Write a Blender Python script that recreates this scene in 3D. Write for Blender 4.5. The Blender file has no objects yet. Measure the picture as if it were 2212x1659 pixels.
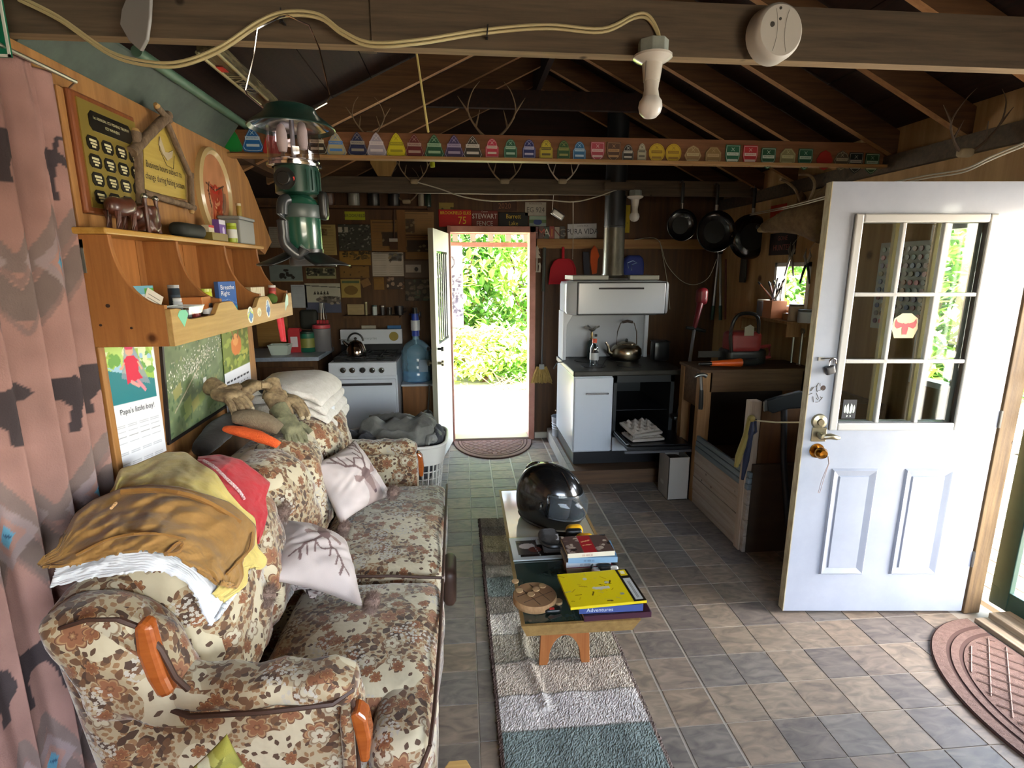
import bpy, bmesh, math, random
import numpy as np
from mathutils import Vector, Matrix, noise as mn
random.seed(7); rng = np.random.default_rng(7)
sc = bpy.context.scene; COL = sc.collection
PI = math.pi; sin = math.sin; cos = math.cos

# ---------------------------------------------------------------- camera
FP = 1165.0; CX, CY = 1106.0, 829.5; EYE = Vector((0, 0, 1.67))
_Y = Vector((998-CX, 582-CY, FP)).normalized()
_D = Vector((4/6170, 1, 0)); _D.z = -(_D.x*_Y.x+_D.y*_Y.y)/_Y.z; _D.normalize()
_X = _D.cross(_Y)
RW = Matrix((_X, _Y, -_D))                       # camera frame (right, down, forward) -> world
cam = bpy.data.objects.new('camera', bpy.data.cameras.new('camera')); COL.objects.link(cam)
cx, cd, cf = RW.col[0], RW.col[1], RW.col[2]
cam.matrix_world = Matrix(((cx[0], -cd[0], -cf[0], EYE[0]), (cx[1], -cd[1], -cf[1], EYE[1]),
                           (cx[2], -cd[2], -cf[2], EYE[2]), (0, 0, 0, 1)))
cam.data.sensor_width = 36; cam.data.lens = FP*36/2212; cam.data.clip_start = .05; cam.data.clip_end = 200
sc.camera = cam

def P(u, v, x=None, y=None, z=None):
    d = RW @ Vector((u-CX, v-CY, FP))
    t = (x-EYE.x)/d.x if x is not None else (y-EYE.y)/d.y if y is not None else (z-EYE.z)/d.z
    return EYE + d*t

# ---------------------------------------------------------------- light
w = bpy.data.worlds.new('world'); sc.world = w; w.use_nodes = True
nt = w.node_tree; bgn = nt.nodes['Background']
sky = nt.nodes.new('ShaderNodeTexSky'); sky.sky_type = 'NISHITA'; sky.sun_disc = False
sky.sun_elevation = math.radians(48); sky.sun_rotation = math.radians(120); sky.air_density = 1.2; sky.dust_density = 2.5
hs = nt.nodes.new('ShaderNodeHueSaturation'); hs.inputs['Saturation'].default_value = .8
nt.links.new(sky.outputs[0], hs.inputs['Color']); nt.links.new(hs.outputs[0], bgn.inputs[0]); bgn.inputs[1].default_value = 3.4
SUN = bpy.data.objects.new('sun', bpy.data.lights.new('sun', 'SUN')); COL.objects.link(SUN)
SUN.data.energy = 60; SUN.data.angle = math.radians(1); SUN.data.color = (1, .95, .86)
SUN.rotation_euler = (math.radians(34), 0, math.radians(-14))
def portal(loc, rot, sx, sy, e, col=(1, 1, 1), por=False, name='window_daylight'):
    l = bpy.data.lights.new(name, 'AREA'); l.shape = 'RECTANGLE'; l.size = sx; l.size_y = sy; l.energy = e; l.color = col
    o = bpy.data.objects.new(name, l); COL.objects.link(o); o.location = loc; o.rotation_euler = rot
    l.cycles.is_portal = por; return o
H90 = PI/2
portal((6.2, 1.2, 1.5), (0, H90, 0), 2.4, 3.2, 190, (.88, .94, 1), name='doorway_fill')            # added fill lamp beyond the deck, boosts daylight through the open front doorway
portal((1.3, -1.55, 1.55), (H90, 0, 0), 2.1, 1.1, 5, (1, .97, .93))       # window behind the camera
portal((.27, 5.6, 1.0), (-H90, 0, 0), .8, 1.9, 0, por=True)
sc.view_settings.view_transform = 'Standard'; sc.view_settings.look = 'None'; sc.view_settings.gamma = 1
sc.view_settings.use_curve_mapping = False; sc.view_settings.exposure = 0.42
sc.cycles.use_denoising = True; sc.cycles.max_bounces = 8; sc.cycles.diffuse_bounces = 5; sc.cycles.glossy_bounces = 4
sc.cycles.transparent_max_bounces = 12; sc.cycles.sample_clamp_indirect = 6; sc.cycles.caustics_reflective = False; sc.cycles.caustics_refractive = False

# ---------------------------------------------------------------- materials
def lin(c):
    if isinstance(c, str): c = tuple(int(c[i:i+2], 16)/255 for i in (0, 2, 4))
    return tuple(x/12.92 if x <= .04045 else ((x+.055)/1.055)**2.4 for x in c)
def newmat(name):
    m = bpy.data.materials.new(name); m.use_nodes = True; return m, m.node_tree, m.node_tree.nodes['Principled BSDF']
MATS = {}
def mat(name, c, rough=.6, metal=0, c2=None, sc_=(20, 20, 20), amt=1, bump=0, spec=.5, bsc=60, coat=0):
    """plain or two-tone noise material"""
    if name in MATS: return MATS[name]
    m, t, b = newmat(name); N = t.nodes.new; L = t.links.new
    b.inputs['Roughness'].default_value = rough; b.inputs['Metallic'].default_value = metal
    b.inputs['Specular IOR Level'].default_value = spec; b.inputs['Base Color'].default_value = (*lin(c), 1)
    if coat: b.inputs['Coat Weight'].default_value = coat; b.inputs['Coat Roughness'].default_value = .08
    tc = N('ShaderNodeTexCoord'); mp = N('ShaderNodeMapping'); mp.inputs['Scale'].default_value = sc_; L(tc.outputs['Object'], mp.inputs[0])
    if c2:
        nz = N('ShaderNodeTexNoise'); nz.inputs['Scale'].default_value = 1; nz.inputs['Detail'].default_value = 6; nz.inputs['Roughness'].default_value = .65
        L(mp.outputs[0], nz.inputs[0]); r = N('ShaderNodeValToRGB'); r.color_ramp.elements[0].position = .35; r.color_ramp.elements[1].position = .68
        r.color_ramp.elements[0].color = (*lin(c), 1); r.color_ramp.elements[1].color = (*lin(c2), 1)
        L(nz.outputs[0], r.inputs[0]); L(r.outputs[0], b.inputs['Base Color'])
    if bump:
        nb = N('ShaderNodeTexNoise'); nb.inputs['Scale'].default_value = bsc; nb.inputs['Detail'].default_value = 4; L(tc.outputs['Object'], nb.inputs[0])
        bp = N('ShaderNodeBump'); bp.inputs['Strength'].default_value = bump; bp.inputs['Distance'].default_value = .01; L(nb.outputs[0], bp.inputs['Height']); L(bp.outputs[0], b.inputs['Normal'])
    MATS[name] = m; return m
def wood(name, c, c2, axis=0, rough=.65, s=1, knots=0, spec=.3):
    """grain stretched along an axis"""
    sc_ = [45*s, 45*s, 45*s]; sc_[axis] = 2.5*s
    m = mat(name, c, rough, 0, c2, tuple(sc_), bump=.12, spec=spec, bsc=40)
    t = m.node_tree; b = t.nodes['Principled BSDF']; N = t.nodes.new; L = t.links.new
    oi = N('ShaderNodeObjectInfo'); hv = N('ShaderNodeHueSaturation'); mr = N('ShaderNodeMapRange')
    mr.inputs[3].default_value = .82; mr.inputs[4].default_value = 1.15
    src = b.inputs['Base Color'].links[0].from_socket
    L(oi.outputs['Random'], mr.inputs[0]); L(mr.outputs[0], hv.inputs['Value']); L(src, hv.inputs['Color']); last = hv.outputs[0]
    if knots:
        tc = N('ShaderNodeTexCoord'); vo = N('ShaderNodeTexVoronoi'); vo.inputs['Scale'].default_value = knots; L(tc.outputs['Object'], vo.inputs[0])
        rr = N('ShaderNodeValToRGB'); rr.color_ramp.elements[0].position = .05; rr.color_ramp.elements[1].position = .11
        rr.color_ramp.elements[0].color = (.12, .06, .03, 1); rr.color_ramp.elements[1].color = (1, 1, 1, 1); L(vo.outputs[0], rr.inputs[0])
        mx = N('ShaderNodeMix'); mx.data_type = 'RGBA'; mx.blend_type = 'MULTIPLY'; mx.inputs[0].default_value = .9; L(last, mx.inputs[6]); L(rr.outputs[0], mx.inputs[7]); last = mx.outputs[2]
    L(last, b.inputs['Base Color']); return m
def glass(name, tint='ffffff', rough=.02, alpha=.12):
    if name in MATS: return MATS[name]
    m, t, b = newmat(name); N = t.nodes.new; L = t.links.new
    tr = N('ShaderNodeBsdfTransparent'); tr.inputs[0].default_value = (*lin(tint), 1); gl = N('ShaderNodeBsdfGlossy'); gl.inputs['Roughness'].default_value = rough
    mx = N('ShaderNodeMixShader'); fr = N('ShaderNodeLayerWeight'); fr.inputs[0].default_value = .5; pw_ = N('ShaderNodeMath'); pw_.operation = 'POWER'; pw_.inputs[1].default_value = 4; L(fr.outputs['Facing'], pw_.inputs[0])
    mt = N('ShaderNodeMath'); mt.operation = 'MULTIPLY_ADD'; mt.inputs[1].default_value = .6; mt.inputs[2].default_value = .03+alpha*.25; L(pw_.outputs[0], mt.inputs[0])
    L(mt.outputs[0], mx.inputs[0]); L(tr.outputs[0], mx.inputs[1]); L(gl.outputs[0], mx.inputs[2]); L(mx.outputs[0], t.nodes['Material Output'].inputs[0])
    MATS[name] = m; return m
def frost(name, c, alpha=.55, rough=.15):
    if name in MATS: return MATS[name]
    m, t, b = newmat(name); b.inputs['Base Color'].default_value = (*lin(c), 1); b.inputs['Roughness'].default_value = rough; b.inputs['Alpha'].default_value = alpha; MATS[name] = m; return m
def paintmat(name, rough=.7, bump=0, bsc=300, spec=.3):
    if name in MATS: return MATS[name]
    m = mat(name, 'ffffff', rough, bump=bump, bsc=bsc, spec=spec); t = m.node_tree
    a = t.nodes.new('ShaderNodeAttribute'); a.attribute_name = 'Col'; t.links.new(a.outputs['Color'], t.nodes['Principled BSDF'].inputs['Base Color']); return m

# ---------------------------------------------------------------- mesh helpers
class MB:
    def __init__(s): s.v = []; s.f = []; s.m = []
    def add(s, vs, fs, m=0):
        n = len(s.v); s.v += [tuple(p) for p in vs]; s.f += [tuple(i+n for i in f) for f in fs]; s.m += [m]*len(fs); return s
    def box(s, a, b, m=0, ch=0):
        x0, y0, z0 = (min(p, q) for p, q in zip(a, b)); x1, y1, z1 = (max(p, q) for p, q in zip(a, b))
        return s.hexa([(x0, y0, z0), (x1, y0, z0), (x1, y1, z0), (x0, y1, z0), (x0, y0, z1), (x1, y0, z1), (x1, y1, z1), (x0, y1, z1)], m)
    def hexa(s, p, m=0):
        return s.add(p, [(3, 2, 1, 0), (4, 5, 6, 7), (0, 1, 5, 4), (1, 2, 6, 5), (2, 3, 7, 6), (3, 0, 4, 7)], m)
    def setm(s, i, m): s.m[i] = m; return s
    def cbox(s, c, d, R=None, m=0):
        h = [x/2 for x in d]; R = R or Matrix.Identity(3); c = Vector(c)
        p = [c+R@Vector((sx*h[0], sy*h[1], sz*h[2])) for sz in (-1, 1) for sx, sy in ((-1, -1), (1, -1), (1, 1), (-1, 1))]
        return s.hexa(p, m)
    def bar(s, a, b, w, h, m=0, up=(0, 0, 1)):
        a = Vector(a); b = Vector(b); d = (b-a).normalized(); u = Vector(up); x = d.cross(u)
        if x.length < 1e-3: x = d.cross(Vector((1, 0, 0)))
        x.normalize(); z = x.cross(d); p = []
        for e in (a, b): p += [e-x*w/2-z*h/2, e+x*w/2-z*h/2, e+x*w/2+z*h/2, e-x*w/2+z*h/2]
        return s.add(p, [(0, 1, 2, 3), (7, 6, 5, 4), (0, 4, 5, 1), (1, 5, 6, 2), (2, 6, 7, 3), (3, 7, 4, 0)], m)
    def tube(s, pts, r, n=8, m=0, cap=True):
        pts = [Vector(p) for p in pts]; rs = r if isinstance(r, (list, tuple)) else [r]*len(pts); rings = []
        ref = Vector((0, 0, 1)); base = len(s.v)
        for i, p in enumerate(pts):
            d = (pts[min(i+1, len(pts)-1)]-pts[max(i-1, 0)])
            d = d.normalized() if d.length > 1e-9 else Vector((0, 0, 1))
            x = d.cross(ref)
            if x.length < .05: x = d.cross(Vector((1, 0, 0)))
            x.normalize(); y = d.cross(x); ref = -(x.cross(d)) if False else ref
            rings.append([p+(x*cos(2*PI*k/n)+y*sin(2*PI*k/n))*rs[i] for k in range(n)])
        vs = [q for rg in rings for q in rg]; fs = []
        for i in range(len(pts)-1):
            for k in range(n):
                a, b = i*n+k, i*n+(k+1) % n; fs.append((a, a+n, b+n, b))
        if cap: fs.append(tuple(range(n))); fs.append(tuple(reversed(range(len(vs)-n, len(vs)))))
        return s.add(vs, fs, m)
    def cyl(s, c, r, h, n=20, m=0, ax=2, r2=None):
        c = Vector(c); d = Vector((0, 0, 0)); d[ax] = h/2
        return s.tube([c-d, c+d], [r, r if r2 is None else r2], n, m)
    def lathe(s, prof, c=(0, 0, 0), n=24, m=0, R=None, close=False):
        c = Vector(c); R = R or Matrix.Identity(3); vs = []; fs = []
        for r, z in prof:
            for k in range(n): vs.append(c+R@Vector((r*cos(2*PI*k/n), r*sin(2*PI*k/n), z)))
        L = len(prof)
        for i in range(L-1 + (1 if close else 0)):
            for k in range(n):
                a, b = i*n+k, i*n+(k+1) % n; j = ((i+1) % L)*n; fs.append((a, b, j+(k+1) % n, j+k))
        return s.add(vs, fs, m)
    def prism(s, poly, o, xd, yd, dep, m=0):
        """polygon in plane (o, xd, yd), extruded by vector dep"""
        o, xd, yd, dep = map(Vector, (o, xd, yd, dep)); n = len(poly)
        vs = [o+xd*a+yd*b for a, b in poly]; vs += [v+dep for v in vs]
        fs = [tuple(range(n)), tuple(reversed(range(n, 2*n)))]+[(i, i+n, (i+1) % n+n, (i+1) % n) for i in range(n)]
        return s.add(vs, fs, m)
    def ball(s, c, r, n=12, m=0, sq=(1, 1, 1)):
        prof = [(r*sin(PI*i/(n//2+2)), -r*cos(PI*i/(n//2+2))) for i in range(n//2+3)]
        k = len(s.v); s.lathe([(max(a, 1e-4), b) for a, b in prof], (0, 0, 0), n, m)
        c = Vector(c)
        for i in range(k, len(s.v)): p = s.v[i]; s.v[i] = (c.x+p[0]*sq[0], c.y+p[1]*sq[1], c.z+p[2]*sq[2])
        return s
    def rbox(s, c, half, r, n=6, m=0, fn=None, R=None):
        """rounded box with n divisions per side; fn(local p)->p deforms it"""
        c = Vector(c); idx = {}; vs = []; fs = []
        def V(i, j, k):
            key = (i, j, k)
            if key not in idx:
                g = [2*t/n-1 for t in key]; p = Vector([g[q]*half[q] for q in range(3)])
                inn = Vector([max(-(half[q]-r), min(half[q]-r, p[q])) for q in range(3)]); d = p-inn
                if d.length > 1e-9: p = inn+d.normalized()*r*min(1, max(abs(d[q])/r for q in range(3)))
                if fn: p = Vector(fn(p, g))
                if R: p = R@p
                idx[key] = len(vs); vs.append(c+p)
            return idx[key]
        for a in range(n):
            for b in range(n):
                fs += [(V(a, b, 0), V(a, b+1, 0), V(a+1, b+1, 0), V(a+1, b, 0)), (V(a, b, n), V(a+1, b, n), V(a+1, b+1, n), V(a, b+1, n)),
                       (V(a, 0, b), V(a+1, 0, b), V(a+1, 0, b+1), V(a, 0, b+1)), (V(a, n, b), V(a, n, b+1), V(a+1, n, b+1), V(a+1, n, b)),
                       (V(0, a, b), V(0, a, b+1), V(0, a+1, b+1), V(0, a+1, b)), (V(n, a, b), V(n, a+1, b), V(n, a+1, b+1), V(n, a, b+1))]
        return s.add(vs, fs, m)
    def grid(s, fn, nu, nv, m=0, close=False):
        vs = [fn(i/nu, j/nv) for j in range(nv+1) for i in range(nu+1)]
        return s.add(vs, [(j*(nu+1)+i, j*(nu+1)+i+1, (j+1)*(nu+1)+i+1, (j+1)*(nu+1)+i) for j in range(nv) for i in range(nu)], m)
    def text(s, txt, size, o, xd, yd, dep=.001, m=0, align='CENTER', sx=1):
        vs, fs = textmesh(txt, align); o, xd, yd = Vector(o), Vector(xd), Vector(yd); nn = xd.cross(yd)
        return s.add([o+xd*(v[0]*size*sx)+yd*(v[1]*size)+nn*dep for v in vs], fs, m)
_tc = {}
def textmesh(txt, align):
    k = (txt, align)
    if k not in _tc:
        cu = bpy.data.curves.new('t', 'FONT'); cu.body = txt; cu.align_x = align; cu.align_y = 'CENTER'; cu.resolution_u = 2; cu.size = 1
        ob = bpy.data.objects.new('t', cu); me = bpy.data.meshes.new_from_object(ob)
        _tc[k] = ([tuple(v.co) for v in me.vertices], [tuple(p.vertices) for p in me.polygons])
        bpy.data.objects.remove(ob); bpy.data.meshes.remove(me); bpy.data.curves.remove(cu)
    return _tc[k]
LOC = {}
def tag(o, label=None, cat=None, group=None, kind=None):
    if label: o['label'] = label
    if cat: o['category'] = cat
    if group: o['group'] = group
    if kind: o['kind'] = kind
    return o
def thing(name, label, cat, loc, group=None, kind=None):
    o = bpy.data.objects.new(name, None); COL.objects.link(o); o.location = loc; o.empty_display_size = .05
    LOC[o.name] = Vector(loc); return tag(o, label, cat, group, kind)
def mesh_of(mb, name, off, ms, smooth):
    me = bpy.data.meshes.new(name); me.from_pydata([(p[0]-off[0], p[1]-off[1], p[2]-off[2]) for p in mb.v], [], mb.f)
    ms = ms if isinstance(ms, (list, tuple)) else [ms]
    for q in ms: me.materials.append(q)
    if len(ms) > 1: me.polygons.foreach_set('material_index', mb.m)
    if smooth:
        me.polygons.foreach_set('use_smooth', [True]*len(me.polygons))
        if smooth != 2: 
            try: me.set_sharp_from_angle(angle=math.radians(40))
            except Exception: pass
    me.update(); return me
def part(par, name, mb, ms, smooth=False, label=None, kind=None, bev=0, sub=0, fix=True):
    off = LOC[par.name] if par is not None else Vector((0, 0, 0))
    o = bpy.data.objects.new(name, mesh_of(mb, name, off, ms, smooth)); COL.objects.link(o)
    if par is not None: o.parent = par
    LOC[o.name] = off
    if label: o['label'] = label
    if kind: o['kind'] = kind
    if fix: fixn(o.data)
    mods(o, bev, sub); return o
def fixn(me):
    bm = bmesh.new(); bm.from_mesh(me); bmesh.ops.recalc_face_normals(bm, faces=bm.faces); bm.to_mesh(me); bm.free()
def mods(o, bev, sub):
    if bev:
        b = o.modifiers.new('bevel', 'BEVEL'); b.width = bev; b.segments = 2; b.limit_method = 'ANGLE'; b.angle_limit = math.radians(35)
    if sub: q = o.modifiers.new('subdivision', 'SUBSURF'); q.levels = sub; q.render_levels = sub
def solo(name, mb, ms, label, cat, group=None, smooth=False, kind=None, bev=0, sub=0, fix=True):
    a = np.array(mb.v); lo, hi = a.min(0), a.max(0); off = Vector(((lo[0]+hi[0])/2, (lo[1]+hi[1])/2, lo[2]))
    o = bpy.data.objects.new(name, mesh_of(mb, name, off, ms, smooth)); COL.objects.link(o); o.location = off; LOC[o.name] = off
    if fix: fixn(o.data)
    mods(o, bev, sub); return tag(o, label, cat, group, kind)
def struct(name, mb, ms, par=None, smooth=False, bev=0):
    return part(par, name, mb, ms, smooth, bev=bev) if par is not None else solo(name, mb, ms, None, None, kind='structure', smooth=smooth, bev=bev)

# ---------------------------------------------------------------- printed surfaces (flat print as vertex colour on a fine grid)
class Cv:
    def __init__(s, w, h, nu, nv, base):
        s.w, s.h, s.nu, s.nv = w, h, nu, nv
        u, v = np.meshgrid(np.linspace(0, w, nu+1), np.linspace(0, h, nv+1)); s.U, s.V = u, v
        s.C = np.ones((nv+1, nu+1, 3))*np.array(lin(base))
    def put(s, mask, c, a=1): s.C[mask] = s.C[mask]*(1-a)+np.array(lin(c))*a; return s
    def rect(s, x0, y0, x1, y1, c, a=1): return s.put((s.U >= x0) & (s.U <= x1) & (s.V >= y0) & (s.V <= y1), c, a)
    def ell(s, x, y, rx, ry, c, a=1): return s.put(((s.U-x)/rx)**2+((s.V-y)/ry)**2 <= 1, c, a)
    def inpoly(s, pts):
        m = np.zeros(s.U.shape, bool); n = len(pts)
        for i in range(n):
            (x1, y1), (x2, y2) = pts[i], pts[(i+1) % n]
            if y1 == y2: continue
            m ^= ((y1 > s.V) != (y2 > s.V)) & (s.U < (x2-x1)*(s.V-y1)/(y2-y1)+x1)
        return m
    def poly(s, pts, c, a=1): return s.put(s.inpoly(pts), c, a)
    def line(s, pts, wd, c, a=1):
        m = np.zeros(s.U.shape, bool)
        for (x1, y1), (x2, y2) in zip(pts, pts[1:]):
            dx, dy = x2-x1, y2-y1; L = dx*dx+dy*dy+1e-12; t = np.clip(((s.U-x1)*dx+(s.V-y1)*dy)/L, 0, 1)
            m |= (s.U-x1-t*dx)**2+(s.V-y1-t*dy)**2 < (wd/2)**2
        return s.put(m, c, a)
    def speck(s, n, r, cols, x0=0, y0=0, x1=None, y1=None, a=1):
        x1 = x1 or s.w; y1 = y1 or s.h
        for _ in range(n): s.ell(random.uniform(x0, x1), random.uniform(y0, y1), r*random.uniform(.5, 1.5), r*random.uniform(.4, 1.2), random.choice(cols), a)
        return s
    def mottle(s, amt=.15, k=8):
        g = rng.random((k+2, k+2)); U = s.U/s.w*k; V = s.V/s.h*k; i = U.astype(int); j = V.astype(int); fu = U-i; fv = V-j
        f = (g[j, i]*(1-fu)*(1-fv)+g[j, i+1]*fu*(1-fv)+g[j+1, i]*(1-fu)*fv+g[j+1, i+1]*fu*fv); s.C *= (1+amt*(f-.5)*2)[..., None]; return s
def psheet(cv, fn, name, m, par=None, label=None, cat=None, group=None, thick=.002, smooth=True, kind=None):
    """fn(U,V arrays)->(N,3) front surface; a back copy thick metres behind along the normal"""
    nu, nv = cv.nu, cv.nv; F = fn(cv.U, cv.V).reshape(nv+1, nu+1, 3)
    du = np.gradient(F, axis=1); dv = np.gradient(F, axis=0); nn = np.cross(du, dv); nn /= np.linalg.norm(nn, axis=2, keepdims=True)+1e-12
    B = F-nn*thick; vs = np.concatenate([F.reshape(-1, 3), B.reshape(-1, 3)]); K = (nu+1)*(nv+1)
    ii, jj = np.meshgrid(np.arange(nu), np.arange(nv)); a = (jj*(nu+1)+ii).ravel()
    fr = np.stack([a, a+1, a+nu+2, a+nu+1], 1); bk = fr[:, ::-1]+K
    e = [i for i in range(nu+1)]+[(j+1)*(nu+1)-1 for j in range(1, nv+1)]+[nv*(nu+1)+i for i in range(nu-1, -1, -1)]+[j*(nu+1) for j in range(nv-1, 0, -1)]
    e = np.array(e); e2 = np.roll(e, -1); sd = np.stack([e2, e, e+K, e2+K], 1)
    fs = np.concatenate([fr, bk, sd]); lo, hi = vs.min(0), vs.max(0)
    off = LOC[par.name] if par is not None else Vector(((lo[0]+hi[0])/2, (lo[1]+hi[1])/2, lo[2]))
    me = bpy.data.meshes.new(name); me.from_pydata((vs-np.array(off)).tolist(), [], fs.tolist())
    at = me.color_attributes.new('Col', 'FLOAT_COLOR', 'POINT'); c = np.ones((2*K, 4)); c[:K, :3] = cv.C.reshape(-1, 3); c[K:, :3] = cv.C.reshape(-1, 3)*.8
    at.data.foreach_set('color', c.ravel()); me.materials.append(m)
    if smooth: me.polygons.foreach_set('use_smooth', [True]*len(me.polygons))
    o = bpy.data.objects.new(name, me); COL.objects.link(o); LOC[o.name] = off
    if par is not None: o.parent = par
    else: o.location = off
    return tag(o, label, cat, group, kind)
def flat(o, xd, yd, bow=0):
    o, xd, yd = (np.array(q, float) for q in (o, xd, yd)); n = np.cross(xd, yd)
    def f(U, V):
        r = o+U[..., None]*xd+V[..., None]*yd
        if bow: r = r+n*(bow*np.sin(U*9)*np.cos(V*7))[..., None]
        return r
    return f
def vn(p, s=1.0, seed=0): return mn.noise(Vector((p[0]*s+seed*7.3, p[1]*s-seed*3.1, p[2]*s+seed)))

# ================================================================ SETTING
ply = wood('plywood_honey', '94683c', 'b5854e', 2, .55, .6, spec=.35)
dkply = wood('plywood_brown', '46301f', '5e4229', 2, .7, .5)
rearpan = wood('panel_brown', '46301e', '604228', 2, .6, .4)
tanply = wood('plywood_tan', '8f7149', 'a98b60', 2, .7, .4, knots=3)
beam_lit = wood('beam_underside_lit', '75624a', '927c5e', 0, .75, 1, knots=7)  # near beam's underside: light from below put into a paler colour
raft_lit = wood('rafter_underside_lit', '8c6440', 'a67c50', 0, .7, 1)  # rafter undersides coloured paler than the sides, as if lit from the floor
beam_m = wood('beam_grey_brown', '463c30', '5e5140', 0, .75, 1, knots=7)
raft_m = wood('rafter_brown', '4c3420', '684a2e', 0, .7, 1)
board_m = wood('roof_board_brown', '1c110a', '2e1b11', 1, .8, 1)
trimw = wood('trim_honey', '865a32', 'a67844', 2, .5, 1)
trimd = wood('trim_weathered', '54402c', '78603f', 2, .6, 1, knots=9)
pinky = mat('pink_trim', 'b98272', .6, c2='a06a58', sc_=(8, 8, 8))

def floor_tile_mat():
    m, t, b = newmat('slate_vinyl'); N = t.nodes.new; L = t.links.new
    tc = N('ShaderNodeTexCoord'); oi = N('ShaderNodeObjectInfo'); ad = N('ShaderNodeVectorMath'); ad.operation = 'ADD'
    sc1 = N('ShaderNodeVectorMath'); sc1.operation = 'SCALE'; sc1.inputs['Scale'].default_value = 37
    L(oi.outputs['Random'], sc1.inputs[0]); L(tc.outputs['Object'], ad.inputs[0]); L(sc1.outputs[0], ad.inputs[1])
    rp = N('ShaderNodeValToRGB'); e = rp.color_ramp.elements; e[0].color = (*lin('665e58'), 1); e[1].color = (*lin('7a736c'), 1)
    for p, c in ((.25, '75695e'), (.45, '7d6f60'), (.65, '6b655f'), (.8, '807364')): q = e.new(p); q.color = (*lin(c), 1)
    rp.color_ramp.interpolation = 'CONSTANT'; L(oi.outputs['Random'], rp.inputs[0])
    mp = N('ShaderNodeMapping'); mp.inputs['Scale'].default_value = (9, 22, 9); mp.inputs['Rotation'].default_value = (0, 0, .7); L(ad.outputs[0], mp.inputs[0])
    nz = N('ShaderNodeTexNoise'); nz.inputs['Scale'].default_value = 1; nz.inputs['Detail'].default_value = 7; nz.inputs['Distortion'].default_value = 1.4; L(mp.outputs[0], nz.inputs[0])
    r2 = N('ShaderNodeValToRGB'); r2.color_ramp.elements[0].position = .3; r2.color_ramp.elements[1].position = .72
    r2.color_ramp.elements[0].color = (.62, .60, .60, 1); r2.color_ramp.elements[1].color = (1.35, 1.3, 1.22, 1); L(nz.outputs[0], r2.inputs[0])
    mx = N('ShaderNodeMix'); mx.data_type = 'RGBA'; mx.blend_type = 'MULTIPLY'; mx.inputs[0].default_value = 1; L(rp.outputs[0], mx.inputs[6]); L(r2.outputs[0], mx.inputs[7]); L(mx.outputs[2], b.inputs['Base Color'])
    b.inputs['Roughness'].default_value = .6; b.inputs['Specular IOR Level'].default_value = .5
    bp = N('ShaderNodeBump'); bp.inputs['Strength'].default_value = .25; bp.inputs['Distance'].default_value = .004; L(nz.outputs[0], bp.inputs['Height']); L(bp.outputs[0], b.inputs['Normal'])
    return m
tile_m = floor_tile_mat(); grout = mat('grout_light', 'a59c8e', .6)
fl = solo('floor', MB().box((-2.3, -1.6, -.1), (2.6, 5.3, -.003)), grout, None, None, kind='structure'); LOC[fl.name] = Vector((0, 0, 0))
fl.data.transform(Matrix.Translation(fl.location)); fl.location = (0, 0, 0)
TS = .1785; g = .0022
tme = mesh_of(MB().hexa([(g, g, -.003), (TS-g, g, -.003), (TS-g, TS-g, -.003), (g, TS-g, -.003), (g+.001, g+.001, 0), (TS-g-.001, g+.001, 0), (TS-g-.001, TS-g-.001, 0), (g+.001, TS-g-.001, 0)]), 'tile', (0, 0, 0), tile_m, False)
cells = []
yb0 = 1.64
for i in range(-12, 15):
    for j in range(-19, 22):
        x = .957+i*TS if i >= 0 else .03+(i+5)*.1854 if i > -6 else .03+(i+5)*TS
        y = yb0+j*.1785
        if x < -2.3 or x+TS > 2.55 or y < -1.6 or y+TS > 5.28: continue
        cells.append((x, y))
cells = sorted(set((round(a, 4), round(b, 4)) for a, b in cells))
def vis(c):
    x, y = c[0]+TS/2, c[1]+TS/2
    if y < .9: return 99+abs(y)
    if x < -.3 and y < 4.4: return 60+abs(x)
    if x > 1.66 and y > 2.6: return 50+y
    if -.02 < x < .6 and y < 3.3: return 30
    return y if x < 2.5 else 80
cells.sort(key=vis); rest = MB()
for n_, (x, y) in enumerate(cells):
    if n_ < 298:
        o = bpy.data.objects.new('tile', tme); COL.objects.link(o); o.location = (x, y, 0); o.parent = fl
    else: rest.box((x+g, y+g, -.003), (x+TS-g, y+TS-g, 0))
part(fl, 'remaining_tiles', rest, tile_m, kind='stuff')

# walls
wl = struct('wall_left', MB().box((-1.3, -1.6, 0), (-1.2, 3.2, 2.28)), ply)
part(wl, 'frieze', MB().box((-1.3, -1.6, 2.28), (-1.22, 5.2, 2.46)), dkply)
part(wl, 'gusset', MB().prism([(3.2, 2.27), (3.36, 2.17), (3.66, 1.84), (3.52, 1.76), (3.2, 1.86)], (-1.3, 0, 0), (0, 1, 0), (0, 0, 1), (.1, 0, 0)), ply)
part(wl, 'casing', MB().box((-1.2, 1.835, 0), (-1.17, 1.865, 2.2)).box((-1.2, 1.865, .0), (-1.185, 1.885, 1.43)), trimw, bev=.003)
struct('wall_left_alcove', MB().box((-2.3, 3.2, 0), (-2.2, 5.3, 2.28)).box((-2.3, 3.1, 0), (-1.3, 3.2, 2.28)), dkply)
wb = MB().box((-2.3, 5.2, 0), (-.13, 5.3, 2.35)).box((.66, 5.2, 0), (2.6, 5.3, 2.35)).box((-.13, 5.2, 2.03), (.66, 5.3, 2.35))
wb.prism([(-2.3, 2.35), (2.6, 2.35), (2.6, 2.42), (.65, 3.37), (-1.3, 2.42), (-2.3, 2.36)], (0, 5.2, 0), (1, 0, 0), (0, 0, 1), (0, .1, 0)); wback = struct('wall_back', wb, rearpan)
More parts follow.
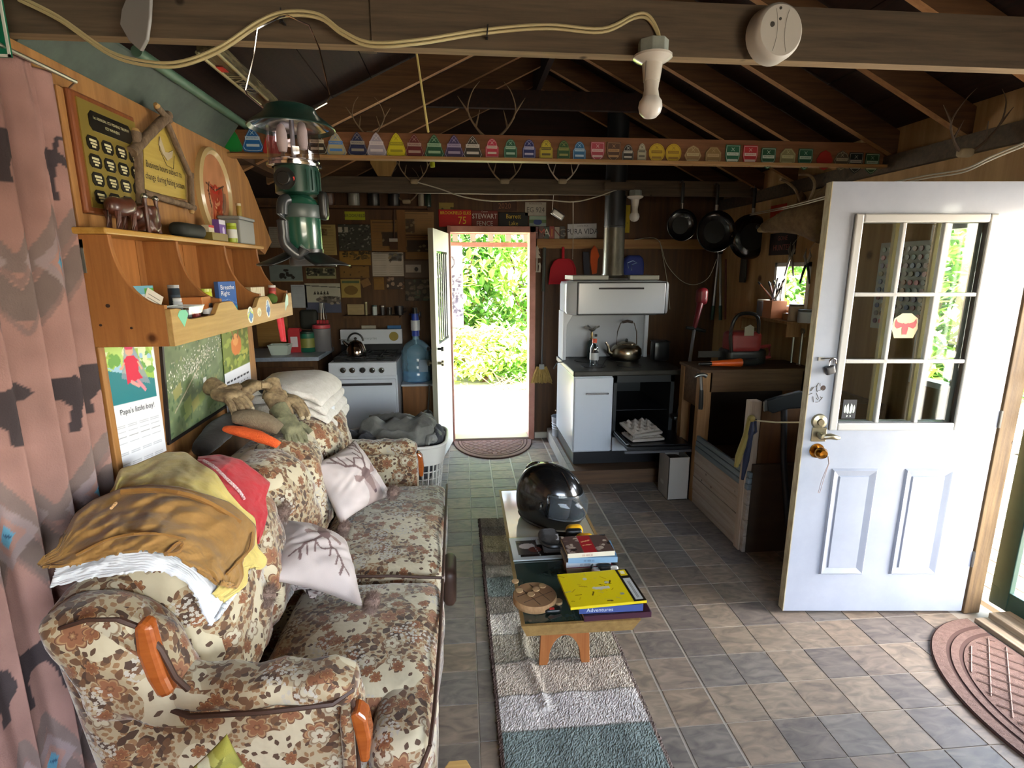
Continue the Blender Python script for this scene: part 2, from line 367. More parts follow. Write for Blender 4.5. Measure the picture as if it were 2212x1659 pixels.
part(wback, 'gable_boards', MB().prism([(-1.25, 2.36), (2.5, 2.36), (2.5, 2.42), (.65, 3.34), (-1.2, 2.42)], (0, 5.185, 0), (1, 0, 0), (0, 0, 1), (0, .012, 0)), wood('gable_dark', '1e130c', '2e1e14', 0, .8, .6))
for x in (.66+.42, 1.62, 2.06): pass
part(wback, 'rail', MB().box((.70, 5.155, 1.86), (2.45, 5.2, 1.95)), wood('rail_pine', '8a6238', 'a37b48', 0, .6, 1), bev=.003)
wr = MB(); X0, X1 = 2.5, 2.6
for a in (((-1.6, 0), (1.25, 2.47)), ((1.25, 2.03), (2.17, 2.47)), ((2.17, 0), (2.40, 2.47)), ((2.40, 0), (2.76, 1.05)), ((2.40, 1.9), (2.76, 2.47)),
          ((2.76, 0), (3.75, 2.47)), ((3.75, 0), (4.2, 1.36)), ((3.75, 1.72), (4.2, 2.47)), ((4.2, 0), (5.2, 2.47))):
    wr.box((X0, a[0][0], a[0][1]), (2.525 if a[0] == (2.17, 0) else X1, a[1][0], a[1][1]))
wright = struct('wall_right', wr, tanply)
struct('wall_front', MB().box((-1.3, -1.7, 0), (.2, -1.6, 2.35)).box((2.4, -1.7, 0), (2.6, -1.6, 2.35)).box((.2, -1.7, 0), (2.4, -1.6, 1.0)).box((.2, -1.7, 2.1), (2.4, -1.6, 2.35)).prism([(-1.3, 2.35), (2.6, 2.35), (2.6, 2.42), (.65, 3.37), (-1.3, 2.42)], (0, -1.7, 0), (1, 0, 0), (0, 0, 1), (0, .1, 0)), dkply)
struct('baseboard_back', MB().box((.7, 5.18, 0), (.86, 5.2, .06)).box((-2.2, 5.18, 0), (-1.2, 5.2, .06)), mat('ivory_paint', 'c9c2b0', .5))
# rear door casing + threshold, front door jamb + sill
struct('trim_1', MB().box((-.13, 5.12, 0), (-.1, 5.32, 2.06)).box((.632, 5.14, 0), (.69, 5.32, 2.06)).box((-.13, 5.14, 2.005), (.69, 5.32, 2.06)), pinky, bev=.003)
struct('trim_2', MB().box((-.1, 5.14, 0), (.632, 5.34, .03)), mat('aluminium_sill', '9a8a80', .4, .4), bev=.004)
struct('trim_3', MB().box((2.44, 2.165, 0), (2.525, 2.235, 2.08)), trimd, bev=.003)
struct('trim_4', MB().box((2.43, 1.22, 0), (2.50, 2.1, .025)).box((2.50, 1.22, 0), (2.66, 2.1, .05)), wood('sill_weathered', '7d6a54', 'a8977c', 1, .6, 1), bev=.004)
struct('trim_5', MB().box((2.47, 1.18, 0), (2.62, 1.25, 2.08)).box((2.47, 1.18, 2.03), (2.62, 2.235, 2.1)), trimd)
# small windows in the right wall
for n_, (y0, y1, z0, z1) in enumerate(((3.75, 4.2, 1.36, 1.72), (2.40, 2.76, 1.05, 1.9))):
    wn = thing('window_%d' % (n_+1), None, None, (2.55, (y0+y1)/2, z0), kind='structure')
    f = MB(); t = .03
    f.box((2.49, y0, z0), (2.57, y0+t, z1)).box((2.49, y1-t, z0), (2.57, y1, z1)).box((2.49, y0, z0), (2.57, y1, z0+t)).box((2.49, y0, z1-t), (2.57, y1, z1))
    part(wn, 'window_frame', f, mat('white_vinyl', 'd8d8d2', .4)); part(wn, 'pane', MB().box((2.53, y0+t, z0+t), (2.534, y1-t, z1-t)), glass('window_glass'))

# roof: rafters every 47 cm, boards above, tie beams across
def slope(x): return 2.3+.487*min(2.5-x, x+1.2)
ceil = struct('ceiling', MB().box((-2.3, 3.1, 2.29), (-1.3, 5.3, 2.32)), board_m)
LOC[ceil.name] = Vector(ceil.location)
for side in (1, -1):
    xe, xr = (2.75, .65) if side > 0 else (-1.45, .65); nb = 9
    for i in range(nb):
        a, b = xe+(xr-xe)*i/nb, xe+(xr-xe)*(i+1)/nb - side*.006*-1
        b = xe+(xr-xe)*(i+1)/nb+side*.005
        za, zb = slope(a)+.16, slope(b)+.16; 
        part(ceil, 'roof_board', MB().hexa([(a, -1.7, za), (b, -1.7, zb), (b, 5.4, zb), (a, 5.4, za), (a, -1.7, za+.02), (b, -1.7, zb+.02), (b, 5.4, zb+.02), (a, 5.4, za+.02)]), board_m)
    # long rafters, 4 x 14 cm
    for k in range(-7, 8):
        y = 2.15+.47*k
        if side < 0 and -2 < k < 3: continue
        a, b = (2.62, .67) if side > 0 else (-1.32, .63); dk = .14
        za, zb = slope(a), slope(b)
        part(ceil, 'rafter', MB().hexa([(a, y, za), (a, y+.04, za), (b, y+.04, zb), (b, y, zb), (a, y, za+dk), (a, y+.04, za+dk), (b, y+.04, zb+dk), (b, y, zb+dk)]).setm(0, 1), [raft_m, raft_lit])
for sx in (1, -1):
    xe = 2.8 if sx > 0 else -1.5; ze = slope(2.75 if sx > 0 else -1.45)+.17; za = slope(.65)+.20
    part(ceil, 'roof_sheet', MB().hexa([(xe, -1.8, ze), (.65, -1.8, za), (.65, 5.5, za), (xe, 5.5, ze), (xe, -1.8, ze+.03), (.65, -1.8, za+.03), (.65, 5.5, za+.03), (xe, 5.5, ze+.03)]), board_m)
part(ceil, 'ridge_board', MB().box((.63, -1.7, 3.1), (.67, 5.4, 3.36)), board_m)
part(ceil, 'wall_plate', MB().box((2.46, -1.6, 2.22), (2.6, 5.2, 2.31)), beam_m)
part(ceil, 'wall_plate', MB().box((-1.3, -1.6, 2.24), (-1.2, 1.6, 2.31)), wood('plate_brown', '5a3a22', '74502f', 1, .7))
tb = [(1.72, 2.285, .155), (3.16, 2.265, .12), (4.56, 2.265, .12)]
for y, z, h in tb:
    if y < 2:
        part(ceil, 'tie_beam', MB().box((-1.3, y, z+.005), (-.24, y+.045, z+h)).setm(0, 1), [beam_m, beam_lit])
        part(ceil, 'tie_beam', MB().box((-.24, y-.01, z), (2.6, y+.035, z+h-.01)).setm(0, 1), [beam_m, beam_lit])
    else: part(ceil, 'tie_beam', MB().box((-1.3, y, z), (2.6, y+.045, z+h)), beam_m, bev=.003)
part(ceil, 'collar_tie', MB().box((-.5, 4.1, 2.78), (1.5, 4.14, 2.9)), board_m)
part(ceil, 'king_post', MB().box((-.29, 1.76, 2.3), (-.24, 1.81, 2.9)), beam_m)
# dark sheet under the left slope with the green pole along it
part(ceil, 'dark_panel', MB().hexa([(-1.22, 1.77, 2.275), (-1.125, 1.77, 2.40), (-1.125, 3.1, 2.40), (-1.22, 3.1, 2.275), (-1.22, 1.77, 2.285), (-1.125, 1.77, 2.41), (-1.125, 3.1, 2.41), (-1.22, 3.1, 2.285)]), mat('dark_green_grey', '3c4640', .7, c2='4c5a50', sc_=(6, 6, 6)))

# ---------------------------------------------------------------- outdoors
gr = mat('pale_gravel', 'cfc6b4', .9, c2='bdb29c', sc_=(14, 14, 14), bump=.3)
struct('ground', MB().box((-300, 5.34, -.4), (500, 600, -.12)).box((2.7, -12, -.9), (500, 5.34, -.5)), gr)
dk = struct('deck', MB().box((2.7, -1.5, -.3), (5.2, 4.5, -.08)), wood('deck_joist', '6a5a48', '8a7860', 1))
struct('added_shade_roof', MB().box((2.62, -1.5, 2.42), (4.7, 5.3, 2.46)), board_m)  # unseen roof, added over the deck to cut sky light at the doorway
dm = wood('deck_grey', '9c8f80', 'b5a999', 1, .7, .6)
for i in range(17): part(dk, 'deck_board', MB().box((2.71+i*.145, -1.5, -.08), (2.71+i*.145+.135, 4.5, -.045)), dm)
def foliage(name, label, c, r, n, cols, lean=0, size=.09, group=None, stem=True):
    t = thing(name, label, 'shrub', (c[0], c[1], -.12), group); c = Vector(c); ls = [MB() for _ in cols]
    for _ in range(n):
        while True:
            q = Vector((random.uniform(-1, 1), random.uniform(-1, 1), random.uniform(-1, 1)))
            if .25 < q.length < 1: break
        p = c+Vector((q.x*r[0], q.y*r[1], q.z*r[2]))*(.9+.3*vn(q, 2.5, 3))
        if p.z < -.1: continue
        a = Matrix.Rotation(random.uniform(0, 6.3), 3, 'Z') @ Matrix.Rotation(random.uniform(-1.1, .9), 3, 'X'); s = size*random.uniform(.6, 1.4)
        k = int(min(len(cols)-1, max(0, (vn(p, 1.3, 5)+.5)*len(cols)+random.uniform(-.6, .6))))
        ls[k].add([p+a@Vector(v)*s for v in ((0, -1, 0), (.42, -.25, .1), (.36, .45, .1), (0, 1, -.1), (-.36, .45, .1), (-.42, -.25, .1))], [(0, 1, 2, 3), (0, 3, 4, 5)])
    if stem:
        st = MB()
        for k in range(6):
            a = random.uniform(0, 6.3); b = Vector((c.x, c.y, -.12)); e = c+Vector((cos(a)*r[0]*.6, sin(a)*r[1]*.6, random.uniform(-.2, .5)*r[2])); st.tube([b, b.lerp(e, .5)+Vector((0, 0, .2)), e], [.03, .02, .008], 5)
        part(t, 'stem', st, mat('bark', '6a5338', .9))
    for k, l in enumerate(ls):
        if l.v: part(t, 'foliage', l, cols[k], kind='stuff', fix=False)
    return t
def leafm(name, c):
    m, t, b = newmat(name); b.inputs['Base Color'].default_value = (*lin(c), 1); b.inputs['Roughness'].default_value = .55
    N = t.nodes.new; L = t.links.new; tl = N('ShaderNodeBsdfTranslucent'); tl.inputs[0].default_value = (*lin(c), 1); ms = N('ShaderNodeMixShader'); ms.inputs[0].default_value = .35
    L(b.outputs[0], ms.inputs[1]); L(tl.outputs[0], ms.inputs[2]); L(ms.outputs[0], t.nodes['Material Output'].inputs[0]); return m
LG = [leafm('leaf_dark', '3d6224'), leafm('leaf_mid', '5c8c34'), leafm('leaf_light', '93b552'), leafm('leaf_bright', 'bccd74')]
foliage('leafy_shrub', 'tall green leafy shrub filling the left half of the rear doorway view', (-.4, 9.6, 1.5), (1.5, 1.0, 2.2), 5200, LG, group=None)
foliage('leafy_shrub', 'tall green leafy shrub filling the right half of the rear doorway view', (1.4, 9.9, 1.5), (1.5, 1.0, 2.3), 5200, LG)
foliage('low_bush', 'low yellow green bush just beyond the pale yard outside the rear door', (.3, 8.6, .35), (1.5, .6, .55), 2600, LG[1:], size=.07)
foliage('leafy_shrub', 'green shrub seen through the small window above the tool shelf', (6.2, 9.8, 1.2), (1.6, 1.4, 1.8), 2800, LG, size=.12)
foliage('leafy_shrub', 'green shrub seen through the glass panes of the open white door', (5.9, 6.4, 1.0), (1.3, 1.2, 1.7), 2600, LG, size=.1)
foliage('leafy_shrub', 'green shrub past the deck behind the dark screen door', (8.3, 6.4, 1.0), (1.4, 1.6, 1.6), 1800, LG, size=.12)
brush = MB()
for _ in range(60):
    p = Vector((.9+random.uniform(-.5, .5), 8.0+random.uniform(-.3, .3), -.1)); a = random.uniform(0, 6.3); brush.tube([p, p+Vector((cos(a)*.3, sin(a)*.1, random.uniform(.02, .25)))], .006, 4)
solo('brush_pile', brush, mat('dry_twig', '9a6b4a', .9), 'low heap of dry brown twigs at the edge of the yard', 'twigs', kind='stuff')
# porch eave outside the rear door
pe = struct('trim_6', MB().box((-.6, 6.3, 1.92), (1.2, 6.36, 1.97)).box((-.6, 6.3, 2.06), (1.2, 6.36, 2.13)), pinky)
wp = mat('white_paint', 'e4e2dc', .5)
struct('trim_7', MB().box((-.6, 5.35, 2.14), (1.3, 6.6, 2.17)), wp)
for i in range(6): struct('trim_%d' % (8+i), MB().box((-.3+i*.2, 6.28, 1.98), (-.24+i*.2, 6.34, 2.06)), mat('rafter_tail_grey', 'b9ada0', .7))
cv = Cv(.19, .92, 20, 90, 'e9e8ee'); cv.speck(70, .014, ['9a9aae', '77778a'], .05, .1, .19, .6); cv.ell(.05, .74, .05, .07, '55555f'); cv.ell(.06, .74, .03, .05, 'e9e8ee')
psheet(cv, flat((P(966, 700, y=6.28).x, 6.28, 1.01), (1, 0, 0), (0, 0, 1), .006), 'patterned_curtain', paintmat('print_cloth', .8), label='white cloth with dark marks hanging outside beside the rear door', cat='curtain')

# ================================================================ SOFA
def floral_mat():
    m, t, b = newmat('floral_upholstery'); N = t.nodes.new; L = t.links.new
    def math_(op, a, b_=None, c=None):
        n = N('ShaderNodeMath'); n.operation = op
        for i, q in enumerate((a, b_, c)):
            if q is None: continue
            if isinstance(q, (int, float)): n.inputs[i].default_value = q
            else: L(q, n.inputs[i])
        return n.outputs[0]
    def mix(f, a, b_, blend='MIX'):
        n = N('ShaderNodeMix'); n.data_type = 'RGBA'; n.blend_type = blend
        for i, q in ((0, f), (6, a), (7, b_)):
            if isinstance(q, (int, float)): n.inputs[i].default_value = q
            elif isinstance(q, str): n.inputs[i].default_value = (*lin(q), 1)
            else: L(q, n.inputs[i])
        return n.outputs[2]
    tc = N('ShaderNodeTexCoord'); sp = N('ShaderNodeSeparateXYZ'); L(tc.outputs['Object'], sp.inputs[0]); ns = N('ShaderNodeSeparateXYZ'); L(tc.outputs['Normal'], ns.inputs[0])
    ax, ay, az = (math_('ABSOLUTE', ns.outputs[i]) for i in range(3))
    isz = math_('GREATER_THAN', az, math_('MAXIMUM', ax, ay)); isy = math_('MULTIPLY', math_('GREATER_THAN', ay, ax), math_('SUBTRACT', 1, isz))
    # u = y except on end faces (x);  v = z except on top faces (x)
    u = math_('ADD', math_('MULTIPLY', sp.outputs[1], math_('SUBTRACT', 1, isy)), math_('MULTIPLY', sp.outputs[0], isy))
    v = math_('ADD', math_('MULTIPLY', sp.outputs[2], math_('SUBTRACT', 1, isz)), math_('MULTIPLY', sp.outputs[0], isz))
    cb = N('ShaderNodeCombineXYZ'); L(u, cb.inputs[0]); L(v, cb.inputs[1])
    wz = N('ShaderNodeTexNoise'); wz.inputs['Scale'].default_value = 14; L(cb.outputs[0], wz.inputs[0])
    wv = N('ShaderNodeVectorMath'); wv.operation = 'MULTIPLY_ADD'; L(wz.outputs['Color'], wv.inputs[0]); wv.inputs[1].default_value = (.02, .02, 0); L(cb.outputs[0], wv.inputs[2]); uv = wv.outputs[0]
    def cells(scale, seed, kind, rad, dens, pet=5, asp=2.2):
        ad = N('ShaderNodeVectorMath'); ad.operation = 'ADD'; ad.inputs[1].default_value = (seed, seed*1.7, 0); L(uv, ad.inputs[0])
        vo = N('ShaderNodeTexVoronoi'); vo.voronoi_dimensions = '2D'; vo.inputs['Scale'].default_value = scale; vo.inputs['Randomness'].default_value = .85; L(ad.outputs[0], vo.inputs['Vector'])
        df = N('ShaderNodeVectorMath'); df.operation = 'SUBTRACT'; L(ad.outputs[0], df.inputs[0]); L(vo.outputs['Position'], df.inputs[1]); s = N('ShaderNodeSeparateXYZ'); L(df.outputs[0], s.inputs[0])
        cs = N('ShaderNodeSeparateColor'); L(vo.outputs['Color'], cs.inputs[0]); r1, r2, r3 = cs.outputs[0], cs.outputs[1], cs.outputs[2]
        X, Y = s.outputs[0], s.outputs[1]; ang = math_('MULTIPLY', r1, 6.28)
        on = math_('LESS_THAN', r3, dens)
        if kind == 'flower':
            r = math_('SQRT', math_('ADD', math_('MULTIPLY', X, X), math_('MULTIPLY', Y, Y))); th = math_('ARCTAN2', Y, X)
            pr = math_('MULTIPLY_ADD', math_('ABSOLUTE', math_('SINE', math_('ADD', math_('MULTIPLY', th, pet/2), ang))), .38, .62)
            q = math_('DIVIDE', math_('DIVIDE', r, rad/scale), pr)
        else:
            cx_ = math_('COSINE', ang); sx_ = math_('SINE', ang)
            a = math_('ADD', math_('MULTIPLY', X, cx_), math_('MULTIPLY', Y, sx_)); c = math_('SUBTRACT', math_('MULTIPLY', Y, cx_), math_('MULTIPLY', X, sx_))
            q = math_('DIVIDE', math_('ADD', math_('ABSOLUTE', math_('DIVIDE', a, asp)), math_('SQRT', math_('ADD', math_('MULTIPLY', c, c), math_('MULTIPLY', math_('MULTIPLY', a, a), .08)))), rad/scale)
        return q, math_('MULTIPLY', math_('LESS_THAN', q, 1), on), r2
    big = N('ShaderNodeTexNoise'); big.inputs['Scale'].default_value = 5; big.inputs['Detail'].default_value = 2; L(cb.outputs[0], big.inputs[0])
    dense = math_('GREATER_THAN', big.outputs[0], .47); vdense = math_('GREATER_THAN', big.outputs[0], .55)
    col = mix(math_('MULTIPLY', dense, .5), 'b3a88e', '846f4e')
    # soft brown leafy shading, small sprigs, leaves, flower heads
    q, mk, r = cells(60, 3.1, 'leaf', .36, .85); col = mix(math_('MULTIPLY', mk, dense), col, '806040')
    q, mk, r = cells(26, 1.2, 'leaf', .32, .85); col = mix(math_('MULTIPLY', mk, vdense), col, '3c2617')
    q, mk, r = cells(30, 5.2, 'leaf', .3, .7, asp=3); col = mix(math_('MULTIPLY', mk, dense), col, '5e4028')
    q, mk, r = cells(42, 7.7, 'leaf', .28, .35); col = mix(mk, col, '4a3424')
    for seed, scl, rad, dens, pet, pal in ((9.3, 9, .34, .38, 6, ('5c3420', '7c5034', '9c7c56')), (4.4, 10, .32, .42, 5, ('988c76', 'aca28c', '6c5238')), (2.6, 16, .34, .38, 7, ('50291a', '744628', '967048'))):
        q, mk, r = cells(scl, seed, 'flower', rad, dens, pet)
        rp = N('ShaderNodeValToRGB'); e = rp.color_ramp.elements; e[0].position = 0; e[0].color = (*lin(pal[2]), 1); e[1].position = .95; e[1].color = (*lin(pal[0]), 1)
        k = e.new(.22); k.color = (*lin('5a2e16'), 1); k = e.new(.3); k.color = (*lin(pal[1]), 1); k = e.new(.7); k.color = (*lin(pal[1]), 1); k = e.new(.8); k.color = (*lin(pal[2]), 1); L(q, rp.inputs[0])
        col = mix(mk, col, rp.outputs[0])
    q, mk, r = cells(75, 6.6, 'flower', .42, .9, 5); q2, mk2, r2 = cells(8, 12.1, 'flower', .42, .45, 3); col = mix(math_('MULTIPLY', mk, mk2), col, 'a8a196')
    L(col, b.inputs['Base Color']); b.inputs['Roughness'].default_value = .75; b.inputs['Sheen Weight'].default_value = .35; b.inputs['Sheen Roughness'].default_value = .4
    bz = N('ShaderNodeTexNoise'); bz.inputs['Scale'].default_value = 22; L(tc.outputs['Object'], bz.inputs[0]); bp = N('ShaderNodeBump'); bp.inputs['Strength'].default_value = .5; bp.inputs['Distance'].default_value = .012; L(bz.outputs[0], bp.inputs['Height']); L(bp.outputs[0], b.inputs['Normal'])
    return m
flo = floral_mat(); pip = mat('brown_piping', '3c2418', .6); oak = mat('varnished_orange_wood', '8c4518', .25, c2='a05624', sc_=(6, 30, 30), coat=.6)
sofa = thing('sofa', 'floral brown and cream sofa with wooden arm trim along the left wall', 'sofa', (-.6, 2.15, 0))
part(sofa, 'base', MB().rbox((-.545, 2.2, .22), (.40, .98, .14), .05, 8), flo, 2)
leg = mat('dark_wood_leg', '3a2416', .5)
for x in (-.88, -.2):
    for y in (1.3, 3.1): part(sofa, 'leg', MB().cyl((x, y, .045), .03, .09, 10), leg)
def seatfn(cx, L_, near):
    def f(p, g):
        x, y, z = p; bul = (1-g[0]**2)*(1-g[1]**2)
        if z > 0: z += .03*bul+.006*vn((x*9, y*9, 0), 1.6, 2)
        x += .012*sin(y*14)*(g[0] > .5)
        return (x, y, z)
    return f
# T-shaped front lip of each cushion reaches past the arm
part(sofa, 'seat_cushion', MB().rbox((-.375, 1.66, .395), (.275, .305, .078), .055, 14, fn=seatfn(0, 0, 1)).rbox((-.19, 1.44, .393), (.085, .26, .075), .06, 10), flo, 2)
part(sofa, 'seat_cushion', MB().rbox((-.39, 2.46, .395), (.28, .49, .078), .055, 14, fn=seatfn(0, 0, 0)), flo, 2)
part(sofa, 'front_panel', MB().rbox((-.145, 2.08, .22), (.035, .89, .12), .03, 10, fn=lambda p, g: (p[0]+.008*sin(p[1]*23), p[1], p[2])), flo, 2)
for x0 in (1,):
    part(sofa, 'piping', MB().tube([(-.108, 1.2, .45), (-.101, 1.3, .462), (-.098, 1.6, .465), (-.1, 1.95, .465)], .006, 6).tube([(-.3, 1.185, .35), (-.2, 1.175, .36), (-.13, 1.185, .40), (-.108, 1.2, .45)], .006, 6)
         .tube([(-.1, 1.98, .465), (-.105, 2.4, .468), (-.11, 2.93, .463)], .006, 6).tube([(-.102, 1.963, .465), (-.3, 1.968, .482), (-.6, 1.97, .49)], .006, 6), pip, 1)
def backfn(p, g):
    x, y, z = p; u = g[1]
    cre = math.exp(-(u/.09)**2)
    if x > 0: x += .045*(1-g[2]**2)*(1-u**2)-.035*cre*(1-.3*g[2])
    z += .012*(1-u**2)*(g[2] > 0)-.03*cre*(g[2] > .5)+.012*vn((x*6, y*6, z*6), 2, 4)
    x += .012*vn((x*5, y*7, z*7), 2.2, 9)
    return (x-.13*(z), y, z)
for y, h in ((1.66, .315), (2.29, .32), (2.88, .28)):
    part(sofa, 'back_cushion', MB().rbox((-.80, y, .68), (.12, h, .245), .09, 18, fn=backfn), flo, 2)
part(sofa, 'back_frame', MB().rbox((-.885, 2.2, .46), (.10, .99, .44), .09, 16, fn=lambda p, g: (p[0]-.06*g[2], p[1], p[2]-.05*max(0, p[1]-.55)*2*(g[2] > .3))), flo, 2)
# near wing (end of the back), rolled over with a seam
def wing(p, g): return (p[0]-.05*g[2]+.02*vn((p[0]*9, 0, p[2]*9), 1.4, 3), p[1]+.018*vn((p[0]*8, 3, p[2]*8), 1.5, 6), p[2]-.05*max(0, g[0]))
part(sofa, 'wing', MB().rbox((-.835, 1.25, .74), (.125, .09, .155), .07, 12, fn=wing), flo, 2)
part(sofa, 'wing', MB().rbox((-.85, 3.16, .68), (.12, .07, .16), .06, 10, fn=wing), flo, 2)
part(sofa, 'piping', MB().tube([(-.80, 1.175, .885), (-.755, 1.175, .86), (-.718, 1.175, .80), (-.70, 1.18, .72), (-.68, 1.19, .675)], .007, 6).tube([(-.93, 1.175, .87), (-.86, 1.165, .895), (-.8, 1.175, .885)], .005, 6), pip, 1)
for y, s in ((1.245, 1), (3.13, -1)):
    yo = y-.055*s
    part(sofa, 'side_panel', MB().rbox((-.61, y+.03*s, .345), (.325, .045, .255), .03, 10, fn=lambda p, g: (p[0], p[1]+.008*vn((p[0]*6, 1, p[2]*6), 1.5, 8), p[2])), flo, 2)
    part(sofa, 'arm_pad', MB().rbox((-.515, y, .632), (.225, .062, .042), .04, 14, fn=lambda p, g: (p[0], p[1]+.006*sin(p[0]*40), p[2]+.03*abs(g[0])**4*(g[0] < 0)-.012*(g[0] > .8)+.004*sin(p[0]*55))), flo, 2)
    part(sofa, 'piping', MB().tube([(-.735, yo+.01*s, .675), (-.72, yo-.01*s, .63), (-.68, yo-.012*s, .61), (-.5, yo-.012*s, .607), (-.34, yo-.01*s, .615), (-.295, yo+.02*s, .627)], .007, 6)
         .tube([(-.30, yo+.02*s, .6), (-.292, yo+.015*s, .5), (-.296, yo+.012*s, .3)], .006, 6), pip, 1)
    tr = [(-.765, .87), (-.745, .885), (-.728, .87), (-.722, .80), (-.712, .73), (-.70, .685), (-.735, .675), (-.755, .73), (-.768, .80)]
    part(sofa, 'arm_trim', MB().prism(tr, (0, yo-.03*s, 0), (1, 0, 0), (0, 0, 1), (0, .04*s, 0)), oak, bev=.012, label='glossy orange wood trim on the wing')
    tf = [(-.302, .575), (-.285, .585), (-.262, .56), (-.255, .50), (-.262, .43), (-.285, .43), (-.292, .50)]
    part(sofa, 'arm_trim', MB().prism(tf, (0, yo-.01*s, 0), (1, 0, 0), (0, 0, 1), (0, .055*s, 0)), oak, bev=.008)
    part(sofa, 'arm_front', MB().rbox((-.315, y+.01*s, .42), (.022, .06, .16), .018, 6), flo, 2)

# ---------------------------------------------------------------- cushions on the sofa
def pillow(name, label, cs, T, paint, cat='pillow', group=None, poms=(), nu=90, base='b3a8a4'):
    A, B, C, D = (np.array(q) for q in cs); w_ = np.linalg.norm(B-A); h_ = np.linalg.norm(D-A)
    cv = Cv(w_, h_, nu, nu, base); paint(cv); n = np.cross(B-A, D-A); n /= np.linalg.norm(n)
    t = thing(name, label, cat, tuple((A+B+C+D)/4-np.array((0, 0, .06))), group)
    def sp(U, V):
        u = U/w_*2-1; v = V/h_*2-1; return np.clip((1-np.abs(u)**2.4), 0, 1)**.55*np.clip((1-np.abs(v)**2.4), 0, 1)**.55
    def fn(U, V):
        u = (U/w_)[..., None]; v = (V/h_)[..., None]; uu = u+.045*(2*u-1)*-1*(1-(2*v-1)**2)*np.abs(2*u-1); vv = v-.045*(2*v-1)*(1-(2*u-1)**2)*np.abs(2*v-1)
        p = (A*(1-uu)+B*uu)*(1-vv)+(D*(1-uu)+C*uu)*vv; s = sp(U, V)
        wr = (.004*np.sin(U*60+6*np.sin(V*22))*np.cos(V*45)+.005*np.sin((U+V)*38+3*np.sin(U*17)))*s
        return p+n*(s*T/2+wr)[..., None]
    s = sp(cv.U, cv.V)[..., None]
    psheet(cv, fn, 'cover', paintmat('print_linen', .8, bump=.15, bsc=500), t, thick=s*T+.003)
    for pt in poms:
        pt = Vector(pt); mb = MB().ball(pt, .028, 10)
        for _ in range(1500):
            d = Vector((random.gauss(0, 1), random.gauss(0, 1), random.gauss(0, 1))).normalized(); q = d.cross(Vector((.3, .5, .8))).normalized()*.0022; L_ = random.uniform(.034, .052); dd = (d+Vector((random.uniform(-.3, .3), random.uniform(-.3, .3), -.2))).normalized()
            mb.add([pt+d*.006-q, pt+d*.006+q, pt+dd*L_], [(0, 1, 2)])
        part(t, 'pompom', mb, mat('pompom_fur', '6c574e', .9, c2='927c72', sc_=(90, 90, 90)), label='fluffy grey brown corner pompom', fix=False)
    return t
br = '6c5856'; br2 = '85706c'
def deer(cv, cx_, cy_, s, c=br, rot=0):
    R_ = lambda pts: [(cx_+(a*cos(rot)-b*sin(rot))*s, cy_+(a*sin(rot)+b*cos(rot))*s) for a, b in pts]
    cv.poly(R_([(-.09, .05), (-.05, .13), (.05, .13), (.09, .05), (.06, -.08), (.04, -.19), (0, -.23), (-.04, -.19), (-.06, -.08)]), c)
    cv.poly(R_([(-.09, .06), (-.22, .12), (-.25, .07), (-.18, .01), (-.08, .02)]), br2); cv.poly(R_([(.09, .06), (.22, .12), (.25, .07), (.18, .01), (.08, .02)]), br2)
    cv.poly(R_([(-.1, 0), (.1, 0), (.16, -.35), (-.16, -.35)]), br2, .6); cv.ell(*R_([(0, -.2)])[0], .03*s, .025*s, '4d3c40')
    for k in (-1, 1):
        main = R_([(.04*k, .12), (.1*k, .2), (.22*k, .28), (.27*k, .4), (.24*k, .52)]); cv.line(main, .032*s, c)
        for a, b in (((.1, .2), (.09, .36)), ((.2, .27), (.17, .45)), ((.26, .36), (.36, .46)), ((.13, .22), (.0, .30))): cv.line(R_([(a[0]*k, a[1]), (b[0]*k, b[1])]), .022*s, c)
def p1(cv): cv.mottle(.05); deer(cv, cv.w*.5, cv.h*.62, cv.w*.95, rot=PI*.97); cv.mottle(.06, 14)
def p2(cv): cv.mottle(.05); deer(cv, cv.w*.6, cv.h*.40, cv.w*1.0, rot=.12); cv.mottle(.06, 14)
A = P(591, 1124, y=2.02); B = P(583, 1253, y=1.70); C = P(785, 1312, y=1.74); D = P(748, 1172, y=2.10)
pillow('throw_pillow', 'white linen pillow with stag head print tipped over on the near seat cushion', [B, C, D, A], .20, p1, poms=(P(610, 1108, y=1.92), P(577, 1286, y=1.60), P(803, 1300, y=1.66)), group='white stag head pillows on the sofa')
A = P(666, 1006, y=2.40); B = P(734, 1134, y=2.30); C = P(846, 1072, y=2.62); D = P(766, 950, y=2.78)
pillow('throw_pillow', 'white linen pillow with stag head print propped against the far sofa arm', [B, C, D, A], .17, p2, poms=(P(742, 1142, y=2.22), P(848, 1064, y=2.52)), group='white stag head pillows on the sofa')
# yellow-green cushion corner at the bottom edge, in front of the sofa
def p3(cv):
    cv.mottle(.3, 5); cv.speck(60, .02, ['8f8c48', '5c5a22', '7a762e', '99946a']); cv.speck(14, .014, ['b5b296']); cv.mottle(.2, 9)
A = P(310, 1735, y=.86); B = P(490, 1585, y=.90); C = P(600, 1740, y=.86); Dn = Vector(A)+Vector(C)-Vector(B)
tb_ = pillow('chair_cushion', 'mottled yellow green cushion corner at the bottom edge before the sofa end', [A, Dn, C, B], .05, p3, base='6c6a2e', cat='cushion')
sp_ = MB().cbox((-.42, .80, .30), (.40, .32, .04)).cbox((-.25, .70, .14), (.04, .04, .28)).cbox((-.59, .70, .14), (.04, .04, .28)).cbox((-.25, .92, .14), (.04, .04, .28)).cbox((-.59, .92, .14), (.04, .04, .28))
chair = solo('wooden_chair', sp_, trimw, 'low wooden seat at the bottom edge under the yellow green cushion', 'chair', bev=.005)
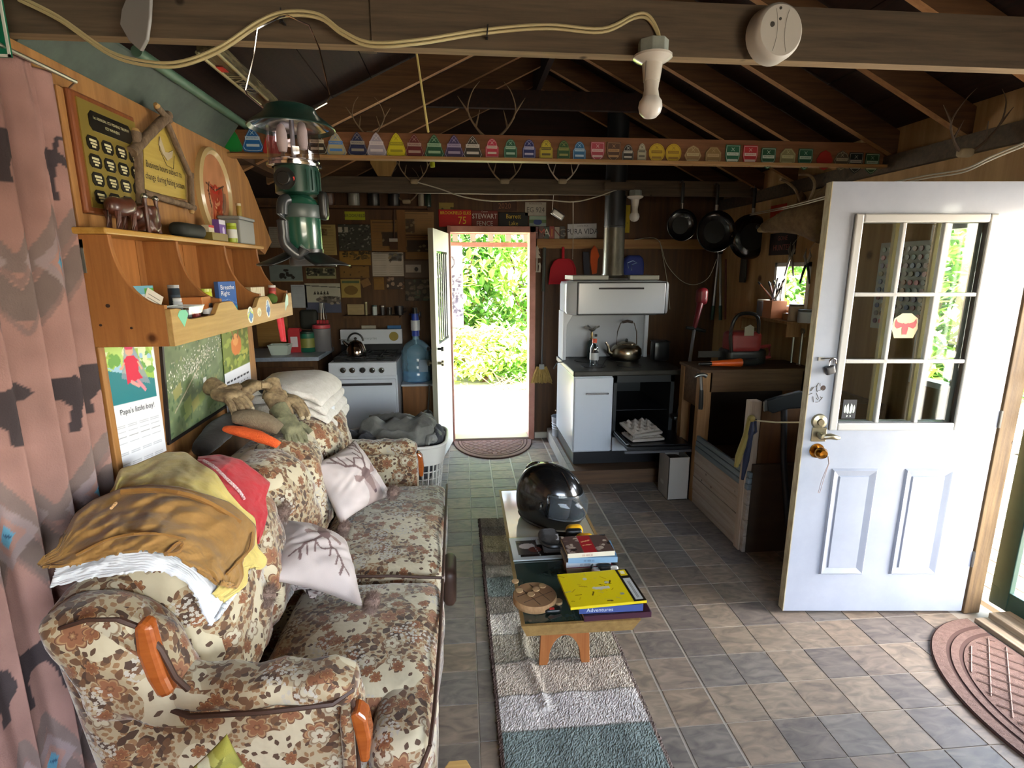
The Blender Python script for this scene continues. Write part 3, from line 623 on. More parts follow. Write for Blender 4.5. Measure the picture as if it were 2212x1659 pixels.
mb = MB().prism([(-.07, -.06), (.07, -.06), (.03, .02), (-.02, .02)], P(985, 1655, z=.30), (1, 0, 0), (0, 1, 0), (0, 0, -.02)); st_ = thing('wooden_stool', 'tan wooden corner of a stool at the bottom edge beside the rug', 'stool', (-.04, 1.25, 0))
part(st_, 'seat', mb, wood('tan_wood', 'b08a50', 'c9a468', 0, .5, 1), bev=.004)
q_ = P(985, 1655, z=.30)
for dx, dy in ((-.05, -.05), (.05, -.05), (0, .0)): part(st_, 'leg', MB().cyl((q_.x+dx, q_.y+dy, .14), .012, .28, 8), MATS['tan_wood'])

# ---------------------------------------------------------------- garments draped over the sofa back
RWn = np.array(RW); EYEn = np.array(EYE)
def heap(x, y):
    z = .945+.065*np.exp(-((y-1.78)/.42)**2); s = np.maximum(0, x+.85); z = z-4.4*s**2; e = np.maximum(0, 1.36-y); z = z-5*e**2; b_ = np.maximum(0, -1.12-x); return z-6*b_**2
def drape(px, off, gfn=heap, y0=1.05, y1=3.6):
    """pixel grid (.,.,2) -> points on the heap surface raised by off"""
    d = np.stack([px[..., 0]-CX, px[..., 1]-CY, np.full(px.shape[:2], FP)], -1) @ RWn.T; d = d/d[..., 1:2]
    t = np.linspace(y0, y1, 500)[None, None, :]; X = d[..., 0:1]*t; Y = t+0*X; Z = EYEn[2]+d[..., 2:3]*t
    gap = Z-gfn(X, Y)-off[..., None]; cr = (gap < 0); first = cr.argmax(-1); has = cr.any(-1); am = gap.argmin(-1); k = np.where(has, first, am)
    tt = t[0, 0][k]
    tt = np.minimum(tt, np.where(d[..., 0] < 0, -1.17/np.minimum(d[..., 0], -1e-6), 9))
    return d*tt[..., None]+EYEn
def cr_(pts, n):
    pts = np.array(pts, float); Lc = np.r_[0, np.cumsum(np.linalg.norm(np.diff(pts, axis=0), axis=1))]; s = np.linspace(0, Lc[-1], n); o = np.stack([np.interp(s, Lc, pts[:, i]) for i in (0, 1)], 1)
    k = np.array([1, 2, 1])/4; 
    for _ in range(2): o[1:-1] = o[:-2]*.25+o[1:-1]*.5+o[2:]*.25
    return o
def garment(name, label, cat, top, bot, off, m, nu=110, nv=50, wr=.010, fr=(9, 5), seed=1, gfn=heap, thick=.007, par=None, y1=3.6, fold=None, smooth=True, group=None):
    A_ = cr_(top, nu+1); B_ = cr_(bot, nu+1); v = np.linspace(0, 1, nv+1)[:, None, None]; px = A_[None]*(1-v)+B_[None]*v
    offs = np.array([[wr*(vn((i/nu*fr[0], j/nv*fr[1], 0), 1, seed)+.5*vn((i/nu*fr[0]*2.6+j/nv*2, j/nv*fr[1]*2.2, 3), 1, seed)+(.9*abs(vn((i/nu*fr[0]*1.3, j/nv*1.2+i/nu*2, 7), 1, seed)) if fold is None else 0)) for i in range(nu+1)] for j in range(nv+1)])
    p = drape(px, off+offs, gfn, y1=y1)
    for _ in range(2):
        dpt = p[..., 1].copy(); dpt[1:-1, 1:-1] = (dpt[:-2, 1:-1]+dpt[2:, 1:-1]+dpt[1:-1, :-2]+dpt[1:-1, 2:]+4*dpt[1:-1, 1:-1])/8; p = (p-EYEn)*(dpt/p[..., 1])[..., None]+EYEn
    mb = MB(); mb.add(p.reshape(-1, 3), [(j*(nu+1)+i, j*(nu+1)+i+1, (j+1)*(nu+1)+i+1, (j+1)*(nu+1)+i) for j in range(nv) for i in range(nu)])
    o = solo(name, mb, m, label, cat, group, smooth=2) if par is None else part(par, name, mb, m, 2)
    s = o.modifiers.new('thickness', 'SOLIDIFY'); s.thickness = thick; s.offset = -1 if o.data.polygons[len(o.data.polygons)//2].normal.y < 0 or True else 1
    return o, p
def cloth(name, c, c2, s=8, bump=.35, bsc=35, sheen=.15):
    m = mat(name, c, .85, c2=c2, sc_=(s, s, s), bump=bump, bsc=bsc); m.node_tree.nodes['Principled BSDF'].inputs['Sheen Weight'].default_value = sheen; return m
white_c = cloth('white_cotton', 'd3d6da', 'c2c6cc'); yel_c = cloth('yellow_cotton', 'cdb96e', 'b5a358'); bro_c = cloth('brown_canvas', '7f5c2a', '96703a', 7); red_c = cloth('red_cotton', 'b5232f', 'a31c28')
garment('white_shirt', 'white shirt lying lowest in the pile of clothes on the near sofa end', 'shirt',
        [(122, 1225), (180, 1195), (230, 1180), (300, 1170), (350, 1175), (400, 1190), (440, 1220), (480, 1250), (515, 1272), (487, 1304)],
        [(107, 1269), (154, 1257), (218, 1242), (302, 1232), (359, 1234), (401, 1254), (431, 1299), (451, 1350), (461, 1348), (485, 1306)], .012, white_c, seed=2, fr=(8, 2), wr=.012)
garment('red_shirt', 'red shirt with white piping spread on the sofa back beyond the yellow one', 'shirt',
        [(428, 986), (475, 981), (520, 992), (555, 1018), (585, 1043), (574, 1075), (579, 1110), (572, 1140), (560, 1172)],
        [(425, 1000), (440, 1020), (455, 1040), (470, 1060), (490, 1085), (505, 1110), (515, 1130), (525, 1150), (545, 1172)], .02, red_c, seed=4, nv=30, wr=.006)
o, p = garment('yellow_shirt', 'pale yellow shirt draped over the sofa back under the brown trousers', 'shirt',
        [(243, 1066), (250, 1035), (258, 1012), (297, 1002), (352, 977), (401, 975), (431, 999), (465, 1019), (495, 1064), (525, 1098), (552, 1118), (556, 1182), (580, 1208), (572, 1228), (537, 1222), (535, 1264), (487, 1298)],
        [(238, 1090), (262, 1085), (300, 1080), (350, 1078), (400, 1085), (430, 1090), (450, 1100), (470, 1120), (480, 1135), (490, 1150), (500, 1180), (505, 1200), (505, 1215), (500, 1230), (490, 1245), (470, 1270), (460, 1280)], .032, yel_c, seed=6, fr=(10, 4), wr=.008)
bt, p = garment('brown_trousers', 'tan brown canvas trousers spread on top of the pile of clothes', 'trousers',
        [(86, 1221), (105, 1195), (129, 1182), (145, 1140), (162, 1108), (201, 1079), (268, 1051), (327, 1046), (389, 1051), (451, 1069), (495, 1084), (520, 1103), (554, 1135), (550, 1182), (521, 1210), (528, 1244), (515, 1270), (478, 1258)],
        [(92, 1223), (110, 1223), (130, 1222), (150, 1222), (165, 1220), (200, 1212), (235, 1200), (270, 1190), (310, 1188), (345, 1193), (380, 1202), (405, 1215), (425, 1228), (440, 1237), (452, 1246), (460, 1252), (466, 1257), (472, 1260)], .05, bro_c, seed=11, fr=(6, 3.5), wr=.024, nu=150, nv=70)
# waistband, pocket flap and buckle of the trousers; white drawstring of the red shirt
def pxtube(mb, pts, off, r, n=6, gfn=heap, m=0, sub=12):
    q = cr_(pts, sub)[None]; w3 = drape(q, np.full(q.shape[:2], off), gfn)[0]; return mb.tube([tuple(a) for a in w3], r, n, m)
part(bt, 'waistband', pxtube(MB(), [(262, 1062), (330, 1056), (395, 1063), (455, 1085), (500, 1115), (518, 1128)], .074, .009, 6), cloth('brown_canvas_dark', '7d5520', '8f6428'))
for sm in ([(165, 1200), (240, 1160), (330, 1150), (400, 1165)], [(545, 1150), (540, 1190), (518, 1212), (490, 1240)]): part(bt, 'seam', pxtube(MB(), sm, .068, .004, 4), MATS['brown_canvas_dark'])
part(bt, 'belt_loop', pxtube(MB(), [(360, 1195), (385, 1170), (398, 1172), (385, 1195), (362, 1197)], .075, .006, 5), MATS['brown_canvas_dark'])
part(bt, 'drawstring', pxtube(MB(), [(240, 1098), (252, 1085), (246, 1092)], .07, .004, 5), mat('tan_cord', 'c9a070', .8))
rs = [o_ for o_ in bpy.data.objects if o_.name == 'red_shirt'][0]
part(rs, 'piping', pxtube(MB(), [(440, 995), (465, 1008), (490, 1035), (520, 1062), (528, 1078)], .03, .005, 6), mat('white_red_cord', 'e4dcdc', .8, c2='a04048', sc_=(200, 200, 200)))

# ---------------------------------------------------------------- towels, gloves, hats on the far half of the sofa back
tw = cloth('towel_white', 'c6c0b8', 'd6d2cb', 30, .5, 160)
tgrp = 'folded white towels stacked on the far end of the sofa back'
for i in range(4):
    q = MB().rbox((-.94+i*.008, 2.99-i*.02, .915+i*.047), (.25-.015*i, .25, .022), .02, 14, fn=lambda p, g, i=i: (p[0], p[1]+.01*sin(p[0]*30+i), p[2]-1.15*max(0, p[0]-.02)**2*(1.1)-.5*max(0, -p[0]-.1)**2+.012*vn((p[0]*7+i, p[1]*7, 0), 1.3, 5)+.03*(1-g[0]**2)))
    solo('towel', q, tw, ['lowest folded white towel in the stack on the far sofa back', 'second folded white towel from the bottom of the stack on the sofa back', 'third folded white towel from the bottom of the stack on the sofa back', 'topmost folded white towel in the stack on the far sofa back'][i], 'towel', tgrp, smooth=2)
mb = MB(); tri = [P(640, 868, y=2.75), P(724, 876, y=2.92), P(722, 898, y=2.88), P(680, 917, y=2.72), P(645, 893, y=2.70)]
sh = [(p_.x, p_.y, p_.z) for p_ in tri]; mb.add(sh+[(a-.012, b_, c-.004) for a, b_, c in sh], [(0, 1, 2, 3, 4), (9, 8, 7, 6, 5)]+[(i, i+5, (i+1) % 5+5, (i+1) % 5) for i in range(5)])
solo('white_cloth', mb, white_c, 'plain white cloth whose corner hangs down below the towel stack', 'cloth', bev=.003)
camo = mat('camo_fabric', '5b4a36', .85, c2='9a8664', sc_=(26, 26, 26), bump=.4, bsc=60); camo2 = mat('camo_green_fabric', '565641', .85, c2='7d7a5c', sc_=(22, 22, 22), bump=.4)
tipm = mat('glove_grip', 'a89a80', .7)
def glove(lbl, o, ang, tilt, m, cuff=1, spread=.33):
    t = thing('glove', lbl, 'glove', tuple(o), None); R_ = Matrix.Rotation(ang, 3, 'Z') @ Matrix.Rotation(tilt, 3, 'Y'); o = Vector(o)
    W = lambda a, b_, c: tuple(o+R_@Vector((a, b_, c)))
    part(t, 'palm', MB().rbox(o, (.055, .05, .024), .022, 8, R=R_, fn=lambda p, g: (p[0]-.02, p[1]*(1-.12*g[0]), p[2]+.006*sin(p[0]*60))), m, 2)
    part(t, 'cuff', MB().tube([W(-.06, 0, 0), W(-.09, 0, .0), W(-.125, 0, -.005)], [.035, .037, .042], 12), m, 1)
    for i, (y, L_, a) in enumerate(((-.036, .06, -.25), (-.013, .078, -.08), (.012, .072, .1), (.034, .055, .28))):
        pts = [W(.02+s*L_*cos(a*spread*2), y+s*L_*sin(a*spread*2), .004-.034*s*s) for s in (0, .45, .8, 1)]
        f = part(t, 'finger', MB().tube(pts, [.0155, .0155, .0145, .0125], 8), m, 1); part(f, 'fingertip', MB().ball(pts[-1], .0135, 8), tipm, 1)
    part(t, 'thumb', MB().tube([W(-.02, .045, .0), W(.005, .07, -.004), W(.035, .083, -.01)], [.017, .016, .014], 8), m, 1)
    return t
def at(u, v, y): return P(u, v, y=y)
glove('camouflage glove with pale fingertips at the left of the glove pile', at(500, 858, 2.36), -.5, .35, camo)
glove('camouflage glove lying across the top middle of the glove pile', at(545, 835, 2.5), .9, -.1, camo)
glove('tan camouflage glove with its fingers hanging down beside the towels', at(603, 876, 2.50), -.9, .9, camo)
glove('tan camouflage glove pointing right towards the white towels', at(630, 868, 2.56), .0, .5, camo)
glove('olive green camouflage glove at the bottom right of the glove pile', at(630, 928, 2.42), -.7, .8, camo2)
def fabric_roll(name, label, cat, a, b_, r, m, sag=.02, flat_=.6):
    a, b_ = Vector(a), Vector(b_); n = 14; mb = MB(); pts = []; rs = []
    for i in range(n+1):
        u = i/n; p_ = a.lerp(b_, u); p_.z += sag*sin(PI*u); pts.append(p_); rs.append(r*(.25+.75*sin(PI*min(1, max(0, u*.94+.03)))**.35))
    k = len(mb.v); mb.tube(pts, rs, 14); 
    for i in range(k, len(mb.v)):
        q = Vector(mb.v[i]); c = pts[min(n, (i-k)//14)]; mb.v[i] = (q.x+.006*vn(q, 22, 1), q.y+.006*vn(q, 25, 2), c.z+(q.z-c.z)*flat_)
    return solo(name, mb, m, label, cat, smooth=2)
kn = mat('taupe_fleece', '675a48', .95, c2='786a55', sc_=(90, 90, 90), bump=.5, bsc=200)
fabric_roll('winter_hat', 'taupe fleece hat lying flat below the camouflage gloves', 'hat', at(503, 902, 2.26), at(604, 928, 2.30), .046, kn, .02, .8)
fabric_roll('knit_cap', 'bright orange knit cap lying under the taupe fleece hat', 'hat', at(487, 926, 2.24), at(602, 962, 2.20), .030, mat('orange_knit', 'd9501c', .85, c2='e8672a', sc_=(40, 200, 200), bump=.6, bsc=180), .012, .7)
fabric_roll('cap', 'dark navy cap half hidden behind the camouflage gloves', 'hat', at(560, 845, 2.62), at(607, 838, 2.66), .04, cloth('navy_cloth', '23242e', '2c2e3a'), .01, .6)
fabric_roll('jacket', 'dark rolled jacket tucked behind the gloves against the wall', 'jacket', (-1.1, 2.25, .93), (-1.08, 2.65, .97), .06, cloth('black_cloth', '1a1715', '24201c'), .02, .8)

# ---------------------------------------------------------------- curtain
def bear(cv, x, y, s, fl=1, c='3e3638'):
    cv.poly([(x+a*s*fl, y+b*s) for a, b in ((-.5, .1), (-.42, .3), (-.2, .38), (.1, .36), (.3, .42), (.46, .34), (.56, .2), (.5, .14), (.4, .12), (.38, -.1), (.40, -.34), (.26, -.34), (.24, -.12), (.1, -.02), (-.12, -.02), (-.2, -.14), (-.18, -.34), (-.34, -.34), (-.36, -.12), (-.46, -.02))], c)
def moose(cv, x, y, s, fl=1, c='3a3235'):
    cv.poly([(x+a*s*fl, y+b*s) for a, b in ((-.42, .2), (-.3, .3), (0, .26), (.22, .34), (.34, .3), (.5, .16), (.52, .06), (.4, .08), (.32, .14), (.28, .02), (.26, -.2), (.28, -.46), (.2, -.46), (.16, -.2), (.08, 0), (-.16, 0), (-.22, -.12), (-.18, -.46), (-.27, -.46), (-.32, -.16), (-.4, 0))], c)
    cv.line([(x+.3*s*fl, y+.32*s), (x+.34*s*fl, y+.5*s), (x+.5*s*fl, y+.52*s)], .06*s, c)
W_, H_ = 1.9, 2.2
cv = Cv(W_, H_, 420, 440, '917069'); cv.mottle(.12, 14).mottle(.08, 40)
for band, y0 in ((0, .25), (1, .93), (2, 1.62)):
    for dy, wd, c in ((0, .05, '5f5653'), (.07, .012, '77625e'), (-.06, .010, '77625e'), (.115, .03, '6d615e')):
        n_ = 23; cv.line([(i*W_/n_, y0+dy+(.08 if i % 2 else -.08)) for i in range(n_+1)], wd, c, .85)
    for i in range(11):
        x = (i+.5)*2*W_/23; cv.poly([(x-.07, y0+.05), (x, y0+.145), (x+.07, y0+.05), (x, y0-.045)], '8a7c7e', .8); cv.poly([(x-.045, y0+.05), (x, y0+.11), (x+.045, y0+.05), (x, y0-.01)], '94736b')
        cv.poly([(x-.025, y0+.05), (x, y0+.085), (x+.025, y0+.05), (x, y0+.015)], '4f93b0', .9); cv.line([(x-.01, y0+.06), (x+.012, y0+.045)], .006, '2c4a66')
for i in range(7):
    x = .14+i*.28
    (bear if i % 2 else moose)(cv, x, .60, .22, 1 if i % 3 else -1); (moose if i % 2 else bear)(cv, x+.1, 1.28, .22, -1 if i % 2 else 1); (bear if i % 2 else moose)(cv, x, 1.93, .18)
cv.mottle(.1, 60)
def curt(U, V):
    s = U/W_; y = .62+s*1.14; ph = 2*PI*U/.21+.4*np.sin(U*3.1); am = .02+.009*np.sin(U*5)-.012*(V > 2.05)*(V-2.05)/.15
    x = -1.158+am*np.sin(ph)+.008*np.sin(ph*2.1+V*1.5); y = y+.012*np.sin(ph+1.2)-.05*(1-V/H_)*s+.03
    return np.stack([x, y, V+.02], -1)
ct = thing('curtain', 'pink curtain printed with dark bears, moose and grey zigzags hanging at far left', 'curtain', (-1.1, 1.2, .02))
psheet(cv, curt, 'drape', paintmat('print_curtain', .9, bump=.2, bsc=220), ct, thick=.004)
part(ct, 'curtain_rod', MB().tube([(-1.13, .5, 2.215), (-1.13, 1.86, 2.215)], .006, 8).tube([(-1.13, 1.86, 2.215), (-1.2, 1.92, 2.205)], .003, 6), mat('wire_steel', 'b8b4a8', .3, .9))

# ================================================================ LEFT WALL
LX = -1.2
Lw = lambda y, z, o=.003: (LX+o, y, z)
pine = wood('shelf_pine', '8c5a30', 'a8713f', 2, .5, .7, knots=5); pine_y = wood('shelf_front_pine', 'a88650', 'c2a066', 1, .5, .8, knots=6)
pm = paintmat('print_paper', .55); pmg = paintmat('print_gloss', .25, spec=.5)
sh = thing('wall_shelf', 'pine wall shelf with scalloped front board and curved dividers above the calendars', 'shelf', (-1.06, 2.4, 1.42))
Y0, Y1, ZB, ZT, XF = 1.80, 3.03, 1.43, 1.795, -.935
def divider(y):
    pr = [(LX, ZB), (XF, ZB), (XF, ZB+.13)]
    for i in range(13):
        a = i/12*PI/2; pr.append((XF+.0-(XF-.02+1.09)*sin(a), ZT-.02-(ZT-.02-ZB-.13)*cos(a)**1.0))
    pr += [(LX, ZT-.02)]; return MB().prism(pr, (0, y, 0), (1, 0, 0), (0, 0, 1), (0, .018, 0))
part(sh, 'side_panel', divider(Y0), pine, bev=.002)
for y in (2.20, 2.62): part(sh, 'divider', divider(y), pine, bev=.002)
part(sh, 'side_panel', divider(Y1-.018), pine, bev=.002)
part(sh, 'top_board', MB().box((LX, Y0-.02, ZT-.02), (-1.062, 3.11, ZT)), wood('shelf_top', 'ac8038', 'c49a50', 1, .35, 1), bev=.005)
part(sh, 'bottom_board', MB().box((LX, Y0+.018, ZB+.005), (XF-.0, Y1-.018, ZB+.023)), pine); part(sh, 'inner_floor', MB().box((LX+.01, Y0+.018, 1.478), (XF-.002, Y1-.018, 1.494)), pine)
for i in range(7): part(sh, 'back_slat', MB().box((LX+.002, Y0+.018+i*.17, ZB+.023), (LX+.010, Y0+.018+i*.17+.166, ZT-.02)), pine)
fr = [(Y0, ZB)]; nb = 60
def scal(s):
    s = (s*3) % 1.0; return .118 if s < .14 or s > .86 else .118-.042*min(1, (min(s-.14, .86-s))/.12)
fr += [(Y1, ZB)]+[(Y1-(Y1-Y0)*i/nb, ZB+scal(1-i/nb)) for i in range(nb+1)]
fp = part(sh, 'front_board', MB().prism(fr, (XF, 0, 0), (0, 1, 0), (0, 0, 1), (.019, 0, 0)), pine_y, bev=.002)
def sticker(y, z, ry, rz, cs, kind=0):
    cv = Cv(2*ry, 2*rz, 26, 26, 'e6e6da'); 
    if kind == 0: cv.ell(ry, rz, ry*.85, rz*.85, cs[0]); cv.poly([(0, rz*.5), (ry, rz*1.5), (2*ry, rz*.9), (2*ry, rz*1.3), (ry, rz*1.8), (0, rz)], cs[1])
    def f(U, V):
        u = U/ry-1; v = V/rz-1; r = np.maximum(np.abs(u), np.abs(v))+1e-9; q = np.sqrt(u*u+v*v)+1e-9; return np.stack([XF+.0195+0*U, y+u/q*r*ry, z+v/q*r*rz], -1)
    psheet(cv, f, 'sticker', pm, sh, thick=.0006)
sticker(2.44, 1.478, .032, .036, ('5f86b4', 'c9d67a')); sticker(2.545, 1.482, .024, .02, ('c9c39c', 'efeccb')); sticker(2.66, 1.49, .028, .042, ('4d6fa8', 'b0c4d8'))
part(sh, 'diamond_sticker', MB().prism([(1.835, 1.525), (1.85, 1.54), (1.89, 1.54), (1.905, 1.525), (1.87, 1.485)], (XF+.0195, 0, 0), (0, 1, 0), (0, 0, 1), (.0006, 0, 0)), mat('mint_print', '6fc0a0', .4))
part(sh, 'leaf_sticker', MB().prism([(2.93, 1.53), (2.95, 1.55), (2.97, 1.53), (2.96, 1.49), (2.93, 1.48), (2.91, 1.46), (2.91, 1.5)], (XF+.0195, 0, 0), (0, 1, 0), (0, 0, 1), (.0006, 0, 0)), mat('pale_mint_print', 'b4d8c8', .4))
part(sh, 'bracket', MB().box((-1.195, Y0-.003, 1.735), (-1.145, Y0, 1.76)).box((-1.165, Y0-.003, 1.66), (-1.145, Y0, 1.76)), mat('zinc', 'a4a49c', .4, .8))
part(sh, 'knot', MB().cyl((-1.1, Y0-.001, 1.56), .006, .003, 10, ax=1).cyl((-1.04, Y0-.001, 1.49), .004, .003, 8, ax=1).cyl((-1.13, Y0-.001, 1.50), .004, .003, 8, ax=1), mat('knot_dark', '2e180c', .7))
# things standing in the shelf
zb = 1.495
def bx(lbl, name, cat, y, x, dy, dx, h, c, z=zb, rot=0, paint=None, group=None, txt=None, tc=None):
    R_ = Matrix.Rotation(rot, 3, 'Z'); t = thing(name, lbl, cat, (x, y, z), group)
    part(t, 'carton', MB().cbox((x, y, z+h/2), (dx, dy, h), R_), mat('card_'+c, c, .5), bev=.001)
    if paint or txt:
        fc = Vector((x, y, z+h/2))+R_@Vector((dx/2+.0006, 0, 0)); yd = R_@Vector((0, 1, 0)); cv = Cv(dy, h, 40, 40, c)
        if paint: paint(cv)
        o_ = fc-yd*dy/2-Vector((0, 0, h/2)); psheet(cv, flat(o_, yd, (0, 0, 1)), 'printed_face', pm, t, thick=.0005)
        if txt:
            mb = MB()
            for i, (s, sz, vv) in enumerate(txt): mb.text(s, sz, fc+Vector((.0008, 0, 0))+yd*(-dy*.42)+Vector((0, 0, (vv-.5)*h)), yd, (0, 0, 1), align='LEFT')
            part(t, 'lettering', mb, mat('print_'+(tc or 'ffffff'), tc or 'f2f2f2', .5), fix=False)
    return t
def jar(lbl, name, cat, y, x, r, h, c, z=zb, lid=None, glassy=False, band=None, group=None, lidh=.012, n=20, m=None):
    t = thing(name, lbl, cat, (x, y, z), group)
    part(t, 'body', MB().lathe([(.0001, 0), (r*.96, 0), (r, .004), (r, h-lidh-.004), (r*.9, h-lidh), (.0001, h-lidh)], (x, y, z), n), m or (glass('tinted_'+c, c) if glassy else mat('plastic_'+c, c, .35)), 1)
    if lid: part(t, 'lid', MB().lathe([(.0001, 0), (r*.98, 0), (r*.98, lidh), (.0001, lidh)], (x, y, z+h-lidh), n), mat('plastic_'+lid, lid, .35), 1)
    if band: part(t, 'label_band', MB().lathe([(r*1.01, h*.22), (r*1.01, h*.68)], (x, y, z), n), mat('plastic_'+band, band, .5), 1)
    return t
bx('blue nasal strip box standing in the middle of the pine wall shelf', 'carton_box', 'box', 2.465, -1.02, .11, .02, .125, '3d62a0', rot=-.25, paint=lambda c: (c.rect(0, 0, .11, .02, '35a0b0'), c.line([(0, .03), (.05, .05), (.11, .03)], .002, '6e8fc4')), txt=(('Breathe', .028, .80), ('Right', .027, .60), ('____ __', .012, .42), ('__ _____', .012, .33)))
bx('narrow wooden box lying in the middle section of the wall shelf', 'wooden_box', 'box', 2.12, -.985, .11, .07, .045, 'a8642c', z=zb+.032, rot=.15)
bx('blue and white packet leaning at the back of the first shelf section', 'medicine_packet', 'packet', 1.98, -1.12, .16, .015, .10, '6fa8b8', z=zb+.02, rot=-.2, paint=lambda c: (c.rect(0, 0, .16, .07, 'd4dde0'), c.rect(.12, .05, .16, .09, '58a03c'), c.rect(.13, .0, .16, .05, '3a86c8'), c.rect(.02, .02, .05, .06, '6a5aa0')))
t = thing('price_card', 'pale printed card tilted in front of the packets on the shelf', 'card', (-1.05, 1.94, zb)); cv = Cv(.07, .085, 40, 40, 'c9c2b4')
for i, ln in enumerate((.05, .056, .04, .052, .03)): cv.line([(.01, .065-i*.012), (.01+ln, .065-i*.012)], .0022, '45403a')
psheet(cv, flat((-1.055, 1.89, zb+.045), (.25, .80, -.5), (.1, .48, .85), .0), 'card_face', pm, t, thick=.001)
part(t, 'card_base', MB().box((-1.075, 1.90, zb), (-1.035, 1.98, zb+.045)), mat('card_c9c2b4', 'c9c2b4', .6))
mb = MB(); y, x = 2.0, -.975
ring = lambda h, s: [(x-.045*s, y-.055*s, zb+h), (x+.045*s, y-.055*s, zb+h), (x+.045*s, y+.055*s, zb+h), (x-.045*s, y+.055*s, zb+h)]
mb.add(ring(0, .75)+ring(.05, 1), [(3, 2, 1, 0)]+[(i, (i+1) % 4, (i+1) % 4+4, i+4) for i in range(4)])
t = thing('plastic_tub', 'clear open plastic tub with clutter at the front of the first shelf section', 'tub', (x, y, zb)); part(t, 'tub', mb, glass('clear_plastic', 'e8efef', .05, .6)); part(t, 'rim', MB().tube(ring(.05, 1)+ring(.05, 1)[:1], .0025, 6), mat('clear_rim', 'd8dede', .2))
jar('small red bottle standing beside the clear tub on the shelf', 'red_bottle', 'bottle', 2.055, -.96, .014, .055, 'b01c30')
jar('white lidded jar standing in front of the narrow wooden box', 'white_jar', 'jar', 2.085, -1.02, .028, .075, 'd4dae4', lid='e8ecf2')
jar('small glass bottle with black cap behind the front board of the shelf', 'glass_bottle', 'bottle', 2.16, -.965, .018, .05, 'cfd8d8', lid='1c1c20', glassy=True, band='dfe4e8')
jar('yellow green pill bottle with white label on the middle divider of the shelf', 'pill_bottle', 'bottle', 2.30, -1.03, .024, .10, 'b7bf34', lid='a8b23c', band='e4e6d0', z=zb+.0)
jar('small white pill bottle left of the yellow green pill bottle', 'pill_bottle', 'bottle', 2.235, -1.06, .018, .085, 'cfd4de', lid='8a8fa0')
jar('cobalt blue bottle standing behind the blue nasal strip box', 'blue_bottle', 'bottle', 2.37, -1.07, .018, .07, '2438b0', lid='2438b0')
bx('white strip of small cartons leaning in the third shelf section', 'small_cartons', 'box', 2.83, -1.03, .12, .03, .09, 'b9ab88', rot=-.2, paint=lambda c: [c.rect(.008+i*.011, .02, .014+i*.011, .09, 'e4dcc4') for i in range(10)])
jar('red and silver spray can near the far end of the wall shelf', 'spray_can', 'can', 2.96, -.99, .018, .095, '8c3434', lid='c8c4bc', band='b8463c')
solo('tennis_ball', MB().ball((-.975, 2.90, zb+.028), .028, 12), mat('green_felt', '4f6a2c', .9), 'dark green ball lying at the far end of the wall shelf', 'ball', smooth=2)
mb = MB()
for i in range(7): a = i*.9; mb.tube([(-1.0+.03*cos(a), 2.70+.05*sin(a*1.7), zb+.006+.004*i), (-.98+.02*sin(a), 2.74+.03*cos(a), zb+.02+.004*i), (-1.02+.03*sin(a*2), 2.66, zb+.008+.003*i)], .006, 6)
solo('cable', mb, mat('black_rubber', '141416', .5), 'tangle of short black cables in the third shelf section', 'cable')
jar('white cream tube standing cap down in the near corner of the shelf', 'cream_tube', 'tube', 1.865, -1.14, .022, .13, 'dfe0e4', lid='b8bcc4', z=zb)
# red cloth hanging below the far end of the shelf
mb = MB().grid(lambda u, v: (-.96+.012*sin(u*7)+.004*v, 2.90+.085*u*(1-.25*v)+.02*v, 1.43-.13*v+.01*sin(u*5)), 10, 8)
o = solo('red_cloth', mb, cloth('coral_cloth', 'c8323c', 'b02430'), 'small coral red cloth hanging under the far end of the wall shelf', 'cloth', smooth=2); o.modifiers.new('s', 'SOLIDIFY').thickness = .006

# on top of the shelf
zt = ZT+.001
def lump(mb, c, r, sq=(1, 1, 1), n=10): return mb.ball(c, r, n, 0, sq)
bz_ = mat('carved_dark_wood', '3c2018', .4, c2='5c3020', sc_=(30, 30, 30), coat=.3)
t = thing('animal_figurine', 'dark carved buffalo figurine standing at the near end of the shelf top', 'figurine', (-1.12, 1.97, zt))
y, x = 1.97, -1.12
part(t, 'body', MB().rbox((x, y, zt+.075), (.028, .062, .03), .028, 10, fn=lambda p, g: (p[0]*(1+.15*g[1]), p[1], p[2]+.012*max(0, g[1]))), bz_, 2)
part(t, 'head', MB().rbox((x, y+.085, zt+.065), (.02, .025, .024), .02, 8), bz_, 2)
for a, b in ((-.015, -.045), (.015, -.045), (-.015, .04), (.015, .04)): part(t, 'leg', MB().tube([(x+a, y+b, zt+.06), (x+a, y+b+.004, zt+.03), (x+a, y+b, zt)], [.012, .008, .009], 8), bz_, 1)
for s in (-1, 1): part(t, 'horn', MB().tube([(x+s*.012, y+.085, zt+.085), (x+s*.026, y+.09, zt+.09), (x+s*.024, y+.09, zt+.108)], [.005, .004, .0015], 6), bz_, 1)
part(t, 'tail', MB().tube([(x, y-.06, zt+.08), (x, y-.07, zt+.06), (x, y-.066, zt+.03)], .003, 5), bz_, 1)
t = thing('wooden_carving', 'dark red carved wooden ornament with posts beside the buffalo figurine', 'ornament', (-1.13, 2.12, zt)); y, x = 2.12, -1.12
part(t, 'carving', MB().rbox((x, y, zt+.05), (.03, .035, .05), .02, 12, fn=lambda p, g: (p[0]+.012*vn(p, 30, 2), p[1]+.014*vn(p, 34, 3), p[2]+.008*vn(p, 30, 5))), bz_, 2)
for dy in (-.035, .035):
    part(t, 'post', MB().lathe([(.001, 0), (.009, 0), (.006, .03), (.009, .06), (.006, .1), (.008, .12)], (x+.02, y+dy, zt), 10), bz_, 1); part(t, 'knob', MB().ball((x+.02, y+dy, zt+.125), .011, 10), mat('silver_knob', 'a8a89c', .25, .9), 1)
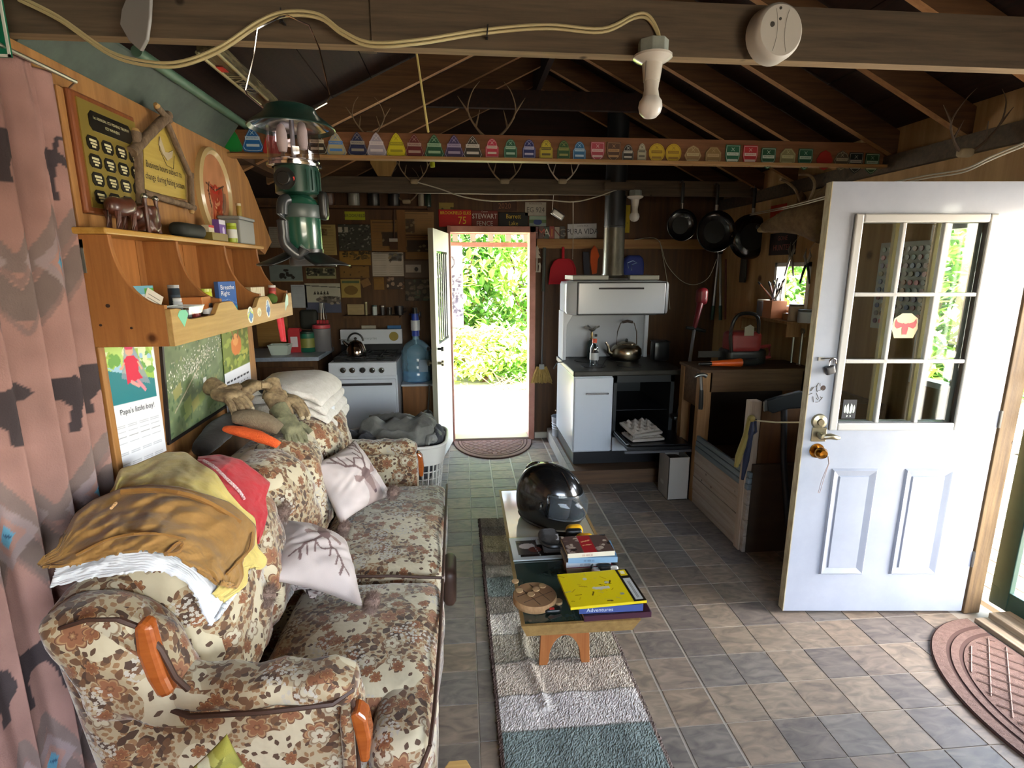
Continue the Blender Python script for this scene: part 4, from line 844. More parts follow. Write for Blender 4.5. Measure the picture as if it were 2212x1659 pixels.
jar('dark can with silver emblem standing on the shelf top', 'drink_can', 'can', 2.215, -1.10, .027, .118, '22303c', lid='9aa0a4', band='34485a')
solo('eyeglass_case', MB().rbox((-1.10, 2.37, zt+.028), (.035, .10, .028), .026, 10), mat('black_fabric', '1e211c', .7), 'black rounded case lying on the shelf top below the stick framed sign', 'case', smooth=2)
bx('flat olive brown box lying on the shelf top beside the purple carton', 'flat_box', 'box', 2.585, -1.09, .16, .05, .032, '7a6a2c', z=zt)
bx('small red and white carton on the flat olive box', 'small_carton', 'box', 2.55, -1.10, .05, .03, .03, 'd8d0b0', z=zt+.033, paint=lambda c: c.rect(0, .02, .05, .03, 'b83428'))
bx('purple and white carton standing on the shelf top', 'medicine_box', 'box', 2.665, -1.10, .065, .03, .095, '6e4a98', z=zt, paint=lambda c: (c.rect(0, .075, .065, .095, 'e8e2ea'), c.ell(.04, .045, .012, .02, 'd8c8e8')))
jar('green lidded white pill bottle beside the purple carton', 'pill_bottle', 'bottle', 2.765, -1.085, .022, .088, '9fb030', lid='a8bc34', band='e4e6da', z=zt)
t = thing('plastic_box', 'grey plastic storage box at the far end of the shelf top', 'box', (-1.12, 2.93, zt)); part(t, 'tub', MB().box((-1.17, 2.84, zt), (-1.075, 3.03, zt+.115)), mat('grey_plastic', '8a8d88', .5), bev=.006)
part(t, 'lid', MB().box((-1.175, 2.835, zt+.115), (-1.07, 3.035, zt+.13)), MATS['grey_plastic'], bev=.004)
jar('small brass nozzle bottle standing on the grey plastic box', 'nozzle', 'bottle', 2.97, -1.12, .012, .07, 'a89040', z=zt+.131, lid='c8c0a0')

# plaque with sixteen name plates
plq = thing('award_plaque', 'brass faced wooden award plaque with rows of black name plates high on the left wall', 'plaque', (LX, 2.05, 1.83))
part(plq, 'board', MB().box((LX, 1.885, 1.845), (LX+.03, 2.225, 2.21)), wood('plaque_wood', '6a3c22', '834c2c', 2, .35, 1), bev=.008)
part(plq, 'brass_plate', MB().box((LX+.03, 1.91, 1.865), (LX+.034, 2.215, 2.19)), mat('aged_brass', 'a08c44', .35, .55))
blk = mat('black_plate', '17140f', .3); gold = mat('gold_print', 'd8d0a0', .4)
def oct_(w_, h_, c=.25): k = min(w_, h_)*c; return [(-w_/2+k, -h_/2), (w_/2-k, -h_/2), (w_/2, -h_/2+k), (w_/2, h_/2-k), (w_/2-k, h_/2), (-w_/2+k, h_/2), (-w_/2, h_/2-k), (-w_/2, -h_/2+k)]
hp = part(plq, 'header_plate', MB().prism(oct_(.225, .06), (LX+.034, 2.065, 2.135), (0, 1, 0), (0, 0, 1), (.003, 0, 0)), blk)
part(hp, 'lettering', MB().text('1st ANNUAL ICE FISHING TROPHY', .0125, (LX+.0375, 2.065, 2.145), (0, 1, 0), (0, 0, 1)).text('ICE WINNERS', .0125, (LX+.0375, 2.065, 2.125), (0, 1, 0), (0, 0, 1)), gold, fix=False)
for r in range(4):
    for c in range(4):
        y, z = 1.955+c*.074, 2.065-r*.055
        pl = part(plq, 'name_plate', MB().prism(oct_(.058, .042), (LX+.034, y, z), (0, 1, 0), (0, 0, 1), (.003, 0, 0)), blk)
        if not (r == 3 and c == 3): part(pl, 'lettering', MB().box((LX+.037, y-.018, z+.004), (LX+.0376, y+.016, z+.011)).box((LX+.037, y-.014, z-.005), (LX+.0376, y+.018, z+.001)).box((LX+.037, y-.008, z-.014), (LX+.0376, y+.010, z-.008)), gold, fix=False)
# stick-framed sign
bark_m = mat('grey_bark', '5c4a38', .85, c2='7d6850', sc_=(40, 40, 12), bump=.5); cut = mat('cut_wood', 'b8955c', .7)
t = thing('stick_frame_sign', 'yellow sign framed by rough sticks in a house shape, reading Business hours', 'sign', (LX, 2.46, 1.80))
yy = lambda u, v: P(u, v, x=LX+.02)
A_, B_, C_, D_, E_ = P(303, 440, x=LX+.03), P(300, 262, x=LX+.03), P(352, 215, x=LX+.03), P(408, 330, x=LX+.03), P(412, 452, x=LX+.03)
def stick(a, b_, r): 
    a, b_ = Vector(a), Vector(b_); n = 8; pts = [a.lerp(b_, i/n)+Vector((.002, .004*vn((i, a.y*9, 1), 1.7, 2), .004*vn((i, a.y*9, 8), 1.3, 4))) for i in range(n+1)]
    part(t, 'stick', MB().tube(pts, [r*(1+.15*vn((i, 3, a.z*5), 1.1, 3)) for i in range(n+1)], 10), bark_m, 1)
    part(t, 'stick_end', MB().tube([pts[-1], pts[-1]+(pts[-1]-pts[-2]).normalized()*.012], [r*.95, r*.6], 10), cut, 1)
stick(P(302, 470, x=LX+.035), P(290, 285, x=LX+.035), .019); stick(P(282, 330, x=LX+.04), P(362, 248, x=LX+.045), .018); stick(P(366, 262, x=LX+.05), P(338, 230, x=LX+.05), .013)
stick(P(358, 262, x=LX+.03), P(412, 385, x=LX+.03), .012); stick(P(410, 375, x=LX+.03), P(413, 455, x=LX+.03), .013); stick(P(308, 415, x=LX+.03), P(418, 448, x=LX+.03), .013)
ys = [P(312, 412, x=LX+.012), P(308, 300, x=LX+.012), P(352, 268, x=LX+.012), P(400, 340, x=LX+.012), P(404, 432, x=LX+.012)]
zb0 = min(p_.z for p_ in ys); part(t, 'sign_board', MB().prism([(p_.y, p_.z) for p_ in ys], (LX+.004, 0, 0), (0, 1, 0), (0, 0, 1), (.01, 0, 0)), mat('yellow_sign', 'b8a04c', .5, c2='a8903c', sc_=(3, 3, 60)))
ink = mat('dark_ink', '2e2418', .6); cyy = (ys[0].y+ys[4].y)/2
for s, sz, u, v in (('Business hours subject to', .036, 360, 368), ('change during fishing season', .036, 360, 392)):
    q = P(u, v, x=LX+.0145); part(t, 'lettering', MB().text(s, sz, (LX+.0145, cyy, q.z), (0, 1, 0), (0, 0, 1), sx=.72), ink, fix=False)
q = P(358, 330, x=LX+.015); part(t, 'fishing_fly', MB().prism([(-.05, .02), (-.03, -.01), (.0, -.03), (.04, -.01), (.055, .02), (.02, .005), (-.01, .0), (-.035, .055)], q, (0, 1, 0), (0, 0, 1), (.004, 0, 0)), mat('fly_grey', 'b8a888', .6)); part(t, 'fishing_line', MB().tube([q+Vector((.003, -.04, .05)), q+Vector((.003, -.05, 0)), q+Vector((.003, -.01, -.05)), q+Vector((.003, .04, -.055)), q+Vector((.003, .06, 0))], .001, 4), ink)
# oval plate
t = thing('oval_plaque', 'oval cream rimmed wall plate with red picture right of the stick framed sign', 'plate', (LX, 2.86, 1.84)); c = Vector((LX+.01, 2.87, 2.035)); RA, RB = .168, .205
def ov(k, x): return [(c.x+x, c.y+RA*k*cos(i/36*2*PI), c.z+RB*k*sin(i/36*2*PI)) for i in range(36)]
mb = MB(); rg = [ov(1, -.01), ov(1, .012), ov(.93, .022), ov(.86, .012), ov(.84, .008)]
for a in rg: mb.v += a
for j in range(4): mb.f += [(j*36+i, j*36+(i+1) % 36, (j+1)*36+(i+1) % 36, (j+1)*36+i) for i in range(36)]
mb.m = [0]*len(mb.f); part(t, 'rim', mb, mat('cream_resin', 'bfa874', .4, coat=.3), 1)
cv = Cv(2, 2, 70, 70, 'b88058'); cv.mottle(.15); cv.rect(.55, .1, 1.5, 1.2, '9c3820'); cv.rect(.75, .95, 1.25, 1.15, 'b02818'); cv.rect(.7, .2, 1.3, .5, 'c06038'); cv.rect(.8, .65, 1.3, .72, 'd08a60'); cv.line([(.35, .1), (.5, 1.25)], .06, '4a2818'); cv.line([(1.6, .1), (1.55, 1.2)], .07, '3c2c1c'); cv.line([(.3, 1.2), (.9, 1.05), (1.7, 1.25)], .05, '52301c'); cv.rect(1.5, .3, 1.75, 1.05, '6a5040', .7); cv.speck(30, .05, ['8c3018', 'd8a878', '6a2818'], .4, .1, 1.6, 1.2)
def fo(U, V):
    u = U-1; v = V-1; r = np.maximum(np.abs(u), np.abs(v))+1e-9; q = np.sqrt(u*u+v*v)+1e-9; return np.stack([c.x+.009+0*U, c.y+u/q*r*RA*.86, c.z+v/q*r*RB*.86], -1)
psheet(cv, fo, 'picture', pmg, t, thick=.001)
# green sign, mostly outside the frame
t = thing('green_sign', 'green sign with white border cut off at the top left corner', 'sign', (-1.19, 1.5, 2.2)); a = [P(-60, 0, x=-1.13), P(-60, 60, x=-1.13), P(25, 125, x=-1.13), P(12, 0, x=-1.13)]
a = [(1.33, 2.245), (1.66, 2.245), (1.66, 2.45), (1.33, 2.45)]; xg = -1.10
q0 = P(25, 124, y=1.60); part(t, 'board', MB().box((q0.x-.3, 1.60, q0.z), (q0.x, 1.605, q0.z+.2)), mat('sign_green', '0f6a4c', .4)); part(t, 'border', MB().box((q0.x-.3, 1.597, q0.z), (q0.x, 1.6, q0.z+.006)).box((q0.x-.006, 1.597, q0.z), (q0.x, 1.6, q0.z+.2)), mat('sign_white', 'dfe4d8', .4)); part(t, 'lettering', MB().text('Y', .05, (q0.x-.035, 1.597, q0.z+.08), (1, 0, 0), (0, 0, 1)), MATS['sign_white'], fix=False)
t.location = Vector((q0.x-.15, 1.6, q0.z)); 
for ch in t.children: ch.location -= t.location-LOC[t.name]
part(t, 'bracket', MB().box((LX-LX+q0.x-.3, 1.605, q0.z+.05), (q0.x-.2, 1.72, q0.z+.16)), MATS['grey_bark'])
for ch in t.children:
    if ch.name.startswith('bracket'): ch.location -= t.location-LOC[t.name]

# calendars and aerial photograph below the shelf
def hang(name, label, cat, pts_px, w_, h_, paint, nu, nv, base='f0f0f0', x=LX+.004, m=pm, extra=None, thick=.002):
    tl, tr, bl = (P(u, v, x=x) for u, v in pts_px); cv = Cv(w_, h_, nu, nv, base); paint(cv)
    xd = (tr-tl)/w_; yd = (tl-bl)/h_; t = thing(name, label, cat, tuple(bl)); psheet(cv, flat(bl, xd, yd), 'print', m, t, thick=thick); return t, bl, xd, yd
def cal(cv):
    w_, h_ = cv.w, cv.h; px = lambda a, b_, c_, d_, c, al=1: cv.rect(a*w_, b_*h_, c_*w_, d_*h_, c, al)
    px(.06, .52, .94, .99, '9cc05a'); cv.speck(60, .02, ['6ca050', 'b8d87c', 'dce8c0', 'a0c8e0'], .01, .75*h_, w_*.94, .98*h_)
    cv.poly([(.06*w_, .52*h_), (.94*w_, .52*h_), (.94*w_, .68*h_), (.06*w_, .80*h_)], '2c7c86'); cv.poly([(.3*w_, .72*h_), (.42*w_, .97*h_), (.6*w_, .97*h_), (.84*w_, .64*h_)], '8c96a4', .8)
    cv.poly([(.38*w_, .86*h_), (.44*w_, .895*h_), (.58*w_, .895*h_), (.66*w_, .85*h_), (.63*w_, .76*h_), (.70*w_, .70*h_), (.40*w_, .67*h_), (.40*w_, .78*h_)], 'd02c4c')
    cv.ell(.5*w_, .935*h_, .075*w_, .038*h_, 'e0a890'); cv.ell(.5*w_, .965*h_, .08*w_, .022*h_, 'd84870'); cv.line([(.38*w_, .84*h_), (.33*w_, .80*h_), (.3*w_, .80*h_)], .03*w_, 'e0a890'); cv.line([(.64*w_, .84*h_), (.7*w_, .78*h_)], .03*w_, 'e0a890')
    cv.line([(.48*w_, .68*h_), (.6*w_, .64*h_)], .05*w_, 'dc9c98'); cv.line([(.6*w_, .68*h_), (.72*w_, .60*h_)], .05*w_, 'd88898')
    for r in range(4):
        for c in range(3 if False else 4):
            x0, y0 = .07+c*.225, .355-r*.105
            for k in range(6): cv.line([(x0*w_, (y0-k*.0125)*h_), ((x0+.18)*w_, (y0-k*.0125)*h_)], .0016, 'a8acb8' if k else '70747e', .8)
t, bl, xd, yd = hang('photo_calendar', 'photo calendar with child in red dress hanging below the pine shelf', 'calendar', ((213, 745), (330, 738), (253, 1020)), .29, .46, cal, 90, 140, 'eceef4', x=LX+.022)
part(t, 'lettering', MB().text("Papa's little boy!", .030, bl+xd*.15+yd*.208+Vector((.001, 0, 0)), xd, yd, sx=1.0), mat('grey_ink', '4c5058', .6), fix=False)
def aerial(cv):
    cv.mottle(.25, 10).mottle(.2, 24); w_, h_ = cv.w, cv.h
    cv.rect(0, h_*.86, w_, h_, '8a9a98', .6); cv.speck(260, .009, ['4c6040', '6c7c50', '50684a', '7c8860']); 
    for _ in range(520):
        x = random.gauss(.45, .22)*w_; y = (.52+.25*(x/w_-.4)+random.gauss(0, .07))*h_; s = random.uniform(.002, .005); cv.rect(x, y, x+s*1.3, y+s, random.choice(['d8d4c8', 'c8c0b4', 'e8e6e0', '9a9a90']))
    for _ in range(12): x, y = random.uniform(.1, .9)*w_, random.uniform(.05, .4)*h_; cv.poly([(x, y), (x+.07, y+.02), (x+.06, y+.06), (x-.01, y+.04)], random.choice(['7c8a54', '8c8c58', '5c7048']))
    cv.rect(.55*w_, .33*h_, .60*w_, .38*h_, 'e8e8e4'); cv.line([(.1*w_, .2*h_), (.3*w_, .35*h_), (.5*w_, .5*h_)], .006, 'b0a890')
t, bl, xd, yd = hang('aerial_photograph', 'large dark framed aerial photograph of a town below the shelf', 'picture', ((345, 690), (482, 660), (366, 953)), .62, .42, aerial, 150, 110, '6a7a5a', x=LX+.006)
part(t, 'frame', MB().bar(bl-xd*.006, bl-xd*.006+yd*.42, .012, .014, up=(1, 0, 0)).bar(bl-xd*.012-yd*.006, bl+xd*.62-yd*.006, .008, .012), mat('black_frame', '1c1818', .5))
def cal2(cv):
    w_, h_ = cv.w, cv.h; cv.rect(0, h_*.45, w_, h_, '6c7c34'); cv.speck(50, .02, ['8c9c44', '4c6428', 'a8a850', '586c30'], 0, h_*.48, w_, h_); cv.ell(w_*.5, h_*.72, w_*.2, h_*.12, 'c87838'); cv.ell(w_*.48, h_*.78, w_*.11, h_*.07, 'd89858'); cv.line([(w_*.35, h_*.9), (w_*.42, h_*.8)], .01, '8a5a2c'); cv.line([(w_*.62, h_*.9), (w_*.56, h_*.8)], .01, '8a5a2c')
    for i in range(7): cv.rect((.06+i*.127)*w_, .325*h_, (.155+i*.127)*w_, .35*h_, '282834')
    for r in range(4):
        for i in range(7): cv.rect((.08+i*.127)*w_, (.27-r*.075)*h_, (.11+i*.127)*w_, (.285-r*.075)*h_, '5a5e6c')
hang('wall_calendar', 'wall calendar with deer picture beside the aerial photograph', 'calendar', ((477, 700), (533, 685), (492, 895)), .26, .42, cal2, 60, 90, 'e8eaf2', x=LX+.012)
solo('cork_board', MB().box((-1.9, 5.17, .97), (-1.62, 5.19, 1.24)), wood('cutting_board', '7a5a2c', '8c6a38', 0, .6, 1), 'tan wooden board leaning at the back of the kitchen counter', 'board', bev=.003)

# ================================================================ CEILING THINGS
wire_y = mat('cream_cable', 'b0a478', .5); chrome = mat('chrome', 'c8c8c8', .12, 1); steel = mat('brushed_steel', '9c9c98', .28, .95)
def smooth_pts(pts, n=6):
    pts = [Vector(p_) for p_ in pts]; out = []
    for i in range(len(pts)-1):
        p0, p1, p2, p3 = pts[max(i-1, 0)], pts[i], pts[i+1], pts[min(i+2, len(pts)-1)]
        for k in range(n): t = k/n; out.append(.5*((2*p1)+(p2-p0)*t+(2*p0-5*p1+4*p2-p3)*t*t+(3*p1-p0-3*p2+p3)*t**3))
    return out+[pts[-1]]
def cable(name, label, px, ys, r, m, twin=0):
    pts = smooth_pts([P(u, v, y=y) for (u, v), y in zip(px, ys)]); mb = MB().tube(pts, r, 6)
    if twin: mb.tube([p_+Vector((0, -.003, twin)) for p_ in pts], r, 6)
    return solo(name, mb, m, label, 'cable', smooth=1)
fc = [(40, 0), (130, 45), (240, 120), (330, 143), (400, 140), (480, 108), (560, 55), (620, 34), (690, 40), (740, 75), (800, 100), (900, 95), (1050, 72), (1180, 62), (1300, 70), (1370, 40), (1400, 42), (1420, 75), (1425, 108)]
cable('electric_cable', 'cream twin electric cable looping along the nearest roof beam to the bulb', fc, [1.66]*12+[1.70]*7, .0042, wire_y, .009)
for u, v in ((608, 38), (1052, 73)): q = P(u, v, y=1.69); solo('cable_staple', MB().tube([q+Vector((-.002, -.01, -.016)), q+Vector((0, -.012, 0)), q+Vector((.002, -.008, .02))], .0025, 5).bar(q+Vector((0, 0, -.006)), q+Vector((0, .035, -.006)), .006, .004), MATS['black_rubber'], 'black staple holding the cream cable %s' % ('above the lantern' if u < 700 else 'at mid beam'), 'staple')
# lantern
LY = 1.60; lx = P(632, 300, y=LY).x; lc = lambda v: P(632, v, y=LY).z
gm = mat('lantern_green', '12362c', .3, coat=.4); gm2 = mat('lantern_cylinder_green', '1d4a3a', .25, coat=.6); bkp = mat('black_plastic', '1a1c1c', .35)
lt = thing('gas_lantern', 'green camping gas lantern hanging upright from the roof beam at left', 'lantern', (lx, LY, lc(575)))
zs = lc(255); part(lt, 'shade', MB().lathe([(.001, .034), (.035, .034), (.062, .024), (.070, .008), (.105, -.018), (.112, -.026), (.110, -.028), (.100, -.018), (.066, .004), (.05, .012), (.001, .016)], (lx, LY, zs), 32), mat('shade_green', '16302a', .35, coat=.2), 1)
part(lt, 'reflector', MB().lathe([(.100, -.0195), (.066, .0025), (.02, .010)], (lx, LY, zs), 32), chrome, 1)
zg0, zg1 = lc(357), lc(272); part(lt, 'glass_globe', MB().lathe([(.060, zg0-zs), (.066, zg0-zs+.01), (.066, zg1-zs-.008), (.060, zg1-zs)], (lx, LY, zs), 32), glass('lantern_glass', 'e8e0e4', .03, .35), 1)
part(lt, 'centre_rod', MB().cyl((lx+.0, LY, (zg0+zg1)/2+.004), .006, zg1-zg0+.02, 10), mat('rod_steel', 'b8c0c8', .3, .8), 1)
mantle = mat('mantle_white', 'd8d6d0', .9)
for dx, dy, dz in ((-.025, -.01, 0), (.022, .015, .012)): part(lt, 'mantle', MB().lathe([(.001, -.05), (.010, -.047), (.014, -.03), (.0135, 0), (.009, .018), (.004, .022)], (lx+dx, LY+dy, zg1-.02+dz), 14), mantle, 1); part(lt, 'burner', MB().lathe([(.004, 0), (.013, .004), (.013, .008), (.005, .012), (.005, .03)], (lx+dx, LY+dy, zg0+.002), 12), chrome, 1)
part(lt, 'collar', MB().lathe([(.058, -.008), (.07, -.006), (.071, 0), (.064, .004), (.066, .008), (.058, .012)], (lx, LY, zg0), 32), chrome, 1)
zc1, zc0 = zg0-.008, lc(422); hs_ = part(lt, 'valve_housing', MB().lathe([(.001, zc1), (.057, zc1), (.058, zc0+.004), (.052, zc0), (.001, zc0)], (lx+.004, LY, 0), 28), gm, 1)
for i in range(5): a = -.35+i*.28-.5; part(hs_, 'rib', MB().cbox((lx+.004+.058*cos(a), LY+.058*sin(a), (zc0+zc1)/2), (.005, .006, (zc1-zc0)*.75), Matrix.Rotation(a, 3, 'Z')), gm)
kx, kz = lx-.012, (zc0+zc1)/2; kn_ = part(lt, 'control_knob', MB().cyl((kx, LY-.064, kz), .017, .016, 20, ax=1), bkp, bev=.002); part(kn_, 'red_arc', MB().tube([(kx+.024*cos(a), LY-.0585-.004*sin(a), kz+.022*sin(a)) for a in [(-2.2+i*.24) for i in range(11)]], .0022, 5), mat('red_print', 'c8302c', .5)); part(hs_, 'dial_face', MB().cyl((kx, LY-.0565, kz), .028, .006, 24, ax=1), bkp)
zb1, zb0_ = zc0+.004, lc(548); part(lt, 'gas_cylinder', MB().lathe([(.001, zb1), (.025, zb1-.002), (.045, zb1-.018), (.051, zb1-.035), (.051, zb0_+.008), (.046, zb0_), (.001, zb0_)], (lx+.006, LY, 0), 32), gm2, 1)
part(lt, 'cylinder_sleeve', MB().lathe([(.052, zb1-.03), (.0535, zb1-.032), (.0535, zb1-.062), (.052, zb1-.065)], (lx+.006, LY, 0), 32), mat('sleeve_grey', '3e4a48', .4), 1)
part(lt, 'hose_handle', MB().tube(smooth_pts([(lx-.012, LY-.048, zb1-.02), (lx-.022, LY-.064, zb1-.035), (lx-.024, LY-.068, zb1-.12), (lx-.016, LY-.066, zb0_+.015), (lx+.008, LY-.055, zb0_-.006), (lx+.024, LY-.054, zb0_+.012)]), .0145, 12), mat('smoke_plastic', '2c3032', .3), 1)
part(lt, 'side_clip', MB().rbox((lx+.066, LY+.01, zb1-.03), (.012, .02, .038), .01, 6), bkp, 2)
for k in range(3):
    a0 = -.35+k*2*PI/3-.15; mb = MB(); R0 = .04
    f = lambda u, v, a0=a0: (lx+.006+(R0+.085*v)*cos(a0+(u-.5)*(1.9-.75*v)), LY+(R0+.085*v)*sin(a0+(u-.5)*(1.9-.75*v)), zb0_+.012-.040*v**.8-.006*abs(u-.5))
    mb.grid(f, 8, 6); o = part(lt, 'foot', mb, bkp, 2); o.modifiers.new('s', 'SOLIDIFY').thickness = .004
part(lt, 'foot_hub', MB().lathe([(.001, .012), (.054, .012), (.052, -.004), (.02, -.016), (.001, -.016)], (lx+.006, LY, zb0_), 24), bkp, 1)
hk = [P(u, v, y=LY) for u, v in ((530, 195), (548, 120), (556, 62), (606, 36), (622, 34), (668, 55), (690, 105), (712, 205), (706, 222), (680, 236))]
part(lt, 'bail_handle', MB().tube(hk, .0022, 6).tube([hk[0], P(534, 205, y=LY), P(575, 238, y=LY)], .0022, 6), chrome, 1)
# bulb 1 and 2
def bulb(lbl, x, y, z, s, gtl):
    t = thing('ceiling_lamp_holder', lbl, 'light bulb', (x, y, z), 'bare bulbs on porcelain holders')
    ob = [(.055*s*(.92 if i % 2 else 1)*cos(i/8*2*PI+.39), .055*s*sin(i/8*2*PI+.39)) for i in range(8)]
    part(t, 'junction_box', MB().prism(ob, (x, y, z+.10*s), (1, 0, 0), (0, 1, 0), (0, 0, .045*s)), mat('box_grey', '78807a', .5, c2='8c948c'), bev=.002)
    part(t, 'porcelain_base', MB().lathe([(.001, .10), (.066, .10), (.066, .093), (.055, .085), (.035, .075), (.032, .05), (.028, .02), (.024, .02), (.001, .02)], (x, y, z), 28) if s == 1 else MB().lathe([(a*s, b_*s) for a, b_ in [(.001, .10), (.066, .10), (.066, .093), (.055, .085), (.035, .075), (.032, .05), (.028, .02), (.024, .02), (.001, .02)]], (x, y, z), 20), mat('porcelain', 'cfcbc0', .2, coat=.5), 1)
    part(t, 'bulb_neck', MB().lathe([(.026*s, .02*s), (.024*s, -.005*s), (.029*s, -.030*s)], (x, y, z), 20), mat('bulb_collar', 'bdbab0', .4), 1)
    part(t, 'bulb', MB().lathe([(.028*s, -.028*s), (.038*s, -.042*s), (.041*s, -.060*s), (.036*s, -.080*s), (.022*s, -.094*s), (.001, -.099*s)], (x, y, z), 20), mat('bulb_opal', 'dcdad4', .3), 1)
    if gtl: part(t, 'pull_chain', MB().tube([(x-.03*s, y-.02, z+.07), (x-.032*s, y-.022, z+.01)], .0012, 4), steel)
    return t
q = P(1403, 190, y=1.68); bulb('large unlit white bulb in a porcelain holder hanging from the nearest beam', q.x, 1.665, q.z-.005, .84, True)
q = P(1371, 452, y=4.5); bulb('small distant white bulb hanging from the far beam beside the stove pipe', q.x, 4.5, q.z, 1, False)
# smoke alarm
q = P(1674, 73, y=1.66); R_ = Matrix.Rotation(.12, 3, 'Z') @ Matrix.Rotation(PI/2, 3, 'X')
t = thing('smoke_alarm', 'round white smoke alarm fixed to the nearest roof beam', 'smoke alarm', tuple(q))
part(t, 'housing', MB().lathe([(.001, .026), (.066, .026), (.073, .02), (.076, .008), (.078, -.025), (.001, -.025)], q, 40, R=R_), mat('alarm_white', 'b8b5ac', .5), 1)
for dx, dz, r in ((-.03, .012, .007), (-.008, .055, .004), (-.006, .028, .004)): part(t, 'vent', MB().cyl(q+R_@Vector((dx, dz, .0265)), r, .002, 10, ax=1), mat('vent_dark', '3a3832', .6))
for k in (-1, 1): part(t, 'groove', MB().tube([q+R_@Vector((k*(.012+.03*abs(v)**2/.0033*.03)+k*.3*v*v*10, v, .0262)) for v in [i*.012-.055 for i in range(10)]], .0009, 4), mat('groove_grey', '8c8a82', .6))
# grey blade shape at the top left
q = [P(u, v, y=1.60) for u, v in ((283, -30), (325, -30), (322, 40), (316, 85), (303, 110), (278, 88), (258, 52), (262, 20))]
mb = MB(); n = len(q); mb.add([tuple(a) for a in q]+[(a.x+.004, a.y+.008, a.z) for a in q], [tuple(range(n)), tuple(range(2*n-1, n-1, -1))]+[(i, i+n, (i+1) % n+n, (i+1) % n) for i in range(n)])
mb.bar(q[0].lerp(q[1], .5)-Vector((0, 0, .01)), q[0].lerp(q[1], .5)+Vector((0, .14, .04)), .01, .006)
solo('paddle_blade', mb, mat('grey_metal_blade', '7c7a76', .45, .3), 'grey rounded metal blade hanging down at the top left', 'blade', bev=.002)
# green pole along the dark panel, printed rods
pa, pb = P(312, 122, z=2.41), P(562, 292, z=2.41)
d = (pb-pa).normalized(); solo('green_pole', MB().tube([pa-d*.05, pa.lerp(pb, .5), pb+d*.25], .019, 14), mat('pale_green_paint', '5c7a64', .5, c2='4a6652', sc_=(10, 3, 10)), 'pale green pole running under the left roof slope', 'pole', smooth=1)
rodm = mat('wrapped_tube', '4a4434', .25, .3, c2='8a8060', sc_=(60, 4, 60)); gl = mat('gold_edge', 'bfb68a', .3, .5)
a, b_ = P(425, 112, z=2.46), P(562, 225, z=2.46); a2, b2 = P(468, 112, z=2.46), P(578, 215, z=2.46)
t = thing('package', 'long shiny printed package lying on the roof beams behind the lantern', 'package', tuple(a))
nrm = Vector((0, 0, 1)); side = (a2-a)
part(t, 'package', MB().hexa([tuple(p_) for p_ in (a, a2, b2+(b2-a2)*.3, b_+(b_-a)*.3, a+nrm*.05, a2+nrm*.05, b2+(b2-a2)*.3+nrm*.05, b_+(b_-a)*.3+nrm*.05)]), rodm)
for p_, q_ in ((a, b_), (a2, b2)): part(t, 'edge_strip', MB().tube([p_-nrm*.002, q_-nrm*.002], .007, 6), gl)
q = a.lerp(b2, .62); part(t, 'lettering', MB().text('INGO', .09, q-nrm*.003, (b_-a).normalized(), (b_-a).normalized().cross(-nrm)*-1, sx=1), MATS['gold_edge'], fix=False); part(t, 'red_mark', MB().cbox(a.lerp(b2, .3)-nrm*.003, (.03, .06, .002)), MATS['red_print'])
# thin bright rod behind
solo('fishing_rod', MB().tube([P(880, -20, y=2.4), P(925, 285, y=2.9)], [.004, .006], 6), mat('rod_yellow', 'b8a868', .3), 'thin pale rod slanting down behind the nearest beam', 'rod')
# wires on right
cable('white_wires', 'pair of white wires sagging along the top of the right wall to the pans', [(2212, 315), (2140, 345), (2080, 372), (2000, 385), (1900, 405), (1860, 410), (1780, 430), (1700, 450), (1620, 465)], [2.0, 2.15, 2.3, 2.45, 2.6, 2.7, 3.1, 3.7, 4.4], .004, mat('white_cable', 'b0aa98', .5), .012)
cable('lamp_wire', 'thin white wire looping along the far beam to the distant bulb', [(895, 392), (950, 408), (1000, 425), (1060, 434), (1120, 433), (1180, 432), (1240, 436), (1290, 425), (1340, 408), (1370, 410), (1378, 430)], [4.53]*11, .005, MATS['white_cable'])
cable('hanging_wire', 'thin white wires hanging over the dustpan beside the stove pipe', [(1238, 436), (1238, 500), (1237, 560)], [4.6, 5.1, 5.14], .003, MATS['white_cable'], 0)
cable('hanging_wire', 'thin string looping down the back wall right of the stove', [(1370, 518), (1420, 517), (1440, 570), (1470, 605), (1500, 615), (1530, 600), (1548, 560)], [5.14, 5.14, 5.14, 5.12, 5.0, 4.8, 4.6], .003, MATS['white_cable'])
cable('hanging_wire', 'thin string hanging straight down right of the stove hood', [(1425, 520), (1440, 600), (1447, 668)], [5.15, 5.15, 5.15], .003, MATS['white_cable'])

